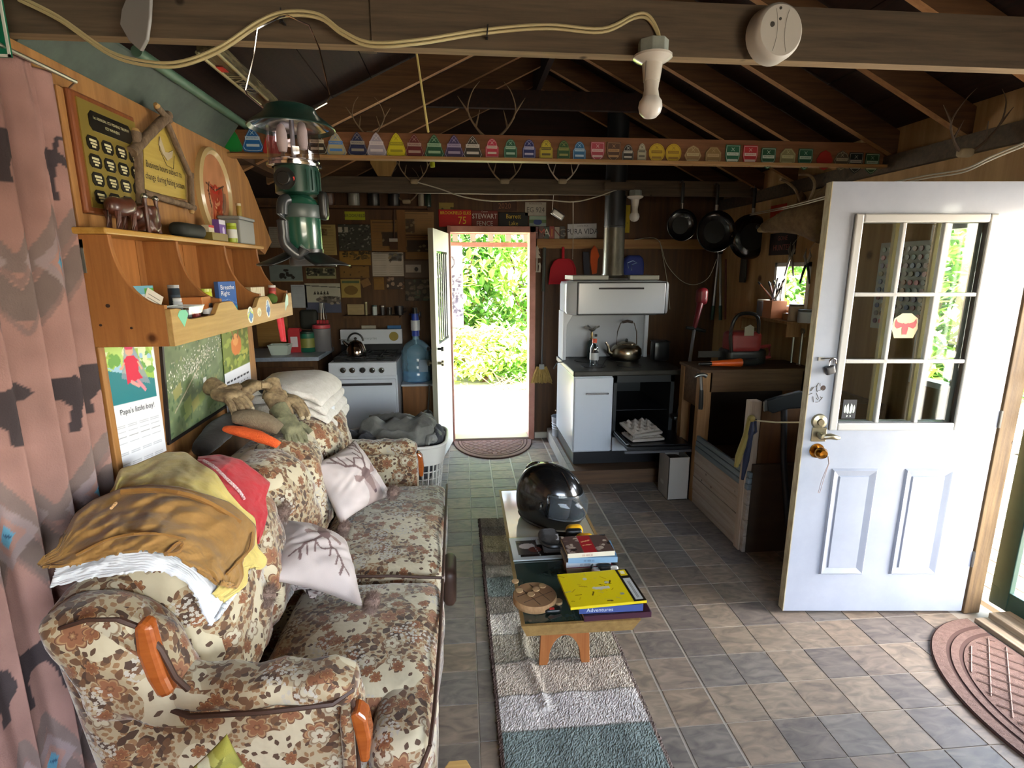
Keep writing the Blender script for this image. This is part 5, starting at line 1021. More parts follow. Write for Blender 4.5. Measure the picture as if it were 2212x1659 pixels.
# ---------------------------------------------------------------- badges on the middle beam
BY = 3.15
part(ceil, 'badge_board', MB().box((-1.3, 3.142, 2.255), (2.55, 3.16, 2.385)), wood('badge_board', '6b4426', '85593a', 0, .6, .7), bev=.002)
part(ceil, 'badge_ledge', MB().box((-1.3, 3.10, 2.245), (2.55, 3.16, 2.262)), wood('ledge_pine', '8f6a40', 'b38c5a', 0, .55, .7), bev=.002)
shapes = {
 'tri': [(-.5, -.35), (-.42, -.5), (-.2, -.53), (.2, -.53), (.42, -.5), (.5, -.35), (.3, .15), (.12, .42), (0, .52), (-.12, .42), (-.3, .15)],
 'arch': [(-.45, -.5), (.45, -.5), (.45, .05), (.36, .12), (.3, .32), (.15, .46), (0, .5), (-.15, .46), (-.3, .32), (-.36, .12), (-.45, .05)],
 'shield': [(-.42, .5), (.42, .5), (.44, .0), (.36, -.3), (.15, -.47), (0, -.55), (-.15, -.47), (-.36, -.3), (-.44, .0)],
 'round': [(.5*cos(i/20*2*PI), .5*sin(i/20*2*PI)) for i in range(20)],
 'hex': [(-.5, 0), (-.3, .36), (0, .5), (.3, .36), (.5, 0), (.3, -.36), (0, -.5), (-.3, -.36)],
 'oct': [(-.46, -.2), (-.2, -.46), (.2, -.46), (.46, -.2), (.46, .2), (.2, .46), (-.2, .46), (-.46, .2)]}
BD = [(499, 300, 'tri', '1f8038', 0), (545, 301, 'tri', '1a5c98', 'c0d0d8'), (588, 306, 'tri', 'a82c28', 0), (684, 308, 'tri', '2c2420', 'c8c0a8'), (725, 311, 'tri', 'a8a07c', '4878b8'), (772, 311, 'tri', '262c4c', '8a8478'), (813, 312, 'tri', '9a94a0', 'c8c0c0'), (856, 313, 'tri', 'c0b420', '8c8418'), (895, 315, 'tri', '5c1c1c', '9a8478'), (938, 316, 'tri', '1c5034', '8aa888'),
      (981, 317, 'tri', '3c3058', '9a90a8'), (1021, 318, 'tri', '343028', 'c0bcb0'), (1063, 320, 'arch', 'b02c44', 'd0c4b8'), (1103, 321, 'arch', '1c5840', '98b8a0'), (1143, 322, 'arch', '182460', 'a8a8c0'), (1180, 323, 'arch', 'b0a028', '504818'), (1218, 324, 'arch', '245024', '8a8c48'), (1252, 326, 'arch', '1c6090', 'a8c4d8'), (1291, 327, 'shield', '9c3848', 'd0b8b8'), (1326, 327, 'shield', '4a3020', 'a88458'),
      (1357, 330, 'arch', '20201e', 'b8b8b0'), (1387, 328, 'arch', 'a8a48c', '58564a'), (1419, 330, 'round', 'b89c20', '8a6c18'), (1455, 331, 'round', 'b89c20', '8a6c18'), (1497, 336, 'hex', '8a7048', 'b0a078'), (1541, 338, 'oct', '80683c', 'a89068'), (1583, 335, 'shield', '1c6044', 'c8d4c8'), (1621, 336, 'shield', 'a82830', 'd8c8c0'), (1660, 341, 'shield', '1c4c30', 'c0ccc0'),
      (1702, 341, 'oct', '7c7850', 'a8a47c'), (1740, 343, 'shield', '1c4c34', 'a8b8a8'), (1782, 346, 'hex', '8c2018', 0), (1819, 347, 'hex', '4c4434', 'a09880'), (1849, 351, 'shield', '1c2420', 'a8a498'), (1884, 353, 'shield', '24482c', 'a8b8a0')]
CN = {'1f8038': 'plain green', '1a5c98': 'mid blue', 'a82c28': 'red', '2c2420': 'black with pale stripe', 'a8a07c': 'cream with blue stripe', '262c4c': 'navy', '9a94a0': 'silver grey', 'c0b420': 'bright yellow triangular', '5c1c1c': 'maroon', '1c5034': 'forest green triangular', '3c3058': 'purple', '343028': 'charcoal', 'b02c44': 'crimson arched', '1c5840': 'teal green arched', '182460': 'dark blue arched', 'b0a028': 'yellow arched', '245024': 'moss green arched',
      '1c6090': 'sky blue arched', '9c3848': 'rose red shield', '4a3020': 'brown shield', '20201e': 'black arched', 'a8a48c': 'pale grey arched', 'b89c20': 'round golden', '8a7048': 'tan hexagonal', '80683c': 'tan octagonal', '1c6044': 'green and white shield', 'a82830': 'bright red shield', '1c4c30': 'dark green shield', '7c7850': 'olive octagonal', '1c4c34': 'spruce green shield', '8c2018': 'plain red hexagonal', '4c4434': 'grey brown hexagonal', '1c2420': 'blackish shield', '24482c': 'mossy shield'}
for i, (u, v, shp, c, bc) in enumerate(BD):
    q = P(u, v, y=3.135); s = .118 if i < 12 else .100 if i < 24 else .11
    if u in (1387, 1357): s *= .9
    nb_ = 'leftmost of the row' if i == 0 else 'rightmost of the row' if i == len(BD)-1 else 'between the %s and %s ones' % (CN[BD[i-1][3]].split()[0], CN[BD[i+1][3]].split()[0])
    lab = '%s trail badge %s on the beam' % (CN[c], nb_)
    if c == 'b89c20': lab = 'round golden trail badge, %s of the touching yellow pair' % ('left' if u == 1419 else 'right')
    t = thing('trail_badge', lab, 'badge', (q.x, 3.138, q.z), 'trail badges along the middle beam')
    xs = .62 if c in ('a8a48c',) else .8 if shp == 'arch' else .92
    sc2 = lambda k: [(a*s*k*xs, b_*s*k) for a, b_ in shapes[shp]]
    part(t, 'plate', MB().prism(sc2(1), (q.x, 3.140, q.z), (1, 0, 0), (0, 0, 1), (0, -.003, 0)), mat('badge_'+c, c, .35))
    if bc:
        bm_ = mat('badge_print_'+bc, bc, .45); k = .93; o_ = MB(); pl = sc2(.90); pl2 = sc2(.86)
        for a in range(len(pl)): b2_ = (a+1) % len(pl); o_.add([(q.x+pl[a][0], 3.1365, q.z+pl[a][1]), (q.x+pl[b2_][0], 3.1365, q.z+pl[b2_][1]), (q.x+pl2[b2_][0], 3.1365, q.z+pl2[b2_][1]), (q.x+pl2[a][0], 3.1365, q.z+pl2[a][1])], [(0, 1, 2, 3)])
        o_.box((q.x-.34*s*xs, 3.1362, q.z-.02*s), (q.x+.34*s*xs, 3.137, q.z+.13*s)); o_.box((q.x-.3*s*xs, 3.1362, q.z-.3*s), (q.x+.3*s*xs, 3.137, q.z-.19*s))
        o_.bar((q.x-.08*s, 3.1366, q.z+.2*s), (q.x+.08*s, 3.1366, q.z+.36*s), .002, .001, up=(0, 1, 0)).bar((q.x+.08*s, 3.1366, q.z+.2*s), (q.x-.08*s, 3.1366, q.z+.36*s), .002, .001, up=(0, 1, 0))
        part(t, 'printing', o_, bm_, fix=False)
        part(t, 'lettering', MB().text('BROOKFIELD', .085*s, (q.x, 3.1355, q.z+.055*s), (1, 0, 0), (0, 0, 1)), MATS['badge_'+c], fix=False)
# antlers on the beams
anm = mat('antler', '6a563c', .6, c2='8a7454', sc_=(30, 30, 30))
def antler(lbl, u, v, y, s, fl=1, m=anm, both=True):
    q = P(u, v, y=y); t = thing('antlers', lbl, 'antlers', tuple(q))
    for k in ((-1, 1) if both else (fl,)):
        a = part(t, 'antler', MB().tube(smooth_pts([q+Vector((k*.02, 0, 0)), q+Vector((k*.07*s, -.01, .04*s)), q+Vector((k*.12*s, -.03, .12*s)), q+Vector((k*.10*s, -.06, .20*s)), q+Vector((k*.06*s, -.07, .25*s))], 4), [.0075*s-.0004*s*i for i in range(17)], 6), m, 1)
        part(a, 'tine', MB().tube([q+Vector((k*.08*s, -.012, .055*s)), q+Vector((k*.06*s, -.03, .13*s))], [.006*s, .0015], 5).tube([q+Vector((k*.12*s, -.03, .12*s)), q+Vector((k*.17*s, -.03, .19*s))], [.006*s, .0015], 5), m, 1)
    part(t, 'skull_plate', MB().rbox(q, (.035*s, .02, .02), .015, 5), mat('bone', '8f8064', .7), 2)
    return t
antler('pair of pale antlers mounted above the badges at left', 800, 292, 3.27, .7); antler('pair of antlers rising above the centre of the badge row', 1062, 300, 3.27, 1.1)
antler('small antlers hanging between the two far beams left of centre', 895, 392, 4.54, .9); antler('pair of antlers on the far beam below the crimson badge', 1090, 392, 4.54, 1.1); antler('forked white antlers on the far beam left of the stove pipe', 1215, 392, 4.54, 1.0, m=mat('antler_white', 'b8ac98', .6))
antler('dark antlers standing on the beam near the top right corner', 2085, 330, 2.45, 1.0, m=mat('antler_dark', '4a3a2a', .7)); antler('dim antlers on the gable board above the badge row', 830, 200, 4.05, 2.0, m=MATS['antler_dark'])
q = P(1000, 395, y=4.5); 
q = P(828, 345, y=4.52); solo('antler_plaque', MB().prism([(-.11, .14), (.11, .14), (.1, -.03), (.05, -.12), (-.05, -.12), (-.1, -.03)], q, (1, 0, 0), (0, 0, 1), (0, .02, 0)), wood('shield_tan', '8a6c3c', 'a08048', 2), 'tan shield shaped mounting board above the far beam', 'plaque', bev=.004)
q = P(934, 352, y=4.3); jar('small yellow green vial hanging below the badge ledge', 'vial', 'vial', q.y, q.x, .018, .07, 'a8b020', z=q.z-.03, lid='e8e0d0')
mb_ = MB().tube([(q.x, q.y, q.z+.03), (q.x, q.y, q.z+.10), (q.x, 4.56, q.z+.13)], .002, 4); solo('vial_string', mb_, MATS['white_cable'], 'short string holding the yellow green vial', 'string')

# ================================================================ BACK WALL
BYW = 5.198
def poster(name, label, cat, r, base, paint=None, nu=44, nv=44, y=BYW-.004, group=None, rot=0, th=.002, text=None, tcol='2a2620'):
    a, b_ = P(r[0], r[3], y=y), P(r[2], r[1], y=y); w_, h_ = b_.x-a.x, b_.z-a.z; cv = Cv(w_, h_, nu, nv, base)
    if paint: paint(cv)
    cv.mottle(.08, 5); c, s = cos(rot), sin(rot); t = thing(name, label, cat, (a.x, y, a.z), group)
    psheet(cv, flat((a.x, y, a.z), (c, 0, s), (-s, 0, c)), 'print', pm, t, thick=-th if False else .001)
    if text:
        for s_, sz, u, v, col in text:
            part(t, 'lettering', MB().text(s_, sz*h_, (a.x+u*w_, y-.001, a.z+v*h_), (c, 0, s), (-s, 0, c), sx=.85), mat('ink_'+col, col, .5), fix=False)
    return t, a, w_, h_
def news(cols=3, dark='5a4630', photo=(.35, .45, .9, .85), ln='6a553a'):
    def f(cv):
        w_, h_ = cv.w, cv.h
        for c in range(cols):
            for k in range(9): cv.line([((c+.1)/cols*w_, (.06+.095*k)*h_), ((c+.88)/cols*w_, (.06+.095*k)*h_)], h_*.018, ln, .45)
        if photo: cv.rect(photo[0]*w_, photo[1]*h_, photo[2]*w_, photo[3]*h_, dark); cv.speck(14, w_*.05, [dark, '3a3026', '8a7858'], photo[0]*w_, photo[1]*h_, photo[2]*w_, photo[3]*h_, .7)
        cv.rect(.05*w_, .90*h_, .8*w_, .95*h_, dark, .6)
    return f
poster('newspaper', 'tan newspaper page with dark photo pinned left of the door high up', 'newspaper', (803, 475, 868, 545), '8a6434', news(2, '3c2c1c', (.35, .2, .95, .62)))
poster('newspaper', 'tan newspaper clipping with figure pinned directly left of the open door top', 'newspaper', (873, 458, 937, 507), '8f6c40', news(2, '4c3a24', (.05, .1, .35, .7)))
poster('newspaper', 'brown newspaper photograph pinned below the figure clipping beside the door', 'newspaper', (876, 509, 930, 560), '80592c', news(1, '3e2c1a', (.08, .3, .95, .8)))
poster('newspaper', 'white newspaper page pinned in the middle of the clippings', 'newspaper', (805, 543, 871, 597), 'b4aca0', news(2, '5a5a58', (.55, .62, .95, .92), '7a7670'))
poster('newspaper', 'pale yellow clipping pinned just right of the lantern cylinder', 'newspaper', (681, 485, 724, 551), 'a8945c', news(1, '6a5430', (.3, .65, .6, .85)))
poster('chart', 'dark grey framed chart pinned under the yellow green sign', 'poster', (733, 485, 800, 541), '3c3e36', lambda cv: (cv.speck(70, .008, ['6c6c60', '8c8c80', '2c2c28']), cv.rect(.0, .7*cv.h, .12*cv.w, .9*cv.h, 'b8b4a4'), cv.rect(.2*cv.w, .7*cv.h, .3*cv.w, .9*cv.h, 'a8a494')))
poster('clipping', 'ochre clipping with dark treeline pinned under the dark chart', 'newspaper', (734, 543, 800, 573), '8c6a2c', lambda cv: cv.speck(40, .012, ['3a3018', '5a4820'], 0, cv.h*.4))
poster('clipping', 'plain ochre paper pinned under the treeline clipping', 'newspaper', (735, 575, 797, 600), '7a5a2a', lambda cv: cv.speck(6, .01, ['4a3618']))
poster('clipping', 'yellowed photo print with green heading above the stove shelf', 'picture', (738, 603, 778, 643), '9a8444', lambda cv: (cv.rect(.05*cv.w, .78*cv.h, .95*cv.w, .93*cv.h, '4c5c3c'), cv.ell(.5*cv.w, .4*cv.h, .35*cv.w, .25*cv.h, '6c5424')))
poster('clipping', 'small brown paper square pinned at a tilt beside the yellowed print', 'note', (785, 606, 803, 622), '7c5c34', rot=.4)
poster('clipping', 'small ochre note pinned under the white newspaper page', 'note', (808, 599, 829, 626), '7f5c24', news(1, '4a3418', None))
poster('photograph', 'group photograph with pale figures pinned right of the ochre note', 'photograph', (836, 599, 873, 625), '3c3028', lambda cv: cv.speck(12, .016, ['8c7460', 'a08c78', '5c4030']))
poster('photograph', 'snow scene photograph pinned beside the open door edge', 'photograph', (874, 563, 925, 600), '5c4c40', lambda cv: (cv.rect(.05*cv.w, .3*cv.h, .7*cv.w, .75*cv.h, 'a09488'), cv.ell(.5*cv.w, .5*cv.h, .08*cv.w, .12*cv.h, '3a3430')))
poster('photograph_collage', 'dark collage of snapshots pinned lowest beside the open door', 'photograph', (876, 602, 928, 650), '3e342a', lambda cv: cv.speck(30, .02, ['5c5040', '6c5a4c', '2c261e', '4c5040']))
poster('picture', 'blue grey picture of hanging birds under the lantern foot', 'picture', (584, 572, 652, 608), '6f7c7c', lambda cv: (cv.speck(8, .02, ['22201c'], cv.w*.3, cv.h*.2, cv.w*.8, cv.h*.8), cv.rect(0, 0, cv.w, .03*cv.h, 'b8b08c')))
poster('picture', 'long photograph of a dark row of people under the right lantern foot', 'picture', (662, 578, 725, 602), '8c8a64', lambda cv: (cv.rect(.03*cv.w, .25*cv.h, .97*cv.w, .95*cv.h, '3c3c30'), cv.speck(30, .010, ['8c8870', '1c1c18'], 0, .3*cv.h)))
def snow(cv):
    w_, h_ = cv.w, cv.h; cv.rect(0, 0, w_, .35*h_, '4c5268'); cv.ell(.7*w_, .45*h_, .4*w_, .12*h_, '5a5650'); cv.speck(25, .012, ['3a3630', '8c8478'], .4*w_, .3*h_, w_, .55*h_); cv.line([(0, .93*h_), (w_, .86*h_)], .008, '4c5048')
    for i in range(5): cv.poly([((.24+i*.09)*w_, .62*h_), ((.28+i*.09)*w_, .76*h_), ((.32+i*.09)*w_, .62*h_)], '24241e')
poster('calendar_picture', 'winter landscape calendar picture hanging above the kitchen counter', 'calendar', (662, 612, 734, 676), 'a8a89a', snow, 60, 60)
poster('paper_sheet', 'pale blue paper sheet pinned at the far end of the pine shelf', 'paper', (632, 615, 661, 665), '9aa2aa', news(1, '7a8088', None, '8a9098'))
poster('paper_sheet', 'wrinkled tan paper standing on the small shelf above the gas stove', 'paper', (751, 657, 786, 680), '9c8a64', news(1, '6a5a40', None), y=5.11)
poster('framed_note', 'framed grey note pinned left of the lantern cylinder', 'picture', (584, 490, 603, 535), '8a867c', news(1, '6a665c', None))
poster('bumper_sign', 'small yellow green sign with dark lettering above the dark chart', 'sign', (745, 457, 788, 475), 'a2a81c', text=[('BROOKFIELD', .5, .5, .5, '2c3010')])
poster('paper_note', 'yellow clipping above the red elks sign', 'paper', (948, 438, 980, 452), '8c7838', lambda cv: cv.speck(4, .01, ['4a4020']))
poster('red_sign', 'red metal sign reading Brookfield Elks 75 above the rear door', 'sign', (948, 453, 1018, 490), 'b81f1c', text=[('BROOKFIELD ELKS', .26, .52, .80, 'e0c818'), ('75', .62, .72, .36, 'e0b818'), ('__________', .16, .3, .3, '5c1410')])
poster('red_sign', 'dark red sign reading Stewart Fence in white letters above the door', 'sign', (1019, 455, 1075, 492), '6c2820', text=[('STEWART', .40, .5, .66, 'd0c8bc'), ('FENCE', .40, .5, .24, 'b0a49a'), ('Custom', .14, .5, .94, 'b0a49a')])
poster('black_sign', 'black sign reading Barrett Lake in yellow script above the door', 'sign', (1077, 459, 1141, 491), '191a16', text=[('Barrett', .42, .5, .72, 'd0b020'), ('Lake', .42, .5, .26, 'c0a41c')])
poster('licence_plate', 'rusty orange licence plate reading 2020 high above the door', 'licence plate', (1064, 434, 1116, 455), '3e2416', text=[('2020', .8, .5, .45, '7c4a24')])
poster('licence_plate', 'white licence plate reading EG 924 above the door corner', 'licence plate', (1134, 437, 1180, 466), 'a8a294', text=[('EG 924', .55, .5, .42, '4c4a44'), ('NOVA SCOTIA', .18, .5, .88, '5c4c44')])
poster('licence_plate', 'blue and green picture plate hanging below the white EG plate', 'licence plate', (1143, 467, 1180, 492), '587048', lambda cv: (cv.rect(0, 0, cv.w, .4*cv.h, '7c8a84'), cv.ell(.5*cv.w, .5*cv.h, .25*cv.w, .25*cv.h, '2c3c6c'), cv.rect(0, .7*cv.h, cv.w, cv.h, '8ca08c')))
t, a, w_, h_ = poster('maine_plate', 'sign of mixed cut licence plate letters reading maine', 'sign', (1152, 489, 1221, 517), '3c2a20')
for i, (ch_, c1, c2_) in enumerate((('H', '58201c', '8c7468'), ('M', '4c2c20', 'b04c34'), ('A', '2c3c30', 'b8b0a0'), ('I', '8c2c20', 'b8742c'), ('N', '9a9080', '6a2c24'), ('G', '3c3a38', '807868'))):
    x = a.x+w_*(.01+i*.165); pl = part(t, 'letter_tile', MB().box((x, BYW-.008, a.z+.01*h_), (x+w_*.15, BYW-.005, a.z+h_*(.95+.05*(i % 2)))), mat('tile_'+c1, c1, .45)); part(pl, 'lettering', MB().text(ch_, h_*.85, (x+w_*.075, BYW-.0085, a.z+h_*.48), (1, 0, 0), (0, 0, 1)), mat('tile_'+c2_, c2_, .5), fix=False)
poster('licence_plate', 'white licence plate reading PURA VIDA left of the stove pipe', 'licence plate', (1226, 484, 1290, 516), 'c2c2c0', lambda cv: (cv.rect(0, 0, cv.w, cv.h, '8c8c8a'), cv.rect(.02*cv.w, .04*cv.h, .98*cv.w, .96*cv.h, 'c6c6c4')), rot=.03, text=[('PURA VIDA', .52, .5, .48, '3a3a40'), ('COSTA RICA', .16, .5, .87, '5a5a60'), ('CENTROAMERICA', .14, .5, .10, '5a5a60')])
poster('yellow_ruler_sign', 'narrow upright yellow sign just right of the stove pipe', 'sign', (1350, 443, 1362, 503), 'b09a1c', text=[('1', .1, .5, .8, '2c2810'), ('4', .1, .5, .35, '2c2810')])
# small silver spoon-like lure
q = P(1205, 463, y=4.9); solo('silver_lure', MB().rbox(q, (.062, .008, .03), .008, 8, R=Matrix.Rotation(.55, 3, 'Y')), steel, 'oval silver disc hanging tilted above the Pura Vida plate', 'ornament', smooth=2)
solo('lure_string', MB().tube([q+Vector((-.05, 0, .03)), P(1196, 420, y=4.58)], .0015, 4), MATS['white_cable'], 'thin string holding the silver disc', 'string')
# junk on the top of the wall
jx = [(712, 'brown'), (765, 'grey'), (808, 'black'), (852, 'black'), (910, 'white'), (925, 'green')]
cols_ = {'brown': '4c3424', 'grey': '7c7a70', 'black': '1e1a16', 'white': '8f8a7c', 'green': '22382a'}
part(wback, 'ledge', MB().box((-1.9, 5.06, 2.20), (-.3, 5.2, 2.22)), dkply)
for (u, k), lab in zip(jx, ('dim brown jar high on the back wall ledge nearest the lantern', 'grey jar high on the back wall ledge', 'black jar left of its twin on the high ledge', 'black jar right of its twin on the high ledge', 'white aerosol can high on the back wall ledge', 'dark green can beside the white aerosol can on the ledge')):
    q = P(u, 440, y=5.13); jar(lab, 'can' if k in ('white', 'green') else 'jar', 'can', 5.13, q.x, .028 if k in ('white', 'green') else .05, .12, cols_[k], z=2.221, lid=cols_[k])
antler('curved pale antlers on the high ledge of the back wall', 878, 436, 5.12, 1.1)
# fly swatter and post left of clippings
poster('wooden_strip', 'upright tan wooden strip nailed between the clippings', 'board', (860, 450, 874, 545), '7a5228', y=BYW-.012)
q0, q1 = P(851, 440, y=5.15), P(851, 515, y=5.15); t = thing('fly_swatter', 'white topped brush with long thin handle hanging on the clippings', 'brush', tuple(q1)); part(t, 'handle', MB().tube([q0, q1], .006, 8), mat('dark_wood_handle', '4a2c1c', .5), 1); part(t, 'head', MB().cbox(q1+Vector((-.005, 0, -.015)), (.075, .02, .03)), mat('swatter_white', 'b0ada4', .5), bev=.003); part(t, 'bristles', MB().cbox(q1+Vector((-.005, 0, -.065)), (.07, .02, .07)), mat('bristle_brown', '4c3424', .9))
# small shelf above the stove with bottles
a, b_ = P(740, 683, y=5.0), P(862, 683, y=5.0); t = thing('spice_shelf', 'small dark wooden shelf above the gas stove holding bottles', 'shelf', (a.x, 5.1, a.z-.02)); zs_ = a.z
part(t, 'board', MB().box((a.x, 5.0, zs_-.02), (b_.x, 5.195, zs_)), dkply); part(t, 'back_rail', MB().box((a.x, 5.18, zs_-.12), (b_.x, 5.197, zs_-.02)), dkply)
for u, r, h, c, lid, lab in ((792, .012, .12, '8c8460', 'b8b490', 'slim pale bottle standing at the left of the spice shelf'), (810, .022, .09, 'b8c4c0', '3c5a5c', 'small white bottle with teal label on the spice shelf'), (827, .016, .085, '4c4c50', 'c8c8c4', 'thin dark bottle with white band on the spice shelf'), (842, .022, .07, '2c2620', '1c1a18', 'squat black jar at the right of the spice shelf')):
    q = P(u, 683, y=5.08); jar(lab, 'bottle', 'bottle', 5.08, q.x, r, h, c, z=zs_+.001, lid=lid)
q = P(833, 640, y=5.1); t = thing('coffee_mug', 'dark mugs and gadgets clustered at the right end of the spice shelf', 'mug', (q.x+.07, 5.1, zs_+.001)); part(t, 'mug', MB().lathe([(.001, 0), (.035, 0), (.038, .08), (.034, .08), (.032, .01), (.001, .01)], (q.x+.12, 5.1, zs_+.001), 16), mat('mug_dark', '2e2a2c', .4), 1); part(t, 'handle', MB().tube([(q.x+.155, 5.1, zs_+.065), (q.x+.18, 5.1, zs_+.06), (q.x+.18, 5.1, zs_+.03), (q.x+.155, 5.1, zs_+.02)], .005, 6), MATS['mug_dark'], 1)

# ================================================================ KITCHEN LEFT
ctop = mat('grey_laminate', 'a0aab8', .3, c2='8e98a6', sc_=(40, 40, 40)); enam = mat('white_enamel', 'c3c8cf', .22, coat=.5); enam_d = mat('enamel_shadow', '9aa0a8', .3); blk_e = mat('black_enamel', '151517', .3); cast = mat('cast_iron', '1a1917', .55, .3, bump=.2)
kc = thing('kitchen_counter', 'grey topped kitchen counter with wooden cupboard left of the gas stove', 'counter', (-1.75, 4.9, 0))
part(kc, 'worktop', MB().box((-2.18, 4.62, .915), (-1.22, 5.19, .95)), ctop, bev=.004); part(kc, 'cupboard', MB().box((-2.18, 4.66, .08), (-1.24, 5.19, .915)), dkply)
for i in range(2): d_ = part(kc, 'cupboard_door', MB().box((-2.14+i*.45, 4.643, .14), (-1.72+i*.45, 4.66, .86)), wood('cupboard_door', '4e3422', '644630', 2, .6, .6), bev=.003); part(d_, 'knob', MB().ball((-1.78+i*.12, 4.632, .55), .014, 8), steel, 1)
zc = .951
q = P(590, 760, y=4.80); t = thing('bowl', 'white tapered tub with printed pattern on the kitchen counter', 'tub', (q.x+.07, 4.78, zc)); x_ = q.x+.07; ring = lambda s, z: [(x_-.085*s, 4.78-.06*s, z), (x_+.085*s, 4.78-.06*s, z), (x_+.085*s, 4.78+.06*s, z), (x_-.085*s, 4.78+.06*s, z)]
part(t, 'tub', MB().add(ring(.78, zc)+ring(1, zc+.085)+ring(.93, zc+.085)+ring(.72, zc+.01), [(3, 2, 1, 0)]+[(i, (i+1) % 4, (i+1) % 4+4, i+4) for i in range(4)]+[(i+4, (i+1) % 4+4, (i+1) % 4+8, i+8) for i in range(4)]+[(i+8, (i+1) % 4+8, (i+1) % 4+12, i+12) for i in range(4)]+[(12, 13, 14, 15)]), mat('tub_cream', 'b8c4b8', .4)); part(t, 'lid_rim', MB().tube(ring(1, zc+.085)+ring(1, zc+.085)[:1], .004, 6), mat('rim_cream', 'c8cfc4', .4))
q = P(640, 760, y=4.92); bx('red and white bag of coffee standing on the kitchen counter', 'coffee_bag', 'bag', 4.92, q.x+.0, .07, .10, .20, 'a8242c', z=zc)
t = bpy.data.objects['coffee_bag']; part(t, 'front_label', MB().box((q.x-.03, 4.883, zc+.05), (q.x+.03, 4.885, zc+.14)), mat('label_pale', 'c8c0c4', .5)); part(t, 'folded_top', MB().box((q.x-.045, 4.90, zc+.2), (q.x+.045, 4.935, zc+.215)), mat('card_a8242c', 'a8242c', .5))
q = P(667, 760, y=4.95); jar('green coffee tin standing on the kitchen counter', 'coffee_tin', 'tin', 4.95, q.x, .072, .18, '1f5c48', z=zc, lid='173c30', band='7c7c3c')
q = P(695, 755, y=4.98); jar('clear jar with pink lid standing on the kitchen counter nearest the stove', 'plastic_jar', 'jar', 4.98, q.x+.01, .08, .235, '6c6a6c', z=zc, lid='b8404c', lidh=.03)
poster('paper_towel', 'white paper lying flat at the counter edge', 'paper', (652, 768, 695, 776), 'b4bccc', y=4.75)
q = P(668, 690, y=5.15); solo('black_pouch', MB().rbox(q, (.08, .03, .09), .03, 8), MATS['black_fabric'], 'black pouch hanging below the winter picture', 'pouch', smooth=2)
q = P(698, 690, y=5.12); t = thing('kitchen_utensils', 'bunch of spatulas with red ends hanging above the counter', 'utensils', tuple(q))
for i in range(4): part(t, 'utensil', MB().tube([q+Vector((-.02+.012*i, 0, .15)), q+Vector((-.04+.025*i, -.01, -.0))], .004, 6), steel, 1); part(t, 'utensil_head', MB().cbox(q+Vector((-.045+.028*i, -.012, -.035)), (.024, .006, .06)), mat('red_plastic', 'a82c34', .4), bev=.003)
# gas stove
gs = thing('gas_stove', 'white gas cooking range with five knobs beside the kitchen counter', 'stove', (-.84, 4.78, 0)); X0_, X1_, YF, YB = -1.115, -.56, 4.5, 5.06
part(gs, 'body', MB().box((X0_, YF+.02, .06), (X1_, YB, .905)), enam, bev=.006)
part(gs, 'control_panel', MB().hexa([(X0_, YF-.01, .80), (X1_, YF-.01, .80), (X1_, YF+.05, .80), (X0_, YF+.05, .80), (X0_, YF+.005, .915), (X1_, YF+.005, .915), (X1_, YF+.05, .915), (X0_, YF+.05, .915)]), enam, bev=.006)
for u in (742, 762, 784, 805, 825):
    q = P(u, 799, y=YF-.003); k = part(gs, 'knob', MB().cyl(q+Vector((0, -.012, 0)), .022, .024, 18, ax=1), chrome if u != 784 else blk_e, 1); part(k, 'knob_cap', MB().cyl(q+Vector((0, -.028, 0)), .014, .01, 14, ax=1).cbox(q+Vector((0, -.034, 0)), (.006, .008, .032)), mat('knob_black', '26241f', .3))
od = part(gs, 'oven_door', MB().box((X0_+.01, YF-.012, .25), (X1_-.01, YF+.018, .775)), enam, bev=.008); part(od, 'door_handle', MB().box((X0_+.03, YF-.034, .725), (X1_-.04, YF-.014, .745)), mat('handle_grey', '4c4a4c', .3, .6), bev=.004)
part(gs, 'drawer', MB().box((X0_+.01, YF-.008, .08), (X1_-.01, YF+.02, .235)), enam_d, bev=.006)
part(gs, 'cooktop', MB().box((X0_+.01, YF+.03, .905), (X1_-.01, YB-.04, .918)), mat('hob_grey', '6a6a6c', .35))
for cxx in (X0_+.15, X1_-.15):
    for cyy_ in (YF+.16, YF+.40):
        part(gs, 'burner', MB().cyl((cxx, cyy_, .925), .04, .014, 16), cast, 1); mb = MB()
        for a in range(4): mb.bar((cxx+.02*cos(a*PI/2), cyy_+.02*sin(a*PI/2), .944), (cxx+.115*cos(a*PI/2), cyy_+.115*sin(a*PI/2), .944), .008, .012)
        mb.tube([(cxx-.11, cyy_-.11, .944), (cxx+.11, cyy_-.11, .944), (cxx+.11, cyy_+.11, .944), (cxx-.11, cyy_+.11, .944), (cxx-.11, cyy_-.11, .944)], .006, 6)
        for dx in (-.11, .11):
            for dy in (-.11, .11): mb.box((cxx+dx-.004, cyy_+dy-.004, .918), (cxx+dx+.004, cyy_+dy+.004, .944))
        part(gs, 'pan_support', mb, cast)
part(gs, 'splash_back', MB().box((X0_, YB-.045, .915), (X1_, YB, 1.0)), blk_e); bp_ = part(gs, 'back_panel', MB().box((X0_, YB-.05, 1.0), (X1_, YB, 1.135)), enam, bev=.006)
part(bp_, 'clock_face', MB().cyl((X1_-.075, YB-.052, 1.07), .042, .006, 24, ax=1), mat('brass_dull', '7a6a2c', .4, .4)); part(bp_, 'lettering', MB().text('Enterprise', .032, (X0_+.26, YB-.051, 1.055), (1, 0, 0), (0, 0, 1)), mat('grey_script', '7c8088', .5), fix=False)
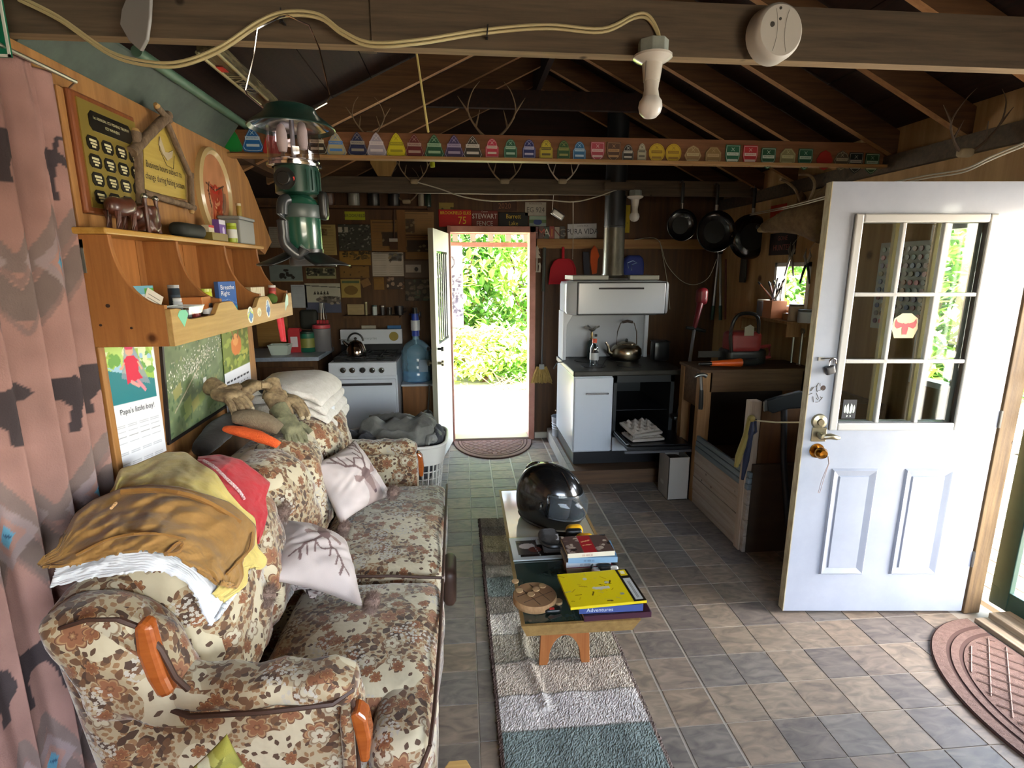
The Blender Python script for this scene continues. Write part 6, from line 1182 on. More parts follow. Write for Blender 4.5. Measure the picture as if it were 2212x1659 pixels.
poster('spoon_rest', 'cream dish lying on top of the gas stove back panel', 'dish', (781, 703, 812, 710), '9a9484', y=5.09); poster('blue_packet', 'blue packet lying on top of the gas stove back panel', 'packet', (837, 703, 866, 711), '2c5c8c', y=5.09)
# whistling kettle
q = P(771, 768, y=4.68); kx_, ky_ = q.x, 4.66; z0 = .951; t = thing('whistling_kettle', 'polished domed whistling kettle with black handle on the gas stove', 'kettle', (kx_, ky_, z0))
part(t, 'body', MB().lathe([(.001, 0), (.082, 0), (.086, .01), (.080, .05), (.066, .09), (.045, .118), (.018, .13), (.001, .132)], (kx_, ky_, z0), 32), mat('polished_steel', 'a89c94', .14, 1), 1); part(t, 'lid_knob', MB().ball((kx_, ky_, z0+.145), .013, 10), bkp, 1)
part(t, 'handle', MB().tube([(kx_+.062*cos(a), ky_, z0+.125+.065*sin(a)) for a in [i*PI/12 for i in range(13)]], .008, 8), bkp, 1); part(t, 'spout', MB().tube([(kx_-.06, ky_-.01, z0+.085), (kx_-.085, ky_-.015, z0+.105), (kx_-.10, ky_-.018, z0+.128)], [.018, .014, .010], 10), MATS['polished_steel'], 1); part(t, 'spout_lever', MB().tube([(kx_-.10, ky_-.018, z0+.135), (kx_-.13, ky_-.018, z0+.14), (kx_-.06, ky_, z0+.135)], .003, 5), steel, 1)
# water jug on its cabinet
cb_ = P(862, 825, y=4.75); cbx0, cbx1 = -.545, -.225; cz = P(895, 830, y=4.7).z
t = thing('plywood_cabinet', 'plain brown plywood cabinet under the water jug', 'cabinet', (-.38, 4.9, 0)); part(t, 'body', MB().box((cbx0, 4.72, 0), (cbx1, 5.1, cz-.02)), wood('cabinet_ply', '70461f', '8a5a2c', 2, .5, .5), bev=.003); part(t, 'top', MB().box((cbx0-.01, 4.70, cz-.02), (cbx1+.01, 5.1, cz)), mat('tray_white', 'a8aab0', .4), bev=.003)
jx_, jy_ = -.425, 4.88; t = thing('water_jug', 'large blue tinted plastic water jug with pump on the plywood cabinet', 'water jug', (jx_, jy_, cz)); jm = frost('jug_blue', '7fa6bc', .5)
prof = [(.001, 0), (.12, 0), (.134, .01)]+[(.134-(.005 if i % 4 in (0, 1) else 0), .02+i*.016) for i in range(14)]+[(.134, .255), (.128, .285), (.10, .33), (.06, .362), (.032, .375), (.030, .41)]
part(t, 'bottle', MB().lathe(prof, (jx_, jy_, cz), 32), jm, 1); part(t, 'water', MB().lathe([(.001, .004), (.127, .004), (.127, .10), (.001, .10)], (jx_, jy_, cz), 28), frost('water_blue', '2f78b8', .75), 1); part(t, 'bottle_label', MB().box((jx_+.03, jy_-.138, cz+.10), (jx_+.11, jy_-.136, cz+.21)), mat('jug_label', '7c8c9c', .5))
pb_ = mat('pump_blue', '26409c', .35); pw = mat('pump_white', 'b8bcc0', .4); part(t, 'cap', MB().cyl((jx_, jy_, cz+.43), .034, .05, 20), pb_, 1); part(t, 'pump_body', MB().cyl((jx_, jy_, cz+.50), .04, .09, 20), pw, 1); pp = part(t, 'pump_top', MB().cyl((jx_, jy_, cz+.575), .033, .06, 20), pb_, 1); part(pp, 'plunger', MB().cyl((jx_, jy_, cz+.63), .022, .05, 14), bkp, 1); part(t, 'pump_spout', MB().tube([(jx_+.03, jy_-.01, cz+.58), (jx_+.05, jy_-.03, cz+.62), (jx_+.055, jy_-.05, cz+.57)], .006, 8).tube([(jx_-.035, jy_, cz+.6), (jx_-.05, jy_-.01, cz+.6)], .008, 8), chrome, 1); part(t, 'tube', MB().cyl((jx_, jy_, cz+.22), .008, .4, 8), mat('tube_clear', '9cb0bc', .3), 1)
q0, q1 = P(928, 832, y=4.66), P(924, 895, y=4.66); t = thing('ladle', 'steel ladle hanging on the right side of the plywood cabinet', 'ladle', tuple(q1)); part(t, 'handle', MB().tube([q0, q1], .008, 8), steel, 1); part(t, 'bowl', MB().lathe([(.001, -.03), (.03, -.022), (.044, 0), (.042, 0), (.028, -.02), (.001, -.027)], q1+Vector((0, 0, 0)), 20, R=Matrix.Rotation(PI/2, 3, 'X')), steel, 1)
for a in t.children: a.location.y += .0
# laundry basket
t = thing('laundry_basket', 'white plastic laundry basket full of grey clothes behind the sofa arm', 'basket', (-.46, 3.5, 0)); bxc, byc = -.47, 3.53
def rr(sx, sy, z, n=36): return [(bxc+sx*(abs(cos(a))**.45)*(1 if cos(a) > 0 else -1), byc+sy*(abs(sin(a))**.45)*(1 if sin(a) > 0 else -1), z) for a in [i/n*2*PI for i in range(n)]]
pl_w = mat('basket_white', 'c4c2ba', .45)
mb = MB(); zz = [0, .04, .10]; 
for z_ in (0.004, .09): mb.v += rr(.27+.05*z_/.5, .20+.03*z_/.5, z_)
n_ = 36; mb.f += [(i, (i+1) % n_, n_+(i+1) % n_, n_+i) for i in range(n_)]+[tuple(reversed(range(n_)))]; mb.m = [0]*len(mb.f); part(t, 'base', mb, pl_w)
mb = MB(); 
for k in range(2): mb.v += rr(.32+.01*k, .235+.01*k, .44); mb.v += rr(.335+.012*k, .245+.01*k, .56)
mb.f += [(i, (i+1) % n_, n_+(i+1) % n_, n_+i) for i in range(n_)]+[(2*n_+i, 2*n_+(i+1) % n_, 3*n_+(i+1) % n_, 3*n_+i) for i in range(n_)]; mb.m = [0]*len(mb.f); part(t, 'rim', mb, pl_w, 2); part(t, 'rim_lip', MB().tube(rr(.345, .255, .565)+rr(.345, .255, .565)[:1], .012, 8), pl_w, 1)
mb = MB()
lo_, hi_ = rr(.28, .205, .085), rr(.32, .235, .44)
for i in range(36):
    a, b_ = Vector(lo_[i]), Vector(hi_[i]); mb.bar(a, b_, .009, .009)
for z_ in (.14, .19, .24, .29, .34, .39): u_ = (z_-.085)/.355; ring_ = rr(.28+.04*u_, .205+.03*u_, z_); mb.tube(ring_+ring_[:1], .0045, 5)
part(t, 'lattice', mb, pl_w)
ck = [cloth('grey_cloth', '4e4e4a', '74736c', 6), cloth('charcoal_cloth', '28292c', '3c3d42', 6), cloth('light_grey_cloth', '8e8e88', '6e6e6a', 6)]
def crumple(name, label, c, half, m, seed, grp=None):
    return solo(name, MB().rbox(c, half, min(half)*.95, 22, fn=lambda p, g: (p[0]*(1+.25*vn(p, 9, seed)), p[1]*(1+.2*vn(p, 8, seed+1)), p[2]+.05*vn(p, 13, seed+2)+.025*abs(vn(p, 28, seed+3)))), m, label, 'clothes', grp, smooth=2)
crumple('folded_clothes', 'dark clothes filling the laundry basket', (-.47, 3.53, .42), (.27, .19, .15), ck[1], 3); crumple('grey_shirt', 'crumpled grey shirt heaped on top of the laundry basket', (-.43, 3.55, .60), (.24, .16, .085), ck[0], 7); crumple('dark_shirt', 'dark charcoal shirt at the right side of the laundry basket', (-.24, 3.50, .56), (.10, .12, .06), ck[1], 12); crumple('grey_sock', 'light grey rolled sock at the front edge of the laundry basket', (-.22, 3.38, .575), (.045, .035, .035), ck[2], 5)
crumple('shirt_sleeve', 'dark striped sleeve lying behind the far sofa arm', (-.68, 3.44, .60), (.12, .09, .03), ck[1], 15)

# ================================================================ WOOD COOKSTOVE
cs = thing('cookstove', 'antique white enamel wood cookstove with warming hood beside the rear door', 'stove', (1.27, 4.4, .12)); SX0, SX1, SY0, SY1, SZ = .85, 1.66, 4.05, 4.80, .90
hb = thing('hearth_platform', 'low grey tiled platform under the wood cookstove', 'platform', (1.25, 4.5, 0)); part(hb, 'slab', MB().box((.825, 3.95, 0), (1.9, 5.15, .115)), wood('hearth_wood', '4a3524', '5e452f', 0, .6)); 
for i in range(7): part(hb, 'tile', MB().box((.818, 3.955+i*.17, .002), (.824, 3.955+i*.17+.166, .118)), mat('tile_side_grey', '8c8880', .4, c2='7a7670', sc_=(9, 9, 9)))
for i in range(7):
    for j in range(2): part(hb, 'tile', MB().box((.826+j*.0, 3.955+i*.17, .1155), (.855 if j == 0 else .855, 3.955+i*.17+.166, .119)), MATS['tile_side_grey']) if j == 0 else None
part(cs, 'plinth', MB().box((SX0+.02, SY0+.05, .119), (SX1, SY1, .235)), blk_e)
part(cs, 'firebox_side', MB().box((SX0, SY0, .235), (SX0+.31, SY1, .855)), enam, bev=.008)
d_ = part(cs, 'firebox_door', MB().box((SX0+.006, SY0-.014, .245), (SX0+.312, SY0, .845)), enam, bev=.007); part(d_, 'door_handle', MB().box((SX0+.09, SY0-.045, .715), (SX0+.27, SY0-.025, .730)).box((SX0+.095, SY0-.03, .718), (SX0+.11, SY0-.012, .727)).box((SX0+.25, SY0-.03, .718), (SX0+.265, SY0-.012, .727)), chrome, bev=.004)
ov_ = MB().box((SX0+.32, SY0+.0, .38), (SX0+.345, SY1, .855)).box((SX1-.03, SY0, .38), (SX1, SY1, .855)).box((SX0+.32, SY0, .80), (SX1, SY1, .855)).box((SX0+.32, SY0, .38), (SX1, SY1, .40)).box((SX0+.32, SY1-.02, .38), (SX1, SY1, .855))
part(cs, 'oven_cavity', ov_, mat('oven_black', '17191b', .6)); part(cs, 'oven_rack', MB().box((SX0+.35, SY0+.05, .56), (SX1-.03, SY1-.04, .565)), mat('rack_dark', '2a2c30', .5, .6))
dr = part(cs, 'oven_door', MB().box((SX0+.325, SY0-.40, .375), (SX1+.01, SY0, .40)).box((SX0+.36, SY0-.375, .40), (SX1-.02, SY0-.02, .408)), blk_e, bev=.004, label='open black oven door lowered flat'); part(dr, 'door_edge', MB().box((SX0+.30, SY0-.42, .36), (SX1+.05, SY0-.40, .378)), mat('door_steel', '5c5c60', .35, .7)); part(dr, 'hinge_bar', MB().bar((SX0+.335, SY0-.36, .412), (SX0+.335, SY0-.03, .412), .02, .01), steel)
part(cs, 'lower_drawer', MB().box((SX0+.32, SY0-.012, .24), (SX1-.01, SY0+.1, .355)), enam, bev=.006)
part(cs, 'cooking_top', MB().box((SX0-.01, SY0-.03, .858), (SX1+.06, SY1, SZ)), mat('black_top', '26241f', .45, .4, c2='38342e', sc_=(9, 9, 9)), bev=.008)
for i, (x, y) in enumerate(((1.05, 4.25), (1.05, 4.52), (1.35, 4.25), (1.35, 4.52))): part(cs, 'stove_lid', MB().cyl((x, y, SZ+.002), .10, .005, 28), cast)
bs = [(SX0+.015, .90), (SX0+.015, 1.26), (SX0+.05, 1.30), (SX1-.03, 1.30), (SX1-.03, .90)]
part(cs, 'splash_back', MB().prism(bs, (0, 4.70, 0), (1, 0, 0), (0, 0, 1), (0, .08, 0)), mat('enamel_grey', 'a4a8ae', .3, coat=.3), bev=.01)
part(cs, 'side_column', MB().prism([(.0, .90), (.03, .90), (.035, 1.20), (.08, 1.28), (.08, 1.32), (0, 1.32)], (SX0, 4.55, 0), (1, 0, 0), (0, 0, 1), (0, .22, 0)), enam, bev=.006); part(cs, 'side_column', MB().box((SX1-.055, 4.66, .90), (SX1-.02, 4.72, 1.30)), enam, bev=.006)
part(cs, 'warming_hood', MB().rbox((1.295, 4.62, 1.435), (.44, .18, .145), .04, 8), enam, 2)
hd = part(cs, 'hood_door', MB().box((SX0+.10, 4.428, 1.305), (SX1+.03, 4.442, 1.56)), enam, bev=.012); part(hd, 'door_gap', MB().box((SX0+.092, 4.436, 1.297), (SX1+.038, 4.441, 1.568)), mat('seam_black', '1e1e20', .6)); part(hd, 'door_handle', MB().box((1.12, 4.412, 1.508), (1.50, 4.429, 1.522)), mat('handle_dark', '3a3638', .3, .6), bev=.004)
hs2 = part(cs, 'hood_shelf', MB().box((.90, 4.43, 1.585), (1.20, 4.78, 1.622)).box((1.38, 4.43, 1.585), (1.63, 4.78, 1.622)), mat('shelf_grey_enamel', '9a9c92', .4), bev=.006)
part(cs, 'damper_ring', MB().lathe([(.085, 0), (.15, 0), (.155, .012), (.10, .03), (.085, .035)], (1.29, 4.60, 1.585), 28), steel, 1)
part(cs, 'water_handle', MB().tube([(SX0+.02, 4.5, .895), (SX0-.06, 4.45, .90), (SX0-.10, 4.42, .85)], .005, 6), cast, 1)
px_ = P(1325, 560, y=4.62).x; sp = thing('stove_pipe', 'metal stove pipe, dull silver below and black above, rising from the cookstove hood', 'stove pipe', (px_, 4.62, 1.60)); zt1 = P(1325, 490, y=4.62).z
part(sp, 'lower_pipe', MB().lathe([(.096, 1.60), (.098, 1.62), (.090, 1.64), (.086, zt1), (.090, zt1+.004)], (px_, 4.62, 0), 28), mat('galvanised', '8c8a7e', .35, .85, c2='66655a', sc_=(12, 12, 5)), 1); part(sp, 'upper_pipe', MB().lathe([(.084, zt1-.02), (.088, zt1), (.088, 3.3), (.08, 3.3)], (px_, 4.62, 0), 28), mat('pipe_black', '24272a', .45, .5), 1)
part(ceil, 'beam_collar', MB().box((px_-.12, 4.5, 2.30), (px_+.12, 4.56, 2.36)), beam_m)
# things on the cookstove
def at_z(u, v, z): return P(u, v, z=z)
q = P(1277, 775, z=SZ+.002); t = thing('camp_stove', 'small camping burner screwed on a dark green gas bottle on the cookstove', 'camping stove', tuple(q)); x, y, z = q
part(t, 'gas_bottle', MB().lathe([(.001, 0), (.036, 0), (.038, .008), (.038, .135), (.03, .158), (.014, .17), (.001, .17)], q, 24), mat('bottle_green_dark', '243436', .3, coat=.5), 1); part(t, 'valve', MB().lathe([(.012, .17), (.016, .18), (.01, .19), (.013, .22), (.008, .24), (.001, .24)], q, 14), mat('brass', '94805a', .3, .9), 1); part(t, 'valve_knob', MB().cyl((x+.035, y, z+.205), .012, .02, 12, ax=0), bkp, 1)
part(t, 'burner_head', MB().lathe([(.01, .24), (.03, .252), (.034, .268), (.028, .27), (.001, .265)], q, 20), steel, 1)
for i in range(4): a = i*PI/2+.3; part(t, 'pot_support', MB().bar((x+.02*cos(a), y+.02*sin(a), z+.262), (x+.075*cos(a), y+.075*sin(a), z+.285), .004, .016), steel)
q = P(1283, 790, z=SZ+.002); t = thing('plastic_bottle', 'clear plastic bottle with orange cap at the front of the cookstove', 'bottle', tuple(q)); part(t, 'bottle', MB().lathe([(.001, 0), (.034, 0), (.036, .01), (.033, .03), (.036, .05), (.036, .10), (.033, .115), (.036, .13), (.03, .16), (.017, .178), (.016, .19)], q, 24), glass('bottle_clear', 'd4dce0', .05, .7), 1)
part(t, 'label', MB().lathe([(.0372, .05), (.0372, .11)], q, 24), mat('label_grey', 'a8acae', .4), 1); part(t, 'cap', MB().cyl(q+Vector((0, 0, .205)), .018, .032, 20), mat('cap_orange', 'd8502c', .4), 1)
q = P(1352, 776, z=SZ+.002); t = thing('tea_kettle', 'dull silver round kettle with tall wire handle on the cookstove', 'kettle', tuple(q)); x, y, z = q; km = mat('aged_aluminium', '9a8e78', .27, 1, c2='b5aa94', sc_=(14, 14, 14)); K = 1.18
part(t, 'body', MB().lathe([(a*K, b_*K) for a, b_ in ((.001, 0), (.085, 0), (.105, .012), (.112, .045), (.108, .08), (.088, .105), (.062, .114), (.060, .116))], q, 36), km, 1); part(t, 'lid', MB().lathe([(a*K, b_*K) for a, b_ in ((.066, .114), (.064, .12), (.045, .128), (.015, .134), (.001, .135))], q, 28), km, 1); part(t, 'lid_knob', MB().ball((x, y, z+.168), .014, 10), bkp, 1)
part(t, 'spout', MB().tube([(x-.11, y, z+.045), (x-.155, y-.005, z+.07), (x-.165, y-.008, z+.12), (x-.19, y-.01, z+.155)], [.026, .018, .013, .010], 12), km, 1)
part(t, 'handle', MB().tube([(x-.09, y, z+.13), (x-.085, y, z+.24), (x-.06, y, z+.315), (x, y, z+.33), (x+.06, y, z+.315), (x+.085, y, z+.24), (x+.09, y, z+.13)], .005, 8), mat('handle_wire', '5c564c', .4, .7), 1); part(t, 'grip', MB().tube([(x-.045, y, z+.323), (x, y, z+.333), (x+.045, y, z+.323)], .012, 10), mat('grip_brown', '3a2c24', .5), 1)
q = P(1424, 778, z=SZ+.002); t = thing('black_can', 'square black tin with glossy front at the right of the cookstove top', 'tin', tuple(q)); part(t, 'tin', MB().rbox(q+Vector((0, 0, .085)), (.068, .06, .083), .02, 6), blk_e, 1); part(t, 'rim', MB().tube([q+Vector(a) for a in ((-.066, -.058, .165), (.066, -.058, .165), (.066, .058, .165), (-.066, .058, .165), (-.066, -.058, .165))], .005, 6), MATS['rack_dark'], 1)
solo('poker', MB().tube([at_z(1300, 793, SZ+.006), at_z(1308, 778, SZ+.006), at_z(1325, 769, SZ+.02), at_z(1338, 770, SZ+.006)], .004, 6), cast, 'thin black lifting hook lying in front of the silver kettle', 'poker', smooth=1)
# egg cartons on the open oven door
ecm = mat('moulded_pulp', '9c9288', .95, bump=.4, bsc=120)
def eggc(lbl, c, rot, tilt):
    c = Vector(c); R_ = Matrix.Rotation(rot, 3, 'Z') @ Matrix.Rotation(tilt, 3, 'X'); t = thing('egg_carton', lbl, 'egg carton', tuple(c), 'egg cartons on the open oven door')
    def f(u, v): 
        a, b_ = (u-.5)*.26, (v-.5)*.19; h = .032+.014*cos(a*2*PI/.065)*cos(b_*2*PI/.085+PI*.2); e = max(abs(u-.5), abs(v-.5)); h *= 1 if e < .44 else .3; return tuple(c+R_@Vector((a, b_, h)))
    part(t, 'cups', MB().grid(f, 32, 24), ecm, 2); part(t, 'tray', MB().rbox(c+R_@Vector((0, 0, .012)), (.132, .097, .012), .01, 8, R=R_), ecm, 2)
    fl_ = MB().rbox(c+R_@Vector((0, -.10, .012)), (.13, .012, .012), .008, 6, R=R_); part(t, 'flap', fl_, ecm, 1)
eggc('lower grey pulp egg carton on the open oven door', (SX0+.50, SY0-.20, .412), .12, 0); eggc('upper grey pulp egg carton tilted on top of the other', (SX0+.485, SY0-.18, .475), .35, .28)
# bucket, broom, dustpan etc.
q = P(1207, 962, z=.12); t = thing('ash_bucket', 'narrow white metal bucket on the platform edge left of the cookstove', 'bucket', (.845, 4.62, .12)); bxx, byy = .79, 4.80
q = P(1210, 965, z=.0); bxx, byy = q.x-.01, q.y
bkt = bpy.data.objects['ash_bucket']; bkt.location = (bxx, byy, .003); LOC[bkt.name] = Vector(bkt.location)
part(bkt, 'pail', MB().lathe([(.001, 0), (.055, 0), (.058, .005), (.078, .30), (.082, .305), (.075, .30), (.054, .01), (.001, .01)], (bxx, byy, .003), 24), mat('pail_white', 'a8acb4', .35, .2), 1)
for zz_ in (.19, .215, .24): part(bkt, 'band', MB().tube([((bxx+(.0585+.0655*zz_)*cos(a)), byy+(.0585+.0655*zz_)*sin(a), zz_+.003) for a in [i/20*2*PI for i in range(21)]], .003, 5), mat('pail_band', 'c8ccd2', .4))
t = thing('wooden_cross_stick', 'thin crossed wooden sticks standing in the white bucket', 'stick', (bxx, byy, .2)); part(t, 'stick', MB().tube([(bxx+.02, byy, .02), (bxx-.02, byy, .40)], .006, 6), mat('stick_pale', 'a08468', .7)); part(t, 'crossbar', MB().tube([(bxx-.045, byy-.01, .365), (bxx+.035, byy-.01, .345)], .007, 6), MATS['stick_pale'])
q0, q1 = P(1176, 535, y=5.12), P(1170, 790, y=5.12); t = thing('broom', 'corn broom hanging head down beside the rear door', 'broom', (q1.x, 5.12, q1.z-.2)); part(t, 'handle', MB().tube([q0, q1], .010, 10), mat('broom_handle', '4a4a4c', .4), 1); part(t, 'upper_handle', MB().tube([q0-Vector((0, 0, .0)), q0.lerp(q1, .36)], .016, 10), mat('broom_green_grip', '2c3832', .5), 1)
hx = q1.x; part(t, 'collar', MB().cbox(q1+Vector((0, 0, -.01)), (.05, .03, .05)), mat('broom_grey', '8c8c88', .5), bev=.006)
mb = MB()
for i in range(46):
    u = i/45*2-1; mb.tube([(hx+u*.05, 5.12+random.uniform(-.012, .012), q1.z-.01), (hx+u*.075, 5.12+random.uniform(-.015, .015), q1.z-.08), (hx+u*.105, 5.12+random.uniform(-.02, .02), q1.z-.17+random.uniform(-.01, .01))], .0035, 4)
part(t, 'bristles', mb, mat('straw', 'a08448', .9, c2='b89a58', sc_=(30, 30, 30)), kind='stuff', fix=False)
# hang dustpan
q = P(1216, 565, y=5.13); t = thing('dustpan', 'red dustpan hanging upside down between the door and the cookstove', 'dustpan', tuple(q)); rp_ = mat('dustpan_red', 'a01420', .6, spec=.2)
part(t, 'pan', MB().prism([(-.13, -.21), (.13, -.21), (.115, -.06), (.085, -.0), (.05, .02), (-.05, .02), (-.085, 0), (-.115, -.06)], q+Vector((0, 0, 0)), (1, 0, 0), (0, 0, 1), (0, .02, 0)), rp_, bev=.006); part(t, 'rim', MB().tube([q+Vector(a) for a in ((-.13, -.005, -.21), (-.115, -.02, -.06), (-.085, -.03, 0), (-.05, -.03, .02), (.05, -.03, .02), (.085, -.03, 0), (.115, -.02, -.06), (.13, -.005, -.21))], .007, 8), rp_, 1); part(t, 'handle', MB().rbox(q+Vector((0, .0, .075)), (.014, .012, .06), .01, 6), rp_, 1)
mb = MB().prism([(0, .13), (.03, .10), (.055, .03), (.04, -.0), (.035, -.13), (-.01, -.14), (-.035, -.02), (-.03, .08)], P(1283, 560, y=5.12), (1, 0, 0), (0, 0, 1), (0, .02, 0)); o = solo('orange_rag', mb, cloth('orange_cloth', 'c85010', 'b84408'), 'bright orange cloth hanging behind the stove pipe', 'cloth', bev=.008)
solo('oven_mitt', MB().prism([(-.03, .12), (.03, .12), (.045, -.10), (-.01, -.12)], P(1265, 572, y=5.13), (1, 0, 0), (0, 0, 1), (0, .015, 0)), mat('grey_cloth_dark', '34343a', .9), 'dark grey cloth hanging left of the orange cloth', 'cloth', bev=.006)
q = P(1368, 575, y=5.1); t = thing('baseball_cap', 'blue cap with pale logo hanging right of the stove pipe', 'cap', tuple(q)); part(t, 'crown', MB().rbox(q, (.10, .04, .10), .035, 12, fn=lambda p, g: (p[0]*(1-.25*(g[2] > 0)*g[2]**2), p[1], p[2])), mat('cap_blue', '1a2c78', .7), 2); part(t, 'logo', MB().tube([q+Vector((-.06, -.045, -.02)), q+Vector((-.07, -.045, .03)), q+Vector((-.02, -.045, .05)), q+Vector((.02, -.045, .03)), q+Vector((-.03, -.045, .015)), q+Vector((-.03, -.045, -.04))], .005, 6), mat('logo_pale', '9cb4d8', .6), 1)
q = P(1160, 560, y=5.15); t = thing('tree_cutout', 'thin white metal cutout of a pine tree beside the rear door', 'ornament', tuple(q)); tm = mat('cutout_white', 'b0a898', .5); part(t, 'tree', MB().prism([(0, .13), (.02, .09), (.01, .09), (.03, .05), (.012, .05), (.04, .01), (.006, .01), (.006, -.11), (-.006, -.11), (-.006, .01), (-.035, .01), (-.012, .05), (-.028, .05), (-.01, .09), (-.02, .09)], q, (1, 0, 0), (0, 0, 1), (0, .004, 0)), tm); part(t, 'base', MB().box(tuple(q+Vector((-.025, 0, -.12))), tuple(q+Vector((.035, .004, -.11)))), tm); part(t, 'deer', MB().prism([(.015, -.11), (.02, -.06), (.01, -.04), (.03, -.03), (.04, -.06), (.035, -.11)], q, (1, 0, 0), (0, 0, 1), (0, .004, 0)), tm)
# pans hanging from the far beam
panm = mat('pan_black', '191a1b', .25, .5, coat=.4); pani = mat('pan_inner', '222322', .4, .4)
for u, v, r, lbl in ((1469, 487, .128, 'smallest frying pan hanging leftmost from the far beam'), (1542, 501, .168, 'middle frying pan with dark rim hanging from the far beam'), (1620, 512, .185, 'largest frying pan hanging nearest the deer head')):
    q = P(u, v, y=4.50); t = thing('frying_pan', lbl, 'frying pan', tuple(q), 'frying pans on the far beam'); Rp = Matrix.Rotation(PI/2, 3, 'X') @ Matrix.Rotation(.0, 3, 'Z')
    k = 1 if u < 1600 else -1
    part(t, 'pan', MB().lathe([(.001, 0), (r*.78, 0), (r*.92, .018), (r, .045), (r*.975, .046), (r*.9, .022), (r*.75, .006), (.001, .006)] if k > 0 else [(.001, .046), (r*.78, .046), (r*.92, .03), (r, 0), (r*.975, 0), (r*.9, .026), (r*.75, .04), (.001, .04)], q, 36, R=Rp), panm, 1)
    part(t, 'pan_base', MB().lathe([(.001, .007), (r*.55, .007), (r*.55, .0072)] if k > 0 else [(.001, .047), (r*.6, .047), (r*.6, .0472)], q, 28, R=Rp), pani); part(t, 'ferrule', MB().cyl(q+Vector((0, -.02, r+.02)), .014, .05, 10), steel, 1); part(t, 'handle', MB().rbox(q+Vector((0, -.018, r+.12)), (.014, .010, .085), .009, 6), bkp, 1)
    part(t, 'hook', MB().tube([q+Vector((0, -.018, r+.20)), q+Vector((0, .0, r+.225)), q+Vector((0, .058, r+.215))], .003, 6), steel, 1)

# ================================================================ FRONT DOOR (open, white, nine lights)
H0 = Vector((2.425, 2.165, 0)); F0 = Vector((1.55, 2.245, 0)); ux = (H0-F0).normalized(); DW = (H0-F0).length; uz = Vector((0, 0, 1)); un = ux.cross(uz)   # un faces the camera
def D(u, z, n=0): return F0+ux*u+uz*z+un*n
door = thing('door_1', None, None, tuple(F0), kind='structure')
dp = mat('door_paint', '989da9', .4, c2='8b919d', sc_=(3, 3, 3), coat=.2); dpt = mat('door_edge_aged', 'b3a98a', .6, c2='8a7a5c', sc_=(40, 40, 12)); dfr = mat('glazing_frame', 'a9a8a5', .35)
def dbox(mb, u0, u1, z0, z1, n0, n1, m=0): return mb.hexa([D(u0, z0, n1), D(u1, z0, n1), D(u1, z0, n0), D(u0, z0, n0), D(u0, z1, n1), D(u1, z1, n1), D(u1, z1, n0), D(u0, z1, n0)], m)
Z0, Z1 = .018, 2.028
def pu(u_, v_):
    d = RW @ Vector((u_-CX, v_-CY, FP)); t = (F0-EYE).dot(un)/d.dot(un); p = EYE+d*t; return (p-F0).dot(ux), p.z
wu0, wz1 = pu(1850, 466); wu1, _ = pu(2150, 468); _, wz0 = pu(1955, 925); wu1 = min(wu1, DW-.10)
mb = MB(); dbox(mb, 0, wu0, Z0, Z1, 0, -.044); dbox(mb, wu1, DW, Z0, Z1, 0, -.044); dbox(mb, wu0, wu1, wz1, Z1, 0, -.044); dbox(mb, wu0, wu1, Z0, wz0, 0, -.044)
part(door, 'door_leaf', mb, dp); mb = MB(); dbox(mb, -.004, 0, Z0, Z1, .0005, -.0445); part(door, 'door_edge', mb, dpt)
mb = MB(); t_ = .028
for n0, n1 in ((.014, -.0), (-.044, -.058)):
    dbox(mb, wu0-.008, wu0+t_, wz0-.008, wz1+.008, n0, n1); dbox(mb, wu1-t_, wu1+.008, wz0-.008, wz1+.008, n0, n1); dbox(mb, wu0+t_, wu1-t_, wz1-t_, wz1+.008, n0, n1); dbox(mb, wu0+t_, wu1-t_, wz0-.008, wz0+t_, n0, n1)
part(door, 'window_frame', mb, dfr, bev=.006)
iu0, iu1, iz0, iz1 = wu0+t_, wu1-t_, wz0+t_, wz1-t_
zA = pu(1990, 636)[1]; zB = pu(1955, 780)[1]; uA = iu0+(iu1-iu0)/3; uB = iu0+2*(iu1-iu0)/3
for u in (uA, uB): mb = MB(); dbox(mb, u-.009, u+.009, iz0, iz1, .010, -.012); part(door, 'muntin', mb, dfr, bev=.004); mb = MB(); dbox(mb, u-.010, u+.010, iz0, iz1, -.030, -.05); part(door, 'muntin', mb, mat('muntin_amber', 'a88a4c', .5), label='yellowed outer glazing bar')
for z in (zA, zB): mb = MB(); dbox(mb, iu0, iu1, z-.009, z+.009, .010, -.012); part(door, 'muntin', mb, dfr, bev=.004)
us = [iu0, uA, uB, iu1]; zs3 = [iz0, zB, zA, iz1]; gd = glass('door_glass', 'dfe4e0', .03, .15)
for i in range(3):
    for j in range(3): mb = MB(); dbox(mb, us[i], us[i+1], zs3[j], zs3[j+1], -.018, -.022); part(door, 'pane', mb, gd)
# two raised panels
for (a, b_) in ((1772, 1896), (1930, 2060)):
    ua, zt_ = pu(a+25, 1012); ub, _ = pu(b_, 1012); _, zb_ = pu(a+20, 1240); mb = MB()
    for k, (e0, e1, n) in enumerate(((0, .012, .006), (.012, .03, -.004))):
        pass
    o_ = [(ua, zb_), (ub, zb_), (ub, zt_), (ua, zt_)]; ins = lambda d: [(ua+d, zb_+d), (ub-d, zb_+d), (ub-d, zt_-d), (ua+d, zt_-d)]
    lv = [(ins(0), .0005), (ins(.008), .010), (ins(.014), .0085), (ins(.036), .0015), (ins(.040), .0075)]
    for pts, n in lv: mb.v += [tuple(D(p_[0], p_[1], n)) for p_ in pts]
    for j in range(len(lv)-1): mb.f += [(j*4+i, j*4+(i+1) % 4, (j+1)*4+(i+1) % 4, (j+1)*4+i) for i in range(4)]
    mb.f.append(tuple(range(len(lv)*4-4, len(lv)*4))); mb.m = [0]*len(mb.f); part(door, 'raised_panel', mb, dp)
